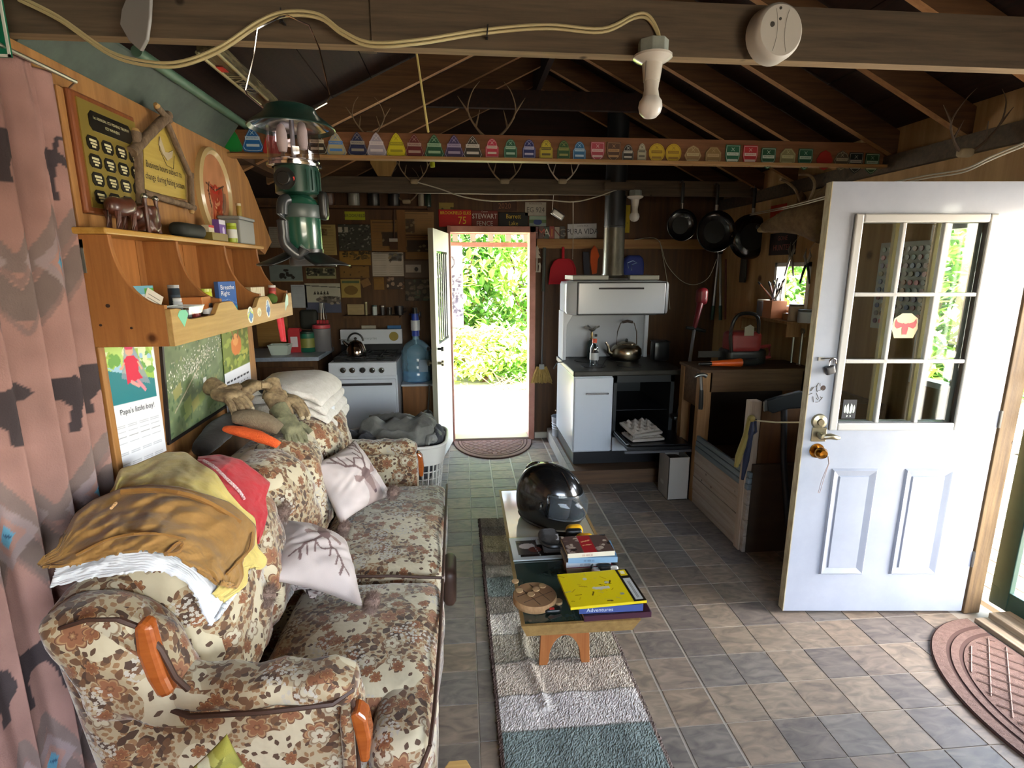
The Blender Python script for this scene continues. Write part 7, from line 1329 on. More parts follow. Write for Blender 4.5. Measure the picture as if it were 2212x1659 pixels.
Rn = Matrix((ux, -un, uz)).transposed() @ Matrix.Rotation(PI/2, 3, 'X')   # local z -> out of the door
def dl(px, prof, m, name, lab=None, n=28, off=.0):
    u, z = pu(*px); return part(door, name, MB().lathe([(a, b_) for a, b_ in prof], D(u, z, off), n, R=Rn), m, 1, label=lab)
nick = mat('satin_nickel', '8f8872', .3, .9); brs = mat('polished_brass', 'a8742c', .22, 1)
u, z = pu(1768, 938); mb = MB(); dbox(mb, u-.034, u+.034, z-.034, z+.034, .006, 0); part(door, 'latch_plate', mb, nick, bev=.003)
dl((1769, 910), [(.001, .022), (.014, .022), (.016, .014), (.032, .010), (.036, 0)], nick, 'deadbolt'); dl((1768, 938), [(.001, .05), (.014, .048), (.018, .03), (.012, .006), (.012, 0)], nick, 'handle_boss')
part(door, 'lever_handle', MB().tube([D(u, z, .04), D(u+.03, z+.004, .045), D(u+.06, z-.004, .042), D(u+.075, z-.006, .035)], [.012, .014, .011, .008], 12), nick, 1)
kb = dl((1764, 973), [(.001, .062), (.018, .06), (.027, .045), (.026, .03), (.014, .018), (.016, .006), (.034, .004), (.034, 0)], brs, 'door_knob', 'brass lower door knob')
u, z = pu(1772, 976); part(kb, 'key', MB().tube([D(u, z, .064), D(u+.004, z-.03, .07), D(u+.003, z-.035, .07)], .003, 6).tube([D(u+.002, z-.03, .07), D(u-.008, z-.12, .05), D(u-.004, z-.19, .03), D(u+.003, z-.19, .03), D(u+.002, z-.11, .05), D(u+.004, z-.03, .07)], .0015, 5), mat('key_string', '9c8c88', .7))
# hasp with padlock
u, z = pu(1795, 775); pk = thing('padlock', 'open black padlock hanging from the hasp on the white front door', 'padlock', tuple(D(u, z-.05, .02))); part(pk, 'hasp', MB().tube([D(u-.05, z, .004), D(u-.02, z+.004, .012), D(u+.01, z+.006, .012)], .003, 6).cbox(D(u-.045, z, .004), (.03, .004, .016)), steel)
part(pk, 'shackle', MB().tube([D(u-.012, z-.03, .016), D(u-.015, z-.005, .018), D(u-.004, z+.008, .02), D(u+.010, z+.0, .02), D(u+.014, z-.018, .018)], .0035, 8), chrome, 1); part(pk, 'lock_body', MB().rbox(D(u-.008, z-.048, .018), (.021, .010, .019), .006, 6, R=Matrix.Rotation(-.3, 3, 'Y')), mat('lock_black', '222124', .4), 1)
mb = MB()
for i in range(16): u, z = pu(1755+random.uniform(-12, 22), 848+random.uniform(-18, 22)); a = random.uniform(0, 3); L_ = random.uniform(.008, .03); mb.tube([D(u, z, .0012), D(u+L_*cos(a), z+L_*sin(a), .0012)], .0012, 4)
part(door, 'scuff_marks', mb, mat('scuff_dark', '6a645c', .8), kind='stuff')
u, z = pu(1778, 838); part(door, 'worn_hole', MB().lathe([(.001, .001), (.012, .0008)], D(u, z, 0), 12, R=Rn), MATS['knot_dark'])
# stickers on the glass
u, z = pu(1961, 706); mb = MB(); cvp = [(u-.042+.0, z-.052), (u+.042, z-.052), (u+.058, z-.01), (u+.052, z+.035), (u+.02, z+.058), (u-.02, z+.058), (u-.052, z+.035), (u-.058, z-.01)]
for p_ in cvp: mb.v.append(tuple(D(p_[0], p_[1], -.0165)))
mb.f = [tuple(range(8))]; mb.m = [0]; stk = part(door, 'round_sticker', mb, mat('sticker_cream', 'c4b890', .5), label='cream sticker with red bull head')
mb = MB()
for k in (-1, 1): mb.v, mb.f, mb.m = mb.v, mb.f, mb.m; mb.add([tuple(D(u+k*a, z+b_, -.0158)) for a, b_ in ((0, .012), (.018, .014), (.036, .02), (.044, .034), (.049, .018), (.046, .0), (.036, -.010), (.02, -.004), (.004, -.002))], [tuple(range(9))]); 
mb.add([tuple(D(u+a, z+b_, -.0156)) for a, b_ in ((-.012, .016), (0, .010), (.012, .016), (.014, -.01), (.010, -.036), (-.010, -.036), (-.014, -.01))], [tuple(range(7))])
part(stk, 'red_emblem', mb, mat('emblem_red', 'a83038', .5), fix=False)
ub_, zb2 = pu(1838, 886); mb = MB(); dbox(mb, ub_-.028, ub_+.034, zb2-.045, zb2+.045, -.0165, -.0172); st2 = part(door, 'paw_sticker', mb, mat('sticker_navy', '20242c', .4), label='dark sticker with white hoof print')
mb = MB()
for k in (-1, 1): mb.add([tuple(D(ub_+.003+k*a, zb2+b_, -.0158)) for a, b_ in ((.001, -.015), (.003, .01), (.007, .028), (.013, .018), (.015, 0), (.012, -.015), (.005, -.022))], [tuple(range(7))]); mb.add([tuple(D(ub_+.003+k*a, zb2+b_, -.0158)) for a, b_ in ((.016, -.015), (.017, .012), (.021, .022), (.025, .008), (.024, -.012), (.02, -.018))], [tuple(range(6))]); mb.add([tuple(D(ub_+.003+k*a, zb2+b_, -.0158)) for a, b_ in ((.004, -.03), (.008, -.027), (.011, -.033), (.007, -.038))], [(0, 1, 2, 3)])
part(st2, 'white_hoof_print', mb, mat('sticker_pale', 'b8c4b4', .5), fix=False)
for z in (.3, 1.0, 1.75): mb = MB(); mb.tube([D(DW+.006, z-.04, .004), D(DW+.006, z+.04, .004)], .006, 8); part(door, 'hinge', mb, steel, 1)
# cord from the post to the door latch
q = P(1628, 908, y=2.84); lq = D(-.002, pu(1732, 915)[1], -.02); solo('door_cord', MB().tube([q, q.lerp(lq, .5)+Vector((0, 0, -.006)), lq], .0045, 6), mat('rope_cream', 'b0a488', .8), 'cream cord tied from the wooden post to the door edge', 'cord', smooth=1)
# rear door leaf, open inwards
rdo = thing('door_2', None, None, (-.125, 5.15, 0), kind='structure'); RH = Vector((-.115, 5.13, 0)); RF = Vector((P(941, 700, y=4.45).x, 4.45, 0)); rx = (RF-RH).normalized(); rn = Vector((0, 0, 1)).cross(rx)*1
if rn.x < 0: rn = -rn
RL = (RF-RH).length
def E_(u, z, n=0): return RH+rx*u+Vector((0, 0, z))+rn*n
def ebox(mb, u0, u1, z0, z1, n0, n1): return mb.hexa([E_(u0, z0, n0), E_(u1, z0, n0), E_(u1, z0, n1), E_(u0, z0, n1), E_(u0, z1, n0), E_(u1, z1, n0), E_(u1, z1, n1), E_(u0, z1, n1)])
rp = mat('rear_door_paint', 'c8ccc4', .4); mb = MB(); ebox(mb, 0, .12, .02, 1.99, 0, -.04); ebox(mb, RL-.12, RL, .02, 1.99, 0, -.04); ebox(mb, .12, RL-.12, .02, 1.05, 0, -.04); ebox(mb, .12, RL-.12, 1.82, 1.99, 0, -.04); part(rdo, 'door_leaf', mb, rp)
mb = MB(); ebox(mb, RL, RL+.003, .02, 1.99, .0005, -.0405); part(rdo, 'door_edge', mb, mat('rear_edge', '8f8a78', .6)); mb = MB(); ebox(mb, .12, RL-.12, 1.05, 1.82, -.018, -.022); part(rdo, 'pane', mb, gd)
for i in range(5): mb = MB(); ebox(mb, .14+i*.09, .17+i*.09, 1.08, 1.8, .004, -.004); part(rdo, 'window_bar', mb, mat('bar_grey', '8c8e94', .5))
mb = MB(); mb.add([E_(.12, 1.05, .02), E_(RL-.12, 1.05, .03), E_(RL-.3, 1.75, .02), E_(.12, 1.8, .02)], [(0, 1, 2, 3)])
for z, m_, r in ((1.02, bkp, .02), (.90, nick, .026)):
    for s, n0 in ((1, .0), (-1, -.04)):
        c_ = E_(RL-.06, z, n0); e_ = E_(RL-.06, z, n0+s*.05); part(rdo, 'door_knob' if r > .02 else 'deadbolt', MB().tube([c_, c_.lerp(e_, .6), c_.lerp(e_, .62), e_], [r*.5, r*.5, r, r*.8], 14), m_, 1)
# screen door frame beyond the jamb, dark green
sd = thing('screen_door', 'dark green wooden screen door standing ajar at the right edge', 'door', (2.64, 1.95, .03)); gm_ = mat('screen_green', '1c3a30', .4, c2='24463a', sc_=(6, 6, 6))
A0 = Vector((2.62, 2.20, .035)); B0 = Vector((2.66, 1.34, .035)); sx_ = (B0-A0).normalized()
S = lambda u, z: A0+sx_*u+Vector((0, 0, z))
part(sd, 'stile', MB().bar(S(.04, 0), S(.04, 2.0), .09, .03, up=(1, 0, 0)), gm_, bev=.004); part(sd, 'stile', MB().bar(S(.80, 0), S(.80, 2.0), .09, .03, up=(1, 0, 0)), gm_, bev=.004)
for z, h in ((.05, .10), (1.0, .03), (1.2, .03), (1.95, .09)): part(sd, 'rail', MB().bar(S(0, z), S(.84, z), .03, h), gm_, bev=.003)
part(sd, 'scroll_brace', MB().tube(smooth_pts([S(.08, .65), S(.14, .66), S(.20, .74), S(.30, .95)]), .014, 8).tube(smooth_pts([S(.08, .55), S(.13, .4), S(.20, .25), S(.22, .12)]), .016, 8), gm_, 1)
part(sd, 'handle', MB().tube([S(.02, 1.02)+Vector((-.02, 0, 0)), S(.03, 1.03)+Vector((-.05, 0, 0)), S(.03, .93)+Vector((-.05, 0, 0)), S(.02, .92)+Vector((-.02, 0, 0))], .004, 6), nick, 1)

# ================================================================ DEER HEAD, RIGHT WALL
dfm = mat('deer_fur', '5c4830', .95, c2='7a6444', sc_=(22, 22, 22), bump=.5, bsc=160); dfl = mat('deer_fur_pale', '9a8560', .95)
nz_ = P(1642, 492, y=3.95); nk = Vector((2.46, 3.50, 2.0)); dh = thing('deer_head', 'mounted deer head with pale muzzle hanging on the right wall behind the open door', 'mounted head', tuple(nz_))
pts = [nz_, nz_.lerp(nk, .08), nz_.lerp(nk, .25), nz_.lerp(nk, .45), nz_.lerp(nk, .62), nz_.lerp(nk, .8), nk]
dz = [0, .002, .01, .028, .035, .0, -.03]; rs = [.02, .045, .06, .10, .125, .14, .17]
hm = MB(); n = 20; ring_pts = []
for p_, d__, r in zip(pts, dz, rs): ring_pts.append((p_+Vector((0, 0, d__)), r))
hm.tube([a for a, b_ in ring_pts], [b_ for a, b_ in ring_pts], 20); part(dh, 'head_and_neck', hm, dfm, 2, sub=1)
part(dh, 'muzzle', MB().rbox(nz_+Vector((.03, -.01, -.012)), (.05, .03, .022), .02, 8), dfl, 2, label='pale lower jaw'); part(dh, 'nose', MB().ball(nz_+Vector((-.012, .004, .006)), .018, 10), mat('nose_black', '1c1614', .35), 1)
ear = nz_.lerp(nk, .62)+Vector((0, 0, .12))
for dy in (-.07, .06): part(dh, 'ear', MB().tube([ear+Vector((0, dy, 0)), ear+Vector((.02, dy*1.6, .05)), ear+Vector((.03, dy*2.1, .10))], [.022, .03, .004], 8), dfm, 1); part(dh, 'antler', MB().tube(smooth_pts([ear+Vector((-.02, dy*.6, .0)), ear+Vector((-.03, dy*1.6, .10)), ear+Vector((-.09, dy*2, .16)), ear+Vector((-.15, dy*1.6, .17))]), .010, 6), anm, 1)
part(dh, 'eye', MB().ball(nz_.lerp(nk, .42)+Vector((-.03, -.062, .055)), .012, 8), MATS['nose_black'], 1); part(dh, 'wall_mount', MB().cbox((2.485, 3.48, 1.97), (.03, .26, .36)), dkply)
# things on the right wall, helper for that wall (faces -x)
def rposter(name, label, cat, yc, z0, w_, h_, base, paint=None, text=None, x=2.494):
    cv = Cv(w_, h_, 40, 40, base)
    if paint: paint(cv)
    t = thing(name, label, cat, (x, yc, z0)); psheet(cv, flat((x, yc+w_/2, z0), (0, -1, 0), (0, 0, 1)), 'print', pm, t, thick=.002)
    for s_, sz, u, v, c in text or (): part(t, 'lettering', MB().text(s_, sz*h_, (x-.001, yc+w_/2-u*w_, z0+v*h_), (0, -1, 0), (0, 0, 1)), mat('ink_'+c, c, .5), fix=False)
    return t
q = P(1680, 465, x=2.494); rposter('red_sign', 'red and yellow sign behind the deer head', 'sign', q.y, q.z-.08, .22, .16, 'b03c1c', lambda cv: cv.poly([(0, 0), (.2, 0), (.2, .09), (.09, .09)], 'c8a028'))
q = P(1690, 525, x=2.494); rposter('black_sign', 'black sign with red lettering hanging under the deer head', 'sign', q.y, q.z-.09, .36, .17, '1c1410', text=[('GONE', .28, .5, .74, '8c3c30'), ('HUNTER', .36, .5, .32, '8c4438')])
# pegboard of bottle caps
q = P(1955, 620, x=2.494); cap = thing('bottle_cap_board', 'pale board covered with rows of coloured bottle caps seen through the door glass', 'board', (2.49, q.y, q.z-.25))
BW, BH = .42, .50; yb_, zb_ = q.y+BW/2, q.z-BH/2
part(cap, 'board', MB().box((2.484, yb_-BW, zb_), (2.492, yb_, zb_+BH)), mat('board_pale', 'b8bcb8', .5))
cc = ['7c2c30', '2c4c7c', '8c7438', '3c5c44', '5c3c6c', '8a8a88', 'b04048', '30302e', '9a6a44']
capm = mesh_of(MB().cyl((0, 0, 0), .0145, .006, 14, ax=0), 'bottle_cap', (0, 0, 0), mat('cap_7c2c30', '7c2c30', .3), False)
for r in range(10):
    for c in range(9):
        k = random.choice(cc); key = 'capmesh_'+k
        if key not in bpy.data.meshes:
            m2 = capm.copy(); m2.name = key; m2.materials[0] = mat('cap_'+k, k, .3)
        o = bpy.data.objects.new('bottle_cap', bpy.data.meshes[key]); COL.objects.link(o); o.parent = cap; o.location = Vector((2.481, yb_-.035-c*.044, zb_+BH-.04-r*.046))-LOC[cap.name]
# ================================================================ WORKBENCH SIDE
bn = thing('workbench', 'rough dark wooden workbench in the corner behind the door', 'workbench', (2.05, 3.9, 0)); bnm = wood('bench_dark', '4a3524', '624a32', 0, .75, .6); bpost = wood('bench_post', '7c5a38', '9a7650', 2, .7, .6)
ztp = P(1500, 800, y=3.56).z
part(bn, 'bench_top', MB().box((1.64, 3.56, ztp-.02), (2.48, 3.93, ztp)), bnm, bev=.003); part(bn, 'front_beam', MB().box((1.72, 3.565, ztp-.16), (2.48, 3.60, ztp-.02)), bnm)
part(bn, 'post', MB().box((1.645, 3.565, 0), (1.735, 3.62, ztp-.02)), bpost, bev=.003); part(bn, 'post', MB().box((2.40, 3.565, 0), (2.48, 3.62, ztp-.02)), bpost); part(bn, 'post', MB().box((1.65, 3.86, 0), (1.72, 3.92, ztp-.02)), bpost); part(bn, 'side_board', MB().box((1.66, 3.62, ztp-.28), (1.68, 3.86, ztp-.02)), bnm); part(bn, 'lower_shelf', MB().box((1.68, 3.64, .3), (2.46, 3.9, .32)), bnm)
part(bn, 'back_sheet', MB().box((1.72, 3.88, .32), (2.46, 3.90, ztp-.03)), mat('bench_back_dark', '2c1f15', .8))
# plank-sided bin
bi = thing('wood_bin', 'plank sided firewood bin with whitewashed boards beside the workbench', 'bin', (2.05, 3.18, 0)); wwm = wood('whitewashed_plank', '8a7c6e', 'a59a8e', 1, .7, .7, knots=9); bwm = wood('blue_grey_plank', '5e6b72', '77858c', 1, .65, .7)
zz_ = 0; hs3 = [.105, .10, .10, .095]
for i, h in enumerate(hs3): part(bi, 'plank', MB().box((1.645-.003*(i % 2), 2.83, zz_+.003), (1.665, 3.56, zz_+h)), wwm, bev=.002); zz_ += h
for i in range(3): a_, b_ = zz_+i*.037, zz_+(i+1)*.037; part(bi, 'plank', MB().box((1.640+.004*i, 2.83, a_), (1.668, 3.56, b_-.002)), bwm, bev=.004)
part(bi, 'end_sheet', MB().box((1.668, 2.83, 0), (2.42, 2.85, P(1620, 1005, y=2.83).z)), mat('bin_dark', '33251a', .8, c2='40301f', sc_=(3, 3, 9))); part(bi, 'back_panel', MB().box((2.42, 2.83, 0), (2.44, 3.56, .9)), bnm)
zt_ = .93; part(bi, 'corner_post', MB().box((1.635, 2.86, .0), (1.70, 2.92, zt_)), wood('pale_post', '8c7a68', 'ab9a88', 2, .7, .8), bev=.004); part(bi, 'end_board', MB().box((1.70, 2.855, .40), (2.42, 2.875, .9)), wood('bin_end_board', '4a3018', '5e4022', 2, .7, .6))
ax_ = thing('axe', 'black headed axe with long dark handle hooked over the bin post', 'axe', (1.80, 2.80, .3)); part(ax_, 'handle', MB().tube([(1.80, 2.81, .93), (1.83, 2.805, .6), (1.90, 2.80, .18)], [.017, .016, .018], 10), mat('axe_handle', '1c2228', .5), 1)
hq = P(1690, 840, y=2.80); part(ax_, 'head', MB().prism([(-.11, .02), (-.02, .045), (.09, .07), (.10, -.03), (.02, -.03), (-.07, -.055), (-.10, -.04)], (1.80, 2.79, .93), (1, 0, 0), (0, 0, 1), (0, .035, 0)), mat('axe_head', '2a2c2e', .35, .6), bev=.005)
part(ax_, 'blade_edge', MB().prism([(-.125, .01), (-.11, .02), (-.10, -.04), (-.118, -.045)], (1.80, 2.80, .93), (1, 0, 0), (0, 0, 1), (0, .012, 0)), steel)
q = P(1615, 905, y=2.84); t = thing('rope_bundle', 'hanging bundle of yellow and navy straps tied round the bin post', 'straps', (1.60, 2.83, q.z-.3))
part(t, 'yellow_strap', MB().tube([(1.615, 2.83, q.z+.01), (1.60, 2.825, q.z-.1), (1.565, 2.82, q.z-.22), (1.555, 2.82, q.z-.28)], [.012, .018, .02, .012], 8), mat('strap_yellow', '7c6c34', .8), 1); part(t, 'navy_strap', MB().tube([(1.628, 2.83, q.z+.01), (1.62, 2.82, q.z-.08), (1.612, 2.82, q.z-.24), (1.60, 2.82, q.z-.36)], [.014, .02, .018, .008], 8).tube([(1.65, 2.83, q.z), (1.655, 2.82, q.z-.07), (1.63, 2.82, q.z-.09)], .008, 8), mat('strap_navy', '1c2238', .8), 1); part(t, 'knot', MB().ball((1.625, 2.828, q.z+.005), .022, 8), MATS['strap_yellow'], 1)
# hammer on the post, weed trimmer, box
q = P(1514, 812, y=3.55); t = thing('hammer', 'claw hammer with black grip hanging on the workbench post', 'hammer', tuple(q)); part(t, 'head', MB().tube([q+Vector((-.045, 0, -.008)), q+Vector((-.02, 0, .006)), q+Vector((.02, 0, .008)), q+Vector((.04, 0, -.002))], [.006, .013, .014, .016], 10), steel, 1); part(t, 'shaft', MB().tube([q, q+Vector((.012, 0, -.10))], .010, 8), steel, 1); part(t, 'grip', MB().tube([q+Vector((.012, 0, -.10)), q+Vector((.016, 0, -.20)), q+Vector((.016, 0, -.24))], [.013, .016, .014], 10), bkp, 1)
a, b_, c_ = P(1516, 640, y=4.36), P(1500, 710, y=4.3), P(1464, 895, y=4.0); b2_ = P(1488, 795, y=4.15); t = thing('string_trimmer', 'red and silver garden trimmer leaning between the cookstove and the workbench', 'trimmer', tuple(c_)); rdp = mat('tool_red', '6c1820', .35)
part(t, 'motor_housing', MB().rbox(a, (.045, .045, .07), .035, 8), rdp, 2); part(t, 'red_shaft_cover', MB().tube([a, a.lerp(b_, .6), b_], [.03, .022, .018], 12), rdp, 1); part(t, 'handle_grip', MB().tube([b_+Vector((-.07, 0, .01)), b_, b_+Vector((.09, -.01, -.02))], [.012, .018, .014], 10), bkp, 1); part(t, 'shaft', MB().tube([b_, b2_], .013, 10).tube([b2_, c_], .011, 10), mat('shaft_silver', '8c9098', .3, .6), 1); part(t, 'joint', MB().ball(b2_, .02, 8), bkp, 1); part(t, 'guard', MB().rbox(c_+Vector((.0, 0, -.02)), (.05, .05, .02), .015, 6), bkp, 1)
part(t, 'foot', MB().tube([c_, c_+Vector((0, 0, -c_.z+.13))], .009, 8), mat('shaft_silver', '8c9098', .3, .6))
t = thing('cardboard_box', 'small open white cardboard box on the floor beside the plank bin', 'box', (1.545, 3.70, 0)); bx0, bx1, by0, by1, bh = 1.475, 1.630, 3.60, 3.80, .33; cbm = mat('card_white', '9a9288', .8)
part(t, 'carton', MB().box((bx0, by0, .002), (bx1, by0+.004, bh)).box((bx0, by1-.004, .002), (bx1, by1, bh)).box((bx0, by0, .002), (bx0+.004, by1, bh)).box((bx1-.004, by0, .002), (bx1, by1, bh)).box((bx0, by0, .002), (bx1, by1, .008)), cbm); part(t, 'flap', MB().hexa([(bx0, by1-.01, bh), (bx1, by1-.01, bh), (bx1, by1, bh), (bx0, by1, bh), (bx0+.01, by1+.03, bh+.05), (bx1-.01, by1+.03, bh+.05), (bx1-.01, by1+.035, bh+.05), (bx0+.01, by1+.035, bh+.05)]), cbm)
part(t, 'label', MB().box((bx0-.001, by0+.09, .09), (bx0, by0+.15, .12)), mat('label_white', 'b4b0a8', .6)); solo('newspaper_bundle', MB().rbox((1.55, 3.70, .20), (.06, .08, .10), .02, 6), mat('dark_paper', '4c4030', .9), 'dark crumpled paper filling the small white box', 'paper', smooth=1)
# long silver loppers on the wall, spatula, shelf with tool box under the window
rw = lambda u, v, x=2.46: P(u, v, x=x)
t = thing('loppers', 'silver handled loppers with green grips hanging on the plywood wall', 'loppers', tuple(rw(1555, 690))); 
for (ua, va), (ub, vb) in (((1553, 545), (1541, 660)), ((1556, 545), (1556, 660))): a, b_ = rw(ua, va), rw(ub, vb); part(t, 'handle', MB().tube([a, b_], .012, 10), mat('lopper_silver', 'a8acb0', .3, .7), 1); part(t, 'grip', MB().tube([b_, b_+(b_-a).normalized()*.14], .016, 10), mat('grip_green', '24483c', .5), 1)
part(t, 'pivot', MB().ball(rw(1556, 545), .025, 8), bkp, 1); part(t, 'blade', MB().prism([(0, 0), (.03, .06), (.0, .10), (-.03, .05)], rw(1556, 548), (0, -1, 0), (0, 0, 1), (-.01, 0, 0)), steel)
solo('red_stick', MB().tube([rw(1568, 560), rw(1567, 690)], .009, 8), mat('rust_red', '5c241c', .6), 'thin rust red rod hanging beside the loppers', 'rod', smooth=1)
a = rw(1608, 555); t = thing('hanging_tool', 'long black tool hanging on the plywood wall below the largest pan', 'tool', tuple(a)); part(t, 'blade', MB().rbox(a+Vector((0, 0, -.06)), (.008, .05, .16), .006, 6), MATS['black_fabric'], 1); part(t, 'handle', MB().tube([a+Vector((0, 0, .08)), a+Vector((0, 0, .22))], .012, 8), bkp, 1)
ysh = (3.72, 4.35); zsh = P(1700, 690, x=2.40).z
t = thing('tool_shelf', 'narrow wooden shelf on the right wall holding tool tubs', 'shelf', (2.40, 4.03, zsh-.02)); part(t, 'board', MB().box((2.30, 3.66, zsh-.02), (2.497, 4.42, zsh)), bpost, bev=.003); [part(t, 'bracket', MB().box((2.34, y_, zsh-.12), (2.497, y_+.025, zsh-.02)), bpost) for y_ in (4.36, 3.72)]
def rsh(u, x=2.36): return P(u, 690, x=x).y
y_ = rsh(1668); bx('orange and white carton full of pens and tools on the tool shelf', 'tool_carton', 'box', y_, 2.37, .12, .12, .13, 'c07c54', z=zsh+.001)
mb = MB()
hold = thing('pen_bunch', 'bunch of screwdrivers, pencils and hex keys sticking out of the orange carton', 'tools', (2.37, y_, zsh+.132))
for i in range(14):
    b0 = Vector((2.37+random.uniform(-.04, .04), y_+random.uniform(-.045, .045), zsh+.133)); e0 = b0+Vector((random.uniform(-.06, .04), random.uniform(-.09, .10), random.uniform(.07, .15))); c = random.choice(['9a9a98', 'a8603c', '2c2c2e', '8c8478', '7c2c24', '3c3c50']); s_ = part(hold, 'tool_shaft', MB().tube([b0, e0], .005, 6), mat('pen_'+c, c, .4), 1); part(s_, 'tool_tip', MB().tube([e0, e0+(e0-b0).normalized()*.025], [.008, .006], 6), mat('pen_2c2c2e', '2c2c2e', .4), 1)
for u, r, h, c, lid, lab in ((1640, .045, .13, '6a7080', 'b8b4a8', 'blue and white tub left of the orange carton on the tool shelf'), (1694, .03, .06, '8a5a30', None, 'short amber jar right of the orange carton'), (1712, .05, .12, 'a8947c', '5c4830', 'tan tin beside the window on the tool shelf'), (1735, .055, .09, 'a8acac', '3a3a2c', 'clear tub with dark lid nearest the door on the tool shelf')):
    jar(lab, 'tub' if r > .04 else 'jar', 'tub', rsh(u), 2.38, r, h, c, z=zsh+.001, lid=lid)
# pliers and shears hanging in front of the window
plm = mat('pliers_silver', '9a9890', .3, .8)
for i, (u, v, lab) in enumerate(((1708, 560, 'open silver pliers hanging left in front of the small window'), (1742, 575, 'black handled shears hanging against the door edge'))):
    a = P(u, v, x=2.40); t = thing('pliers', lab, 'pliers', tuple(a)); m_ = plm if i == 0 else bkp
    for s in (-1, 1): part(t, 'jaw', MB().tube([a+Vector((0, -s*.004, .02)), a+Vector((0, -s*.03, .07)), a+Vector((0, -s*.02, .12))], [.008, .010, .003], 8), plm, 1); part(t, 'handle', MB().tube([a+Vector((0, s*.004, .02)), a+Vector((0, s*.03, -.04)), a+Vector((0, s*.055, -.12))], [.008, .009, .006], 8), m_, 1)
    part(t, 'pivot', MB().cyl(a+Vector((-.01, 0, .02)), .012, .008, 12, ax=0), plm, 1); part(t, 'hanging_string', MB().tube([a+Vector((0, 0, .1)), a+Vector((.09, 0, .22))], .0015, 4), MATS['white_cable'])
for i, u in enumerate((1716, 1734)): a = P(u, 715, x=2.45); t = thing('wrench', 'silver wrench hanging %s under the tool shelf' % ('left' if i == 0 else 'right'), 'wrench', tuple(a)); part(t, 'shaft', MB().tube([a, a+Vector((0, 0, -.24))], .008, 8), plm, 1); part(t, 'ring', MB().cyl(a, .02, .012, 14, ax=0), plm, 1); part(t, 'jaw', MB().prism([(-.02, 0), (.02, 0), (.026, -.04), (.012, -.045), (.008, -.02), (-.008, -.02), (-.012, -.045), (-.026, -.04)], a+Vector((0, 0, -.24)), (0, -1, 0), (0, 0, 1), (-.01, 0, 0)), plm)
# chainsaw on the bench, orange machete sheath
a = P(1640, 795, y=3.9); c0 = Vector((2.06, 3.80, ztp)); t = thing('chainsaw', 'dark red chainsaw with looped handle standing on the workbench', 'chainsaw', tuple(c0)); rs_ = mat('saw_red', '8c3030', .45)
part(t, 'base', MB().rbox(c0+Vector((0, 0, .06)), (.15, .09, .06), .03, 8), bkp, 2); part(t, 'motor_cover', MB().rbox(c0+Vector((-.02, -.02, .17)), (.12, .08, .075), .035, 10), rs_, 2); part(t, 'white_label', MB().prism([(-.03, 0), (.04, 0), (.04, .06), (.01, .08), (-.03, .06)], c0+Vector((-.02, -.105, .22)), (1, 0, 0), (0, 0, 1), (0, .004, 0)), mat('label_offwhite', 'a09c8c', .5)); part(t, 'loop_handle', MB().tube(smooth_pts([c0+Vector((-.13, -.09, .1)), c0+Vector((-.15, -.10, .26)), c0+Vector((-.10, -.10, .37)), c0+Vector((.04, -.09, .36)), c0+Vector((.07, -.08, .22))]), .013, 8), bkp, 1); part(t, 'rear_handle', MB().tube([c0+Vector((.12, 0, .12)), c0+Vector((.21, 0, .13)), c0+Vector((.22, 0, .05)), c0+Vector((.12, 0, .03))], .016, 8), rs_, 1); part(t, 'guide_bar', MB().box(tuple(c0+Vector((-.34, -.012, .05))), tuple(c0+Vector((-.14, -.006, .10)))), mat('bar_steel_dark', '2c2a28', .4, .7), bev=.02)
a, b_ = P(1510, 792, y=3.63), P(1600, 785, y=3.66); t = thing('hand_tool', 'orange plastic grip of a black tool lying on the front of the workbench', 'tool', (1.8, 3.64, ztp)); m0, m1, m2 = a.lerp(b_, .28), b_, P(1635, 782, y=3.68)
for v_ in (a, m0, m1, m2): v_.z = ztp+.032
part(t, 'blade', MB().tube([a, m0], [.008, .014], 10), bkp, 1); part(t, 'orange_grip', MB().tube([m0, m0.lerp(m1, .5), m1], [.018, .024, .031], 14), mat('tool_orange', 'd85818', .4), 1); part(t, 'tail', MB().tube([m1, m2], .026, 12), bkp, 1)

# ================================================================ RUGS
def rug(cv):
    w_, h_ = cv.w, cv.h; cols = ['84806c', '9a9284', 'b4ada0', '6a7670', '787066', 'aaa294', '8d8170', '9c8c7a', 'aaa6a0', '66736f', '8a8478', '707c78', '9c9484']
    ys = [0, .17, .33, .48, .60, .74, .90, 1.02, 1.18, 1.30, 1.45, 1.60, 1.78, 2.2, 2.6]
    bands = [('67726e', 0, 1.66), ('b0aaa4', 1.66, 1.83), ('a5998a', 1.83, 2.02), ('8f8674', 2.02, 2.20), ('b3ab9c', 2.20, 2.36), ('7a7264', 2.36, 2.50), ('66706a', 2.50, 2.68), ('9a9486', 2.68, 2.80), ('756a5c', 2.80, 2.95), ('8c8568', 2.95, 3.16), ('6e665c', 3.16, 3.27), ('847c6e', 3.27, 3.4)]
    y0 = RY0
    for c, a, b_ in bands: cv.rect(0, a-y0, w_, b_-y0, c)
    for c, a, b_ in bands[1:]: cv.line([(0, a-y0), (w_, a-y0)], .010, '5c5a52', .6)
    cv.rect(0, 0, .012, h_, '4a3a34'); cv.rect(w_-.012, 0, w_, h_, '6a5c54'); cv.mottle(.15, 30).mottle(.25, 130)
RY0, RY1 = .9, 3.40; RW_ = .575; cv = Cv(RW_, RY1-RY0, 150, 520, '8c8474'); rug(cv)
jit = rng.random(cv.U.shape)
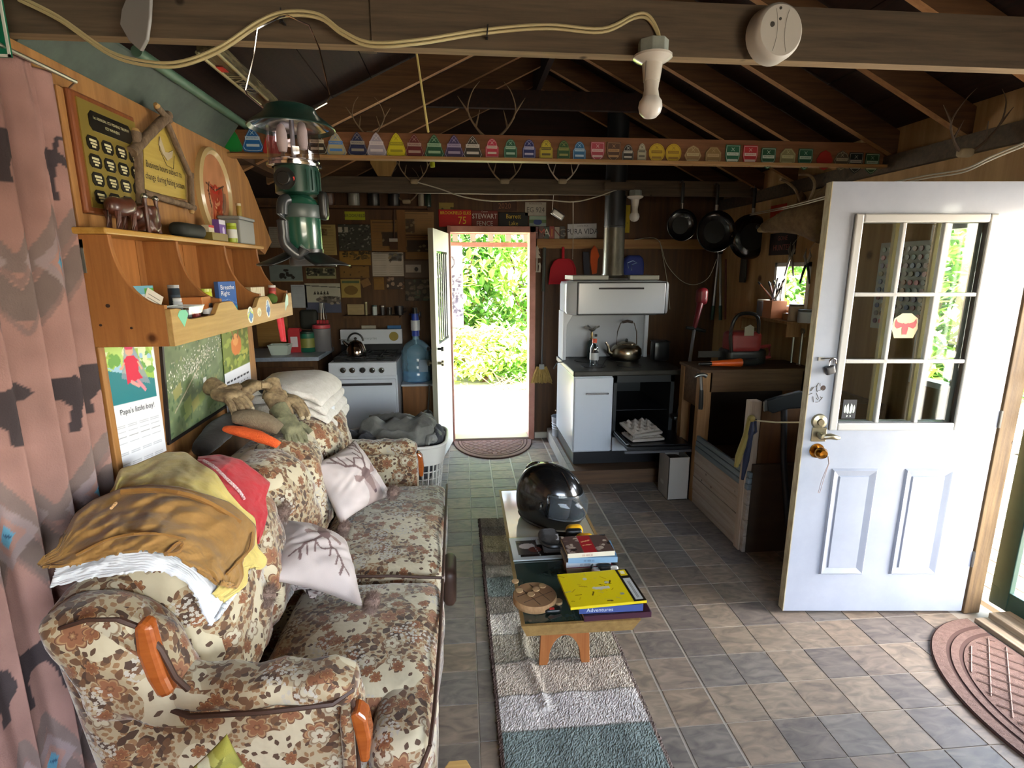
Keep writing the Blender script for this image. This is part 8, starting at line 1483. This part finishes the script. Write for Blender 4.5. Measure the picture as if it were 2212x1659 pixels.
def rugf(U, V):
    y = RY0+V; x = .078+.0*V+U+.03*(1-V/(RY1-RY0))*1.0+.012*(U/RW_)*(1-V/2.5); z = .010+.0045*jit+.004*np.sin(U*30+V*9)*np.sin(V*12)+.012*np.exp(-((U-.17-.02*np.sin(V*9))/.018)**2)*(V > .85)*(V < 1.35)
    return np.stack([x, y, z], -1)
rg_ = psheet(cv, rugf, 'runner_rug', paintmat('print_rug', .95), label='long runner rug with grey, beige and green blocks under the bench', cat='rug', thick=.012, smooth=False)
matm = mat('doormat_brown', '6a4f44', .95, c2='7d6154', sc_=(60, 60, 60), bump=.6, bsc=240)
def halfmat(name, label, cpt, dirv, R, Rd, diamond):
    c = Vector(cpt); d = Vector(dirv); s = Vector((-d.y, d.x, 0)); t = thing(name, label, 'doormat', tuple(c), None); n = 40
    def arc(k, z): return [tuple(c+s*(R*k*cos(a))+d*(Rd*k*sin(a))+Vector((0, 0, z))) for a in [PI*i/n for i in range(n+1)]]
    mb = MB(); A = arc(1, .001); B = arc(1, .008); mb.v = A+B; m_ = n+1; mb.f = [tuple(range(m_, 2*m_))]+[(i, i+1, m_+i+1, m_+i) for i in range(n)]+[(m_-1, 0, m_, 2*m_-1)]; mb.m = [0]*len(mb.f); part(t, 'mat_base', mb, mat('doormat_dark', '52382f', .95), fix=True)
    mb = MB(); 
    for k0, k1, z in ((.99, .90, .012), (.87, .82, .012)):
        a0, a1 = arc(k0, z), arc(k1, z); q0 = len(mb.v); mb.v += a0+a1; mb.f += [(q0+i, q0+i+1, q0+m_+i+1, q0+m_+i) for i in range(n)]; mb.m += [0]*n
    part(t, 'border_ring', mb, matm)
    a0 = arc(.79, .011); mb = MB(); mb.v = a0; mb.f = [tuple(range(m_))]; mb.m = [0]; part(t, 'centre_field', mb, matm)
    mb = MB(); stp = .085
    for k in range(-12, 13):
        for sg in (-1, 1):
            pts = []
            for i in range(0, 60):
                a = -R+i*2*R/59; b_ = (a*sg*1.0+k*stp)
                if b_ > .01 and (a/R)**2+(b_/Rd)**2 < .60: pts.append(c+s*a+d*b_+Vector((0, 0, .0125)))
            if len(pts) > 1: mb.tube([pts[0], pts[-1]], .0035, 4)
    if mb.v: part(t, 'raised_diamonds', mb, mat('doormat_ridge', '8a7064', .95))
    return t
halfmat('doormat', 'brown half round doormat with diamond pattern inside the front doorway', (2.41, 1.50, 0), (-1, 0, 0), .62, .50, True)
halfmat('doormat', 'brown half round doormat lying inside the rear doorway', (.27, 5.13, 0), (0, -1, 0), .385, .53, False)

# ================================================================ BENCH TABLE
tz = .43; tbl = thing('bench_table', 'low bench table with green top and sloped wooden rim standing on the runner rug', 'table', (.40, 2.28, 0)); rim = wood('bench_rim', '7c6038', '957848', 1, .5, .8); TX0, TX1, TY0, TY1 = .185, .62, 1.68, 2.90
part(tbl, 'top_panel', MB().box((TX0+.012, TY0+.012, tz-.012), (TX1-.012, TY1-.012, tz-.001)), mat('green_glass_top', '2c3a34', .12, c2='364640', sc_=(5, 5, 5), coat=.5))
part(tbl, 'far_top', MB().box((TX0+.014, 2.24, tz-.001), (TX1-.014, TY1-.014, tz+.0005)), mat('clear_film', '93948a', .10, c2='a89878', sc_=(3, 2, 3), coat=.8), label='plastic covered pale far end of the top')
for (a, b_) in (((TX0, TY0), (TX1, TY0)), ((TX0, TY1), (TX1, TY1)), ((TX0, TY0), (TX0, TY1)), ((TX1, TY0), (TX1, TY1))):
    ix = .02 if a[0] == b_[0] else 0; cx0, cy0 = (TX0+TX1)/2, (TY0+TY1)/2; sh_ = lambda p_, k, z: (cx0+(p_[0]-cx0)*(1-k/(TX1-TX0)*2), cy0+(p_[1]-cy0)*(1-k/(TY1-TY0)*2), z)
    part(tbl, 'rim_board', MB().add([sh_(a, 0, tz+.002), sh_(b_, 0, tz+.002), sh_(b_, .014, tz+.002), sh_(a, .014, tz+.002), sh_(a, .022, tz-.055), sh_(b_, .022, tz-.055), sh_(b_, .036, tz-.055), sh_(a, .036, tz-.055)], [(0, 1, 2, 3), (7, 6, 5, 4), (0, 4, 5, 1), (1, 5, 6, 2), (2, 6, 7, 3), (3, 7, 4, 0)]), rim)
lgm = wood('leg_orange_pine', '94582c', 'ae7040', 2, .5, .7)
arc = [(.0+.065*cos(a), .0+.13*sin(a)) for a in [PI*i/12 for i in range(13)]]
for y in (1.985, 2.62):
    pl = [(-.075-.035, 0), (-.075, 0)]+[(-.065*cos(PI*i/12)*1.05, .12*sin(PI*i/12)+.02) for i in range(13)]+[(.075, 0), (.11, 0), (.095, tz-.06), (-.095, tz-.06)]
    part(tbl, 'leg', MB().prism([(a, b_+.014) for a, b_ in pl], (.405, y, 0), (1, 0, 0), (0, 0, 1), (0, .022, 0)), lgm, bev=.002)
part(tbl, 'stretcher', MB().box((.39, 2.0, tz-.16), (.415, 2.64, tz-.06)), lgm)
# ---- helmet
hmz = tz+.001; hc = Vector((.40, 2.50, hmz)); hel = thing('motorcycle_helmet', 'glossy black full face helmet on the far end of the bench table', 'helmet', tuple(hc)); hb_ = mat('helmet_black', '0c0d0e', .22, coat=.5)
q = P(1186, 1098, y=2.50)
R_h = Matrix.Rotation(.95, 3, 'Z') @ Matrix.Rotation(.18, 3, 'X'); cH = Vector((q.x, 2.50, hmz+.137))
def shell(th, ph, k=1.0):
    x, y, z = cos(th)*sin(ph), sin(th)*sin(ph), cos(ph)
    fr_ = max(0, -y)    # local -y is the front
    lo = (1 if z >= 0 else (max(.05, 1-z*z))**-.30); X = x*.135*k*lo; Y = y*.172*k*lo-(.02*fr_ if z < .2 else 0); Z = z*.160*k+.012*(y > 0)*y*z
    if z < 0: X *= 1-.12*z*z; Y -= .02*fr_*(-z)
    if z > .2: Y += .0
    return Vector((X, Y, Z))
mb = MB(); N1, N2 = 56, 36
for j in range(N2+1):
    for i in range(N1): mb.v.append(tuple(cH+R_h@shell(2*PI*i/N1, .001+PI*.80*j/N2)))
for j in range(N2):
    for i in range(N1):
        th = 2*PI*(i+.5)/N1; ph = PI*.80*(j+.5)/N2; fy = -sin(th)
        if fy > .35 and 1.20 < ph < 1.86: continue
        mb.f.append((j*N1+i, j*N1+(i+1) % N1, (j+1)*N1+(i+1) % N1, (j+1)*N1+i))
mb.m = [0]*len(mb.f); o = part(hel, 'shell', mb, hb_, 2); s_ = o.modifiers.new('s', 'SOLIDIFY'); s_.thickness = .008
mb = MB(); vi = []
for j in range(13):
    for i in range(29): th = -PI/2+(i/28-.5)*2.5; ph = 1.12+.72*j/12; mb.v.append(tuple(cH+R_h@(shell(th, ph, 1.035)+Vector((0, -.006, 0)))))
mb.f = [(j*29+i, j*29+i+1, (j+1)*29+i+1, (j+1)*29+i) for j in range(12) for i in range(28)]; mb.m = [0]*len(mb.f); part(hel, 'visor', mb, frost('visor_smoke', '4a5258', .35, .05), 2)
part(hel, 'gasket', MB().tube([cH+R_h@shell(-PI/2+(i/24-.5)*2.45, 1.19, 1.012) for i in range(25)]+[cH+R_h@shell(-PI/2-(i/24-.5)*2.45, 1.88, 1.012) for i in range(25)]+[cH+R_h@shell(-PI/2-.5*2.45, 1.19, 1.012)], .005, 6), bkp, 1)
for s in (-1, 1): p_ = cH+R_h@Vector((s*.138, -.02, .0)); part(hel, 'visor_pivot', MB().ball(p_, .018, 12, sq=(.5, 1, 1)), bkp, 1)
part(hel, 'lower_trim', MB().tube([cH+R_h@(shell(2*PI*i/40, PI*.80)+Vector((0, 0, .0))) for i in range(41)], .007, 6), bkp, 1); part(hel, 'vent_ridge', MB().tube([cH+R_h@shell(-PI/2+.5, .35+.1*i, 1.01) for i in range(7)], .005, 6).tube([cH+R_h@shell(-PI/2-.5, .35+.1*i, 1.01) for i in range(7)], .005, 6), hb_, 1)
part(hel, 'shell_tail', MB().tube([cH+R_h@shell(PI/2, .5+.12*i, 1.0) for i in range(6)], [.004, .01, .012, .012, .01, .004], 8), hb_, 2); part(hel, 'padding', MB().lathe([(.001, -.11), (.10, -.11), (.115, -.02), (.10, .03), (.001, .03)], cH, 24), mat('helmet_lining', '141414', .95), 1)
# ---- calendar/magazines
def book(name, label, c, w_, d_, h_, rot, cover, page='b8b0a0', paint=None, cat='book', text=None, spine=None, nu=50, group=None, lift=0, bow=0):
    c = Vector(c); R_ = Matrix.Rotation(rot, 3, 'Z'); t = thing(name, label, cat, tuple(c), group)
    part(t, 'pages', MB().cbox(c+Vector((0, 0, h_/2)), (w_-.004, d_-.004, h_-.002), R_), mat('page_'+page, page, .8))
    cv = Cv(w_, d_, nu, int(nu*d_/w_)+2, cover)
    if paint: paint(cv)
    o_ = c+R_@Vector((-w_/2, -d_/2, h_)); psheet(cv, flat(o_, R_@Vector((1, 0, 0)), R_@Vector((0, 1, 0))), 'cover', pmg, t, thick=.0012)
    part(t, 'back_cover', MB().cbox(c+Vector((0, 0, .0006)), (w_, d_, .0012), R_), mat('cover_'+cover, cover, .35)); part(t, 'spine', MB().cbox(c+R_@Vector((0, -d_/2, h_/2)), (w_, .0015, h_), R_), mat('spine_'+(spine or cover), spine or cover, .35))
    for s_, sz, u, v, col, where in text or ():
        if where == 's': part(t, 'lettering', MB().text(s_, sz, c+R_@Vector(((u-.5)*w_, -d_/2-.0012, h_*v)), R_@Vector((1, 0, 0)), (0, 0, 1)), mat('ink_'+col, col, .5), fix=False)
        else: part(t, 'lettering', MB().text(s_, sz, c+R_@Vector(((u-.5)*w_, (v-.5)*d_, h_+.0006)), R_@Vector((1, 0, 0)), R_@Vector((0, 1, 0))), mat('ink_'+col, col, .5), fix=False)
    return t
def magp(cv): w_, h_ = cv.w, cv.h; cv.rect(.12*w_, .12*h_, .98*w_, .62*h_, '1a1412'); cv.rect(.1*w_, .2*h_, .4*w_, .85*h_, '3a3430'); cv.ell(.25*w_, .58*h_, .12*w_, .12*h_, 'c0b4ac'); cv.ell(.36*w_, .42*h_, .10*w_, .12*h_, '5c3028'); cv.line([(.42*w_, .12*h_), (.34*w_, .7*h_)], .003, '9c9c98'); cv.speck(12, .01, ['5a3a30', '2c2420'], .5*w_, .15*h_, .9*w_, .55*h_); [cv.rect((.35+i*.03)*w_, .82*h_, (.362+i*.03)*w_, .87*h_, '6a6c70') for i in range(8)]
q0 = P(1168, 1180, z=tz+.006); book('magazine', 'open glossy magazine with dark photo lying under the ear defenders', (.345, 2.22, tz+.0015), .30, .20, .005, .02, 'b4bab8', paint=magp, cat='magazine', nu=80)
# ear muffs
em = mat('earmuff_yellow', 'd8a018', .35); q = P(1222, 1150, z=tz+.05); t = thing('ear_defenders', 'yellow and black ear defenders between the helmet and the paperbacks', 'ear defenders', (q.x, q.y, tz+.006)); ex, ey, ez = q.x+.02, q.y, tz+.05
part(t, 'ear_cup', MB().rbox((ex+.02, ey, ez-.005), (.04, .030, .040), .026, 10), em, 2); part(t, 'ear_cushion', MB().rbox((ex+.012, ey-.03, ez-.004), (.038, .016, .036), .014, 8), bkp, 2); part(t, 'ear_cup', MB().rbox((ex+.055, ey-.06, ez-.012), (.04, .028, .032), .024, 10), em, 2, label='front yellow cup'); part(t, 'headband', MB().tube(smooth_pts([(ex-.02, ey, ez-.01), (ex-.10, ey-.01, ez-.0), (ex-.135, ey-.045, ez-.015), (ex-.10, ey-.085, ez-.02), (ex+.0, ey-.08, ez-.02)]), .011, 8), bkp, 1)
mb = MB()
q = P(1192, 1158, z=tz+.04); t = thing('cap', 'black cap with pale printed patch lying left of the ear defenders', 'cap', (q.x, q.y, tz+.006)); part(t, 'crown', MB().rbox((q.x-.015, q.y, tz+.034), (.045, .052, .028), .026, 10), mat('black_cloth', '1a1715', .85), 2); part(t, 'brim', MB().rbox((q.x-.01, q.y-.065, tz+.018), (.042, .035, .006), .005, 8), MATS['black_cloth'], 2); part(t, 'patch', MB().cbox((q.x+.0, q.y-.035, tz+.052), (.05, .03, .004), Matrix.Rotation(.5, 3, 'X')), mat('patch_pale', 'a8aaae', .6))
# paperbacks
bk = [('lowest paperback of the stack beside the ear defenders', .20, .14, .028, '7a2430', 'a89a80', '9a8c78'), ('third paperback of the stack with grey spine', .19, .13, .024, '8a8e94', 'b0a68c', 'a8acb0'), ('second paperback of the stack with blue spine', .205, .14, .024, '4a6a84', 'b4aa90', '7c9cb4'), ('topmost paperback of the stack with red cover panel', .20, .145, .020, '4c3a34', 'c0b498', 'cfc6b0')]
q = P(1272, 1225, z=tz+.03); xz, z_ = (q.x+.005, q.y+.065), tz+.002
for i, (lb, w_, d_, h_, cvc, pg, spn) in enumerate(bk):
    pt = (lambda cv: (cv.speck(30, .012, ['1c1814', '8a7a70', '5c4a40', 'a09080']), cv.rect(cv.w*.35, .0, cv.w*.62, cv.h, '8c1c20'), cv.line([(cv.w*.4, .09), (cv.w*.58, .10)], .008, 'c88c60'), cv.line([(cv.w*.4, .06), (cv.w*.58, .065)], .006, 'c88c60'))) if i == 3 else None
    book('paperback', lb, (xz[0]+(.006, -.006, .012, 0)[i], xz[1]+(.0, .004, -.006, .002)[i], z_), w_, d_, h_, (-.03, .02, -.05, .03)[i], cvc, pg, pt, group='paperbacks stacked on the bench table', spine=spn, text=[('KATHY REICHS'[:0] or '||||  |||||| ||||', .010, .42, .5, '8c3030' if i == 3 else '3c4450', 's')]); z_ += h_+.0006
# wristwatch
q = P(1302, 1215, z=tz+.035); t = thing('goggles', 'pair of white and black goggles beside the paperback stack', 'goggles', (q.x, q.y-.02, tz+.002)); part(t, 'lens', MB().rbox((q.x-.035, q.y-.045, tz+.022), (.024, .012, .018), .011, 8), mat('lens_white', 'c4c4c0', .2, coat=.6), 2); part(t, 'lens', MB().rbox((q.x+.03, q.y-.045, tz+.024), (.024, .012, .020), .011, 8), MATS['lens_white'], 2); part(t, 'bridge', MB().rbox((q.x-.002, q.y-.04, tz+.03), (.03, .018, .020), .014, 8), bkp, 2)
part(t, 'strap', MB().tube([(q.x-.055, q.y-.03, tz+.03), (q.x-.04, q.y+.0, tz+.045), (q.x+.03, q.y+.0, tz+.045), (q.x+.052, q.y-.03, tz+.03)], .006, 6), bkp, 1)
# yellow manual over two books
def yel(cv):
    w_, h_ = cv.w, cv.h
    for _ in range(26): x, y = random.uniform(.08, .68)*w_, random.uniform(.08, .9)*h_; cv.line([(x, y), (x+random.uniform(-.03, .03), y+random.uniform(-.01, .02))], random.choice([.002, .004, .006]), random.choice(['5c4c10', '9a8414', '2c2408', 'a89c50']))
    for x, y in ((.35, .78), (.5, .45), (.74, .25), (.42, .48), (.62, .62)): cv.ell(x*w_, y*h_, .03*w_, .035*h_, random.choice(['a8a488', '8c8a70', 'b8b090']))
    cv.rect(.42*w_, .44*h_, .62*w_, .50*h_, 'b8b4a4'); cv.rect(.83*w_, 0, w_, h_, '1e1810'); cv.rect(.87*w_, .05*h_, .965*w_, .70*h_, 'a8a8a4'); cv.rect(.865*w_, .78*h_, .97*w_, .97*h_, 'c8b020'); cv.rect(.89*w_, .84*h_, .945*w_, .93*h_, 'd8d4b0'); [cv.line([((.885+i*.022)*w_, .1*h_), ((.885+i*.022)*w_, .6*h_)], .0016, '5c5c58') for i in range(4)]
book('hardcover_book', 'dark maroon hardcover lying lowest under the yellow manual', (.535, 1.79, tz+.001), .25, .20, .022, .02, '2c1620', 'b4aab0', spine='3c1c2c')
book('hardcover_book', 'blue book with white lettering between the maroon book and yellow manual', (.515, 1.785, tz+.0245), .235, .17, .026, -.01, '2c3c64', 'a8a8a8', spine='3a4c84', text=[('Adventures', .021, .32, .5, 'c8d0dc', 's')])
c_ = P(1298, 1285, z=tz+.058); book('yellow_manual', 'large bright yellow manual with small tool drawings lying on top of the books', (c_.x+.008, c_.y+.045, tz+.052), .285, .215, .010, .06, 'c9b312', 'c8b84c', yel, 'manual', spine='d0bc1c', nu=110)
# tic-tac-toe log slice
q = P(1155, 1284, z=tz+.03); lgx, lgy = q.x, q.y; t = thing('log_slice_game', 'round log slice with a carved grid game board on the bench table', 'game board', (lgx, lgy, tz+.001))
nn_ = 40; prof_r = [.083*(1+.02*vn((cos(a)*2, sin(a)*2, 0), 1, 3)) for a in [2*PI*i/nn_ for i in range(nn_)]]; mb = MB(); 
for z in (.001, .004, .028, .031): k = .97 if z in (.001, .031) else 1; mb.v += [(lgx+prof_r[i]*k*cos(2*PI*i/nn_), lgy+prof_r[i]*k*sin(2*PI*i/nn_), tz+z) for i in range(nn_)]
mb.f = [(j*nn_+i, j*nn_+(i+1) % nn_, (j+1)*nn_+(i+1) % nn_, (j+1)*nn_+i) for j in range(3) for i in range(nn_)]+[tuple(reversed(range(nn_)))]; mb.m = [0]*len(mb.f); part(t, 'bark', mb, mat('slice_bark', 'a8845c', .8, c2='8a6844', sc_=(50, 50, 20), bump=.4), 1)
part(t, 'top_face', MB().lathe([(.001, .0312), (.080, .0312)], (lgx, lgy, tz), 40), mat('slice_face', '7d5a3c', .6, c2='8f6c4a', sc_=(9, 9, 9)))
mb = MB()
for k in (-1, 1):
    for a in (.5, .5+PI/2): d_ = Vector((cos(a), sin(a), 0)); e_ = Vector((-sin(a), cos(a), 0)); c0_ = Vector((lgx, lgy, tz+.0315))+e_*k*.022; mb.bar(c0_-d_*.065, c0_+d_*.065, .0022, .001)
part(t, 'grid_line', mb, mat('grid_dark', '3e2a1a', .8))
pcs = 'wooden playing discs on the log slice'
for i, (u, v) in enumerate(((1113, 1255), (1122, 1275), (1158, 1272), (1147, 1283), (1172, 1265))):
    q = P(u, v, z=tz+.036); 
    solo('wooden_disc', MB().lathe([(.001, 0), (.013, 0), (.014, .001), (.014, .005), (.001, .006)], (q.x, q.y, tz+.0322), 18), mat('disc_pale', '9a7a54', .6, c2='aa8a62', sc_=(60, 60, 60)), ['wooden disc at the far left rim of the log slice', 'wooden disc left of centre on the log slice', 'wooden disc behind the centre of the log slice', 'wooden disc nearest the viewer on the log slice', 'wooden disc at the right of the log slice'][i], 'game piece', pcs, smooth=1)
q = P(1195, 1322, z=tz+.006); t = thing('key_fob', 'black key fob with red button and keys at the near end of the bench table', 'keys', (q.x, q.y, tz+.001)); part(t, 'fob', MB().rbox((q.x+.0, q.y+.01, tz+.009), (.03, .014, .007), .006, 6), bkp, 2); part(t, 'red_button', MB().cbox((q.x-.004, q.y+.006, tz+.0165), (.018, .010, .002)), MATS['red_print']); part(t, 'key', MB().prism([(-.02, .0), (-.008, .012), (.004, .006), (.03, .014), (.032, .004), (.006, -.008), (-.012, -.014)], (q.x-.003, q.y-.022, tz+.001), (1, 0, 0), (0, 1, 0), (0, 0, .002)), steel)
solo('small_coin', MB().cyl((P(1145, 1342, z=tz).x, P(1145, 1342, z=tz).y, tz+.001), .006, .002, 12), steel, 'tiny silver coin on the near corner of the bench table', 'coin')
q = P(1206, 1300, z=tz+.006); solo('wood_chip', MB().lathe([(.001, 0), (.016, 0), (.016, .010), (.001, .010)], (q.x, q.y, tz+.001), 14), MATS['disc_pale'], 'small wooden disc half under the yellow manual', 'game piece', smooth=1)
solo('sofa_side_bag', MB().rbox((-.085, 2.32, .24), (.03, .10, .09), .028, 8), mat('brown_leather', '3e2a20', .5), 'dark brown pouch hanging at the front of the sofa', 'pouch', smooth=2)
print('OBJECTS', len(bpy.data.objects), 'tris ~', sum(len(m_.polygons) for m_ in bpy.data.meshes)*2)
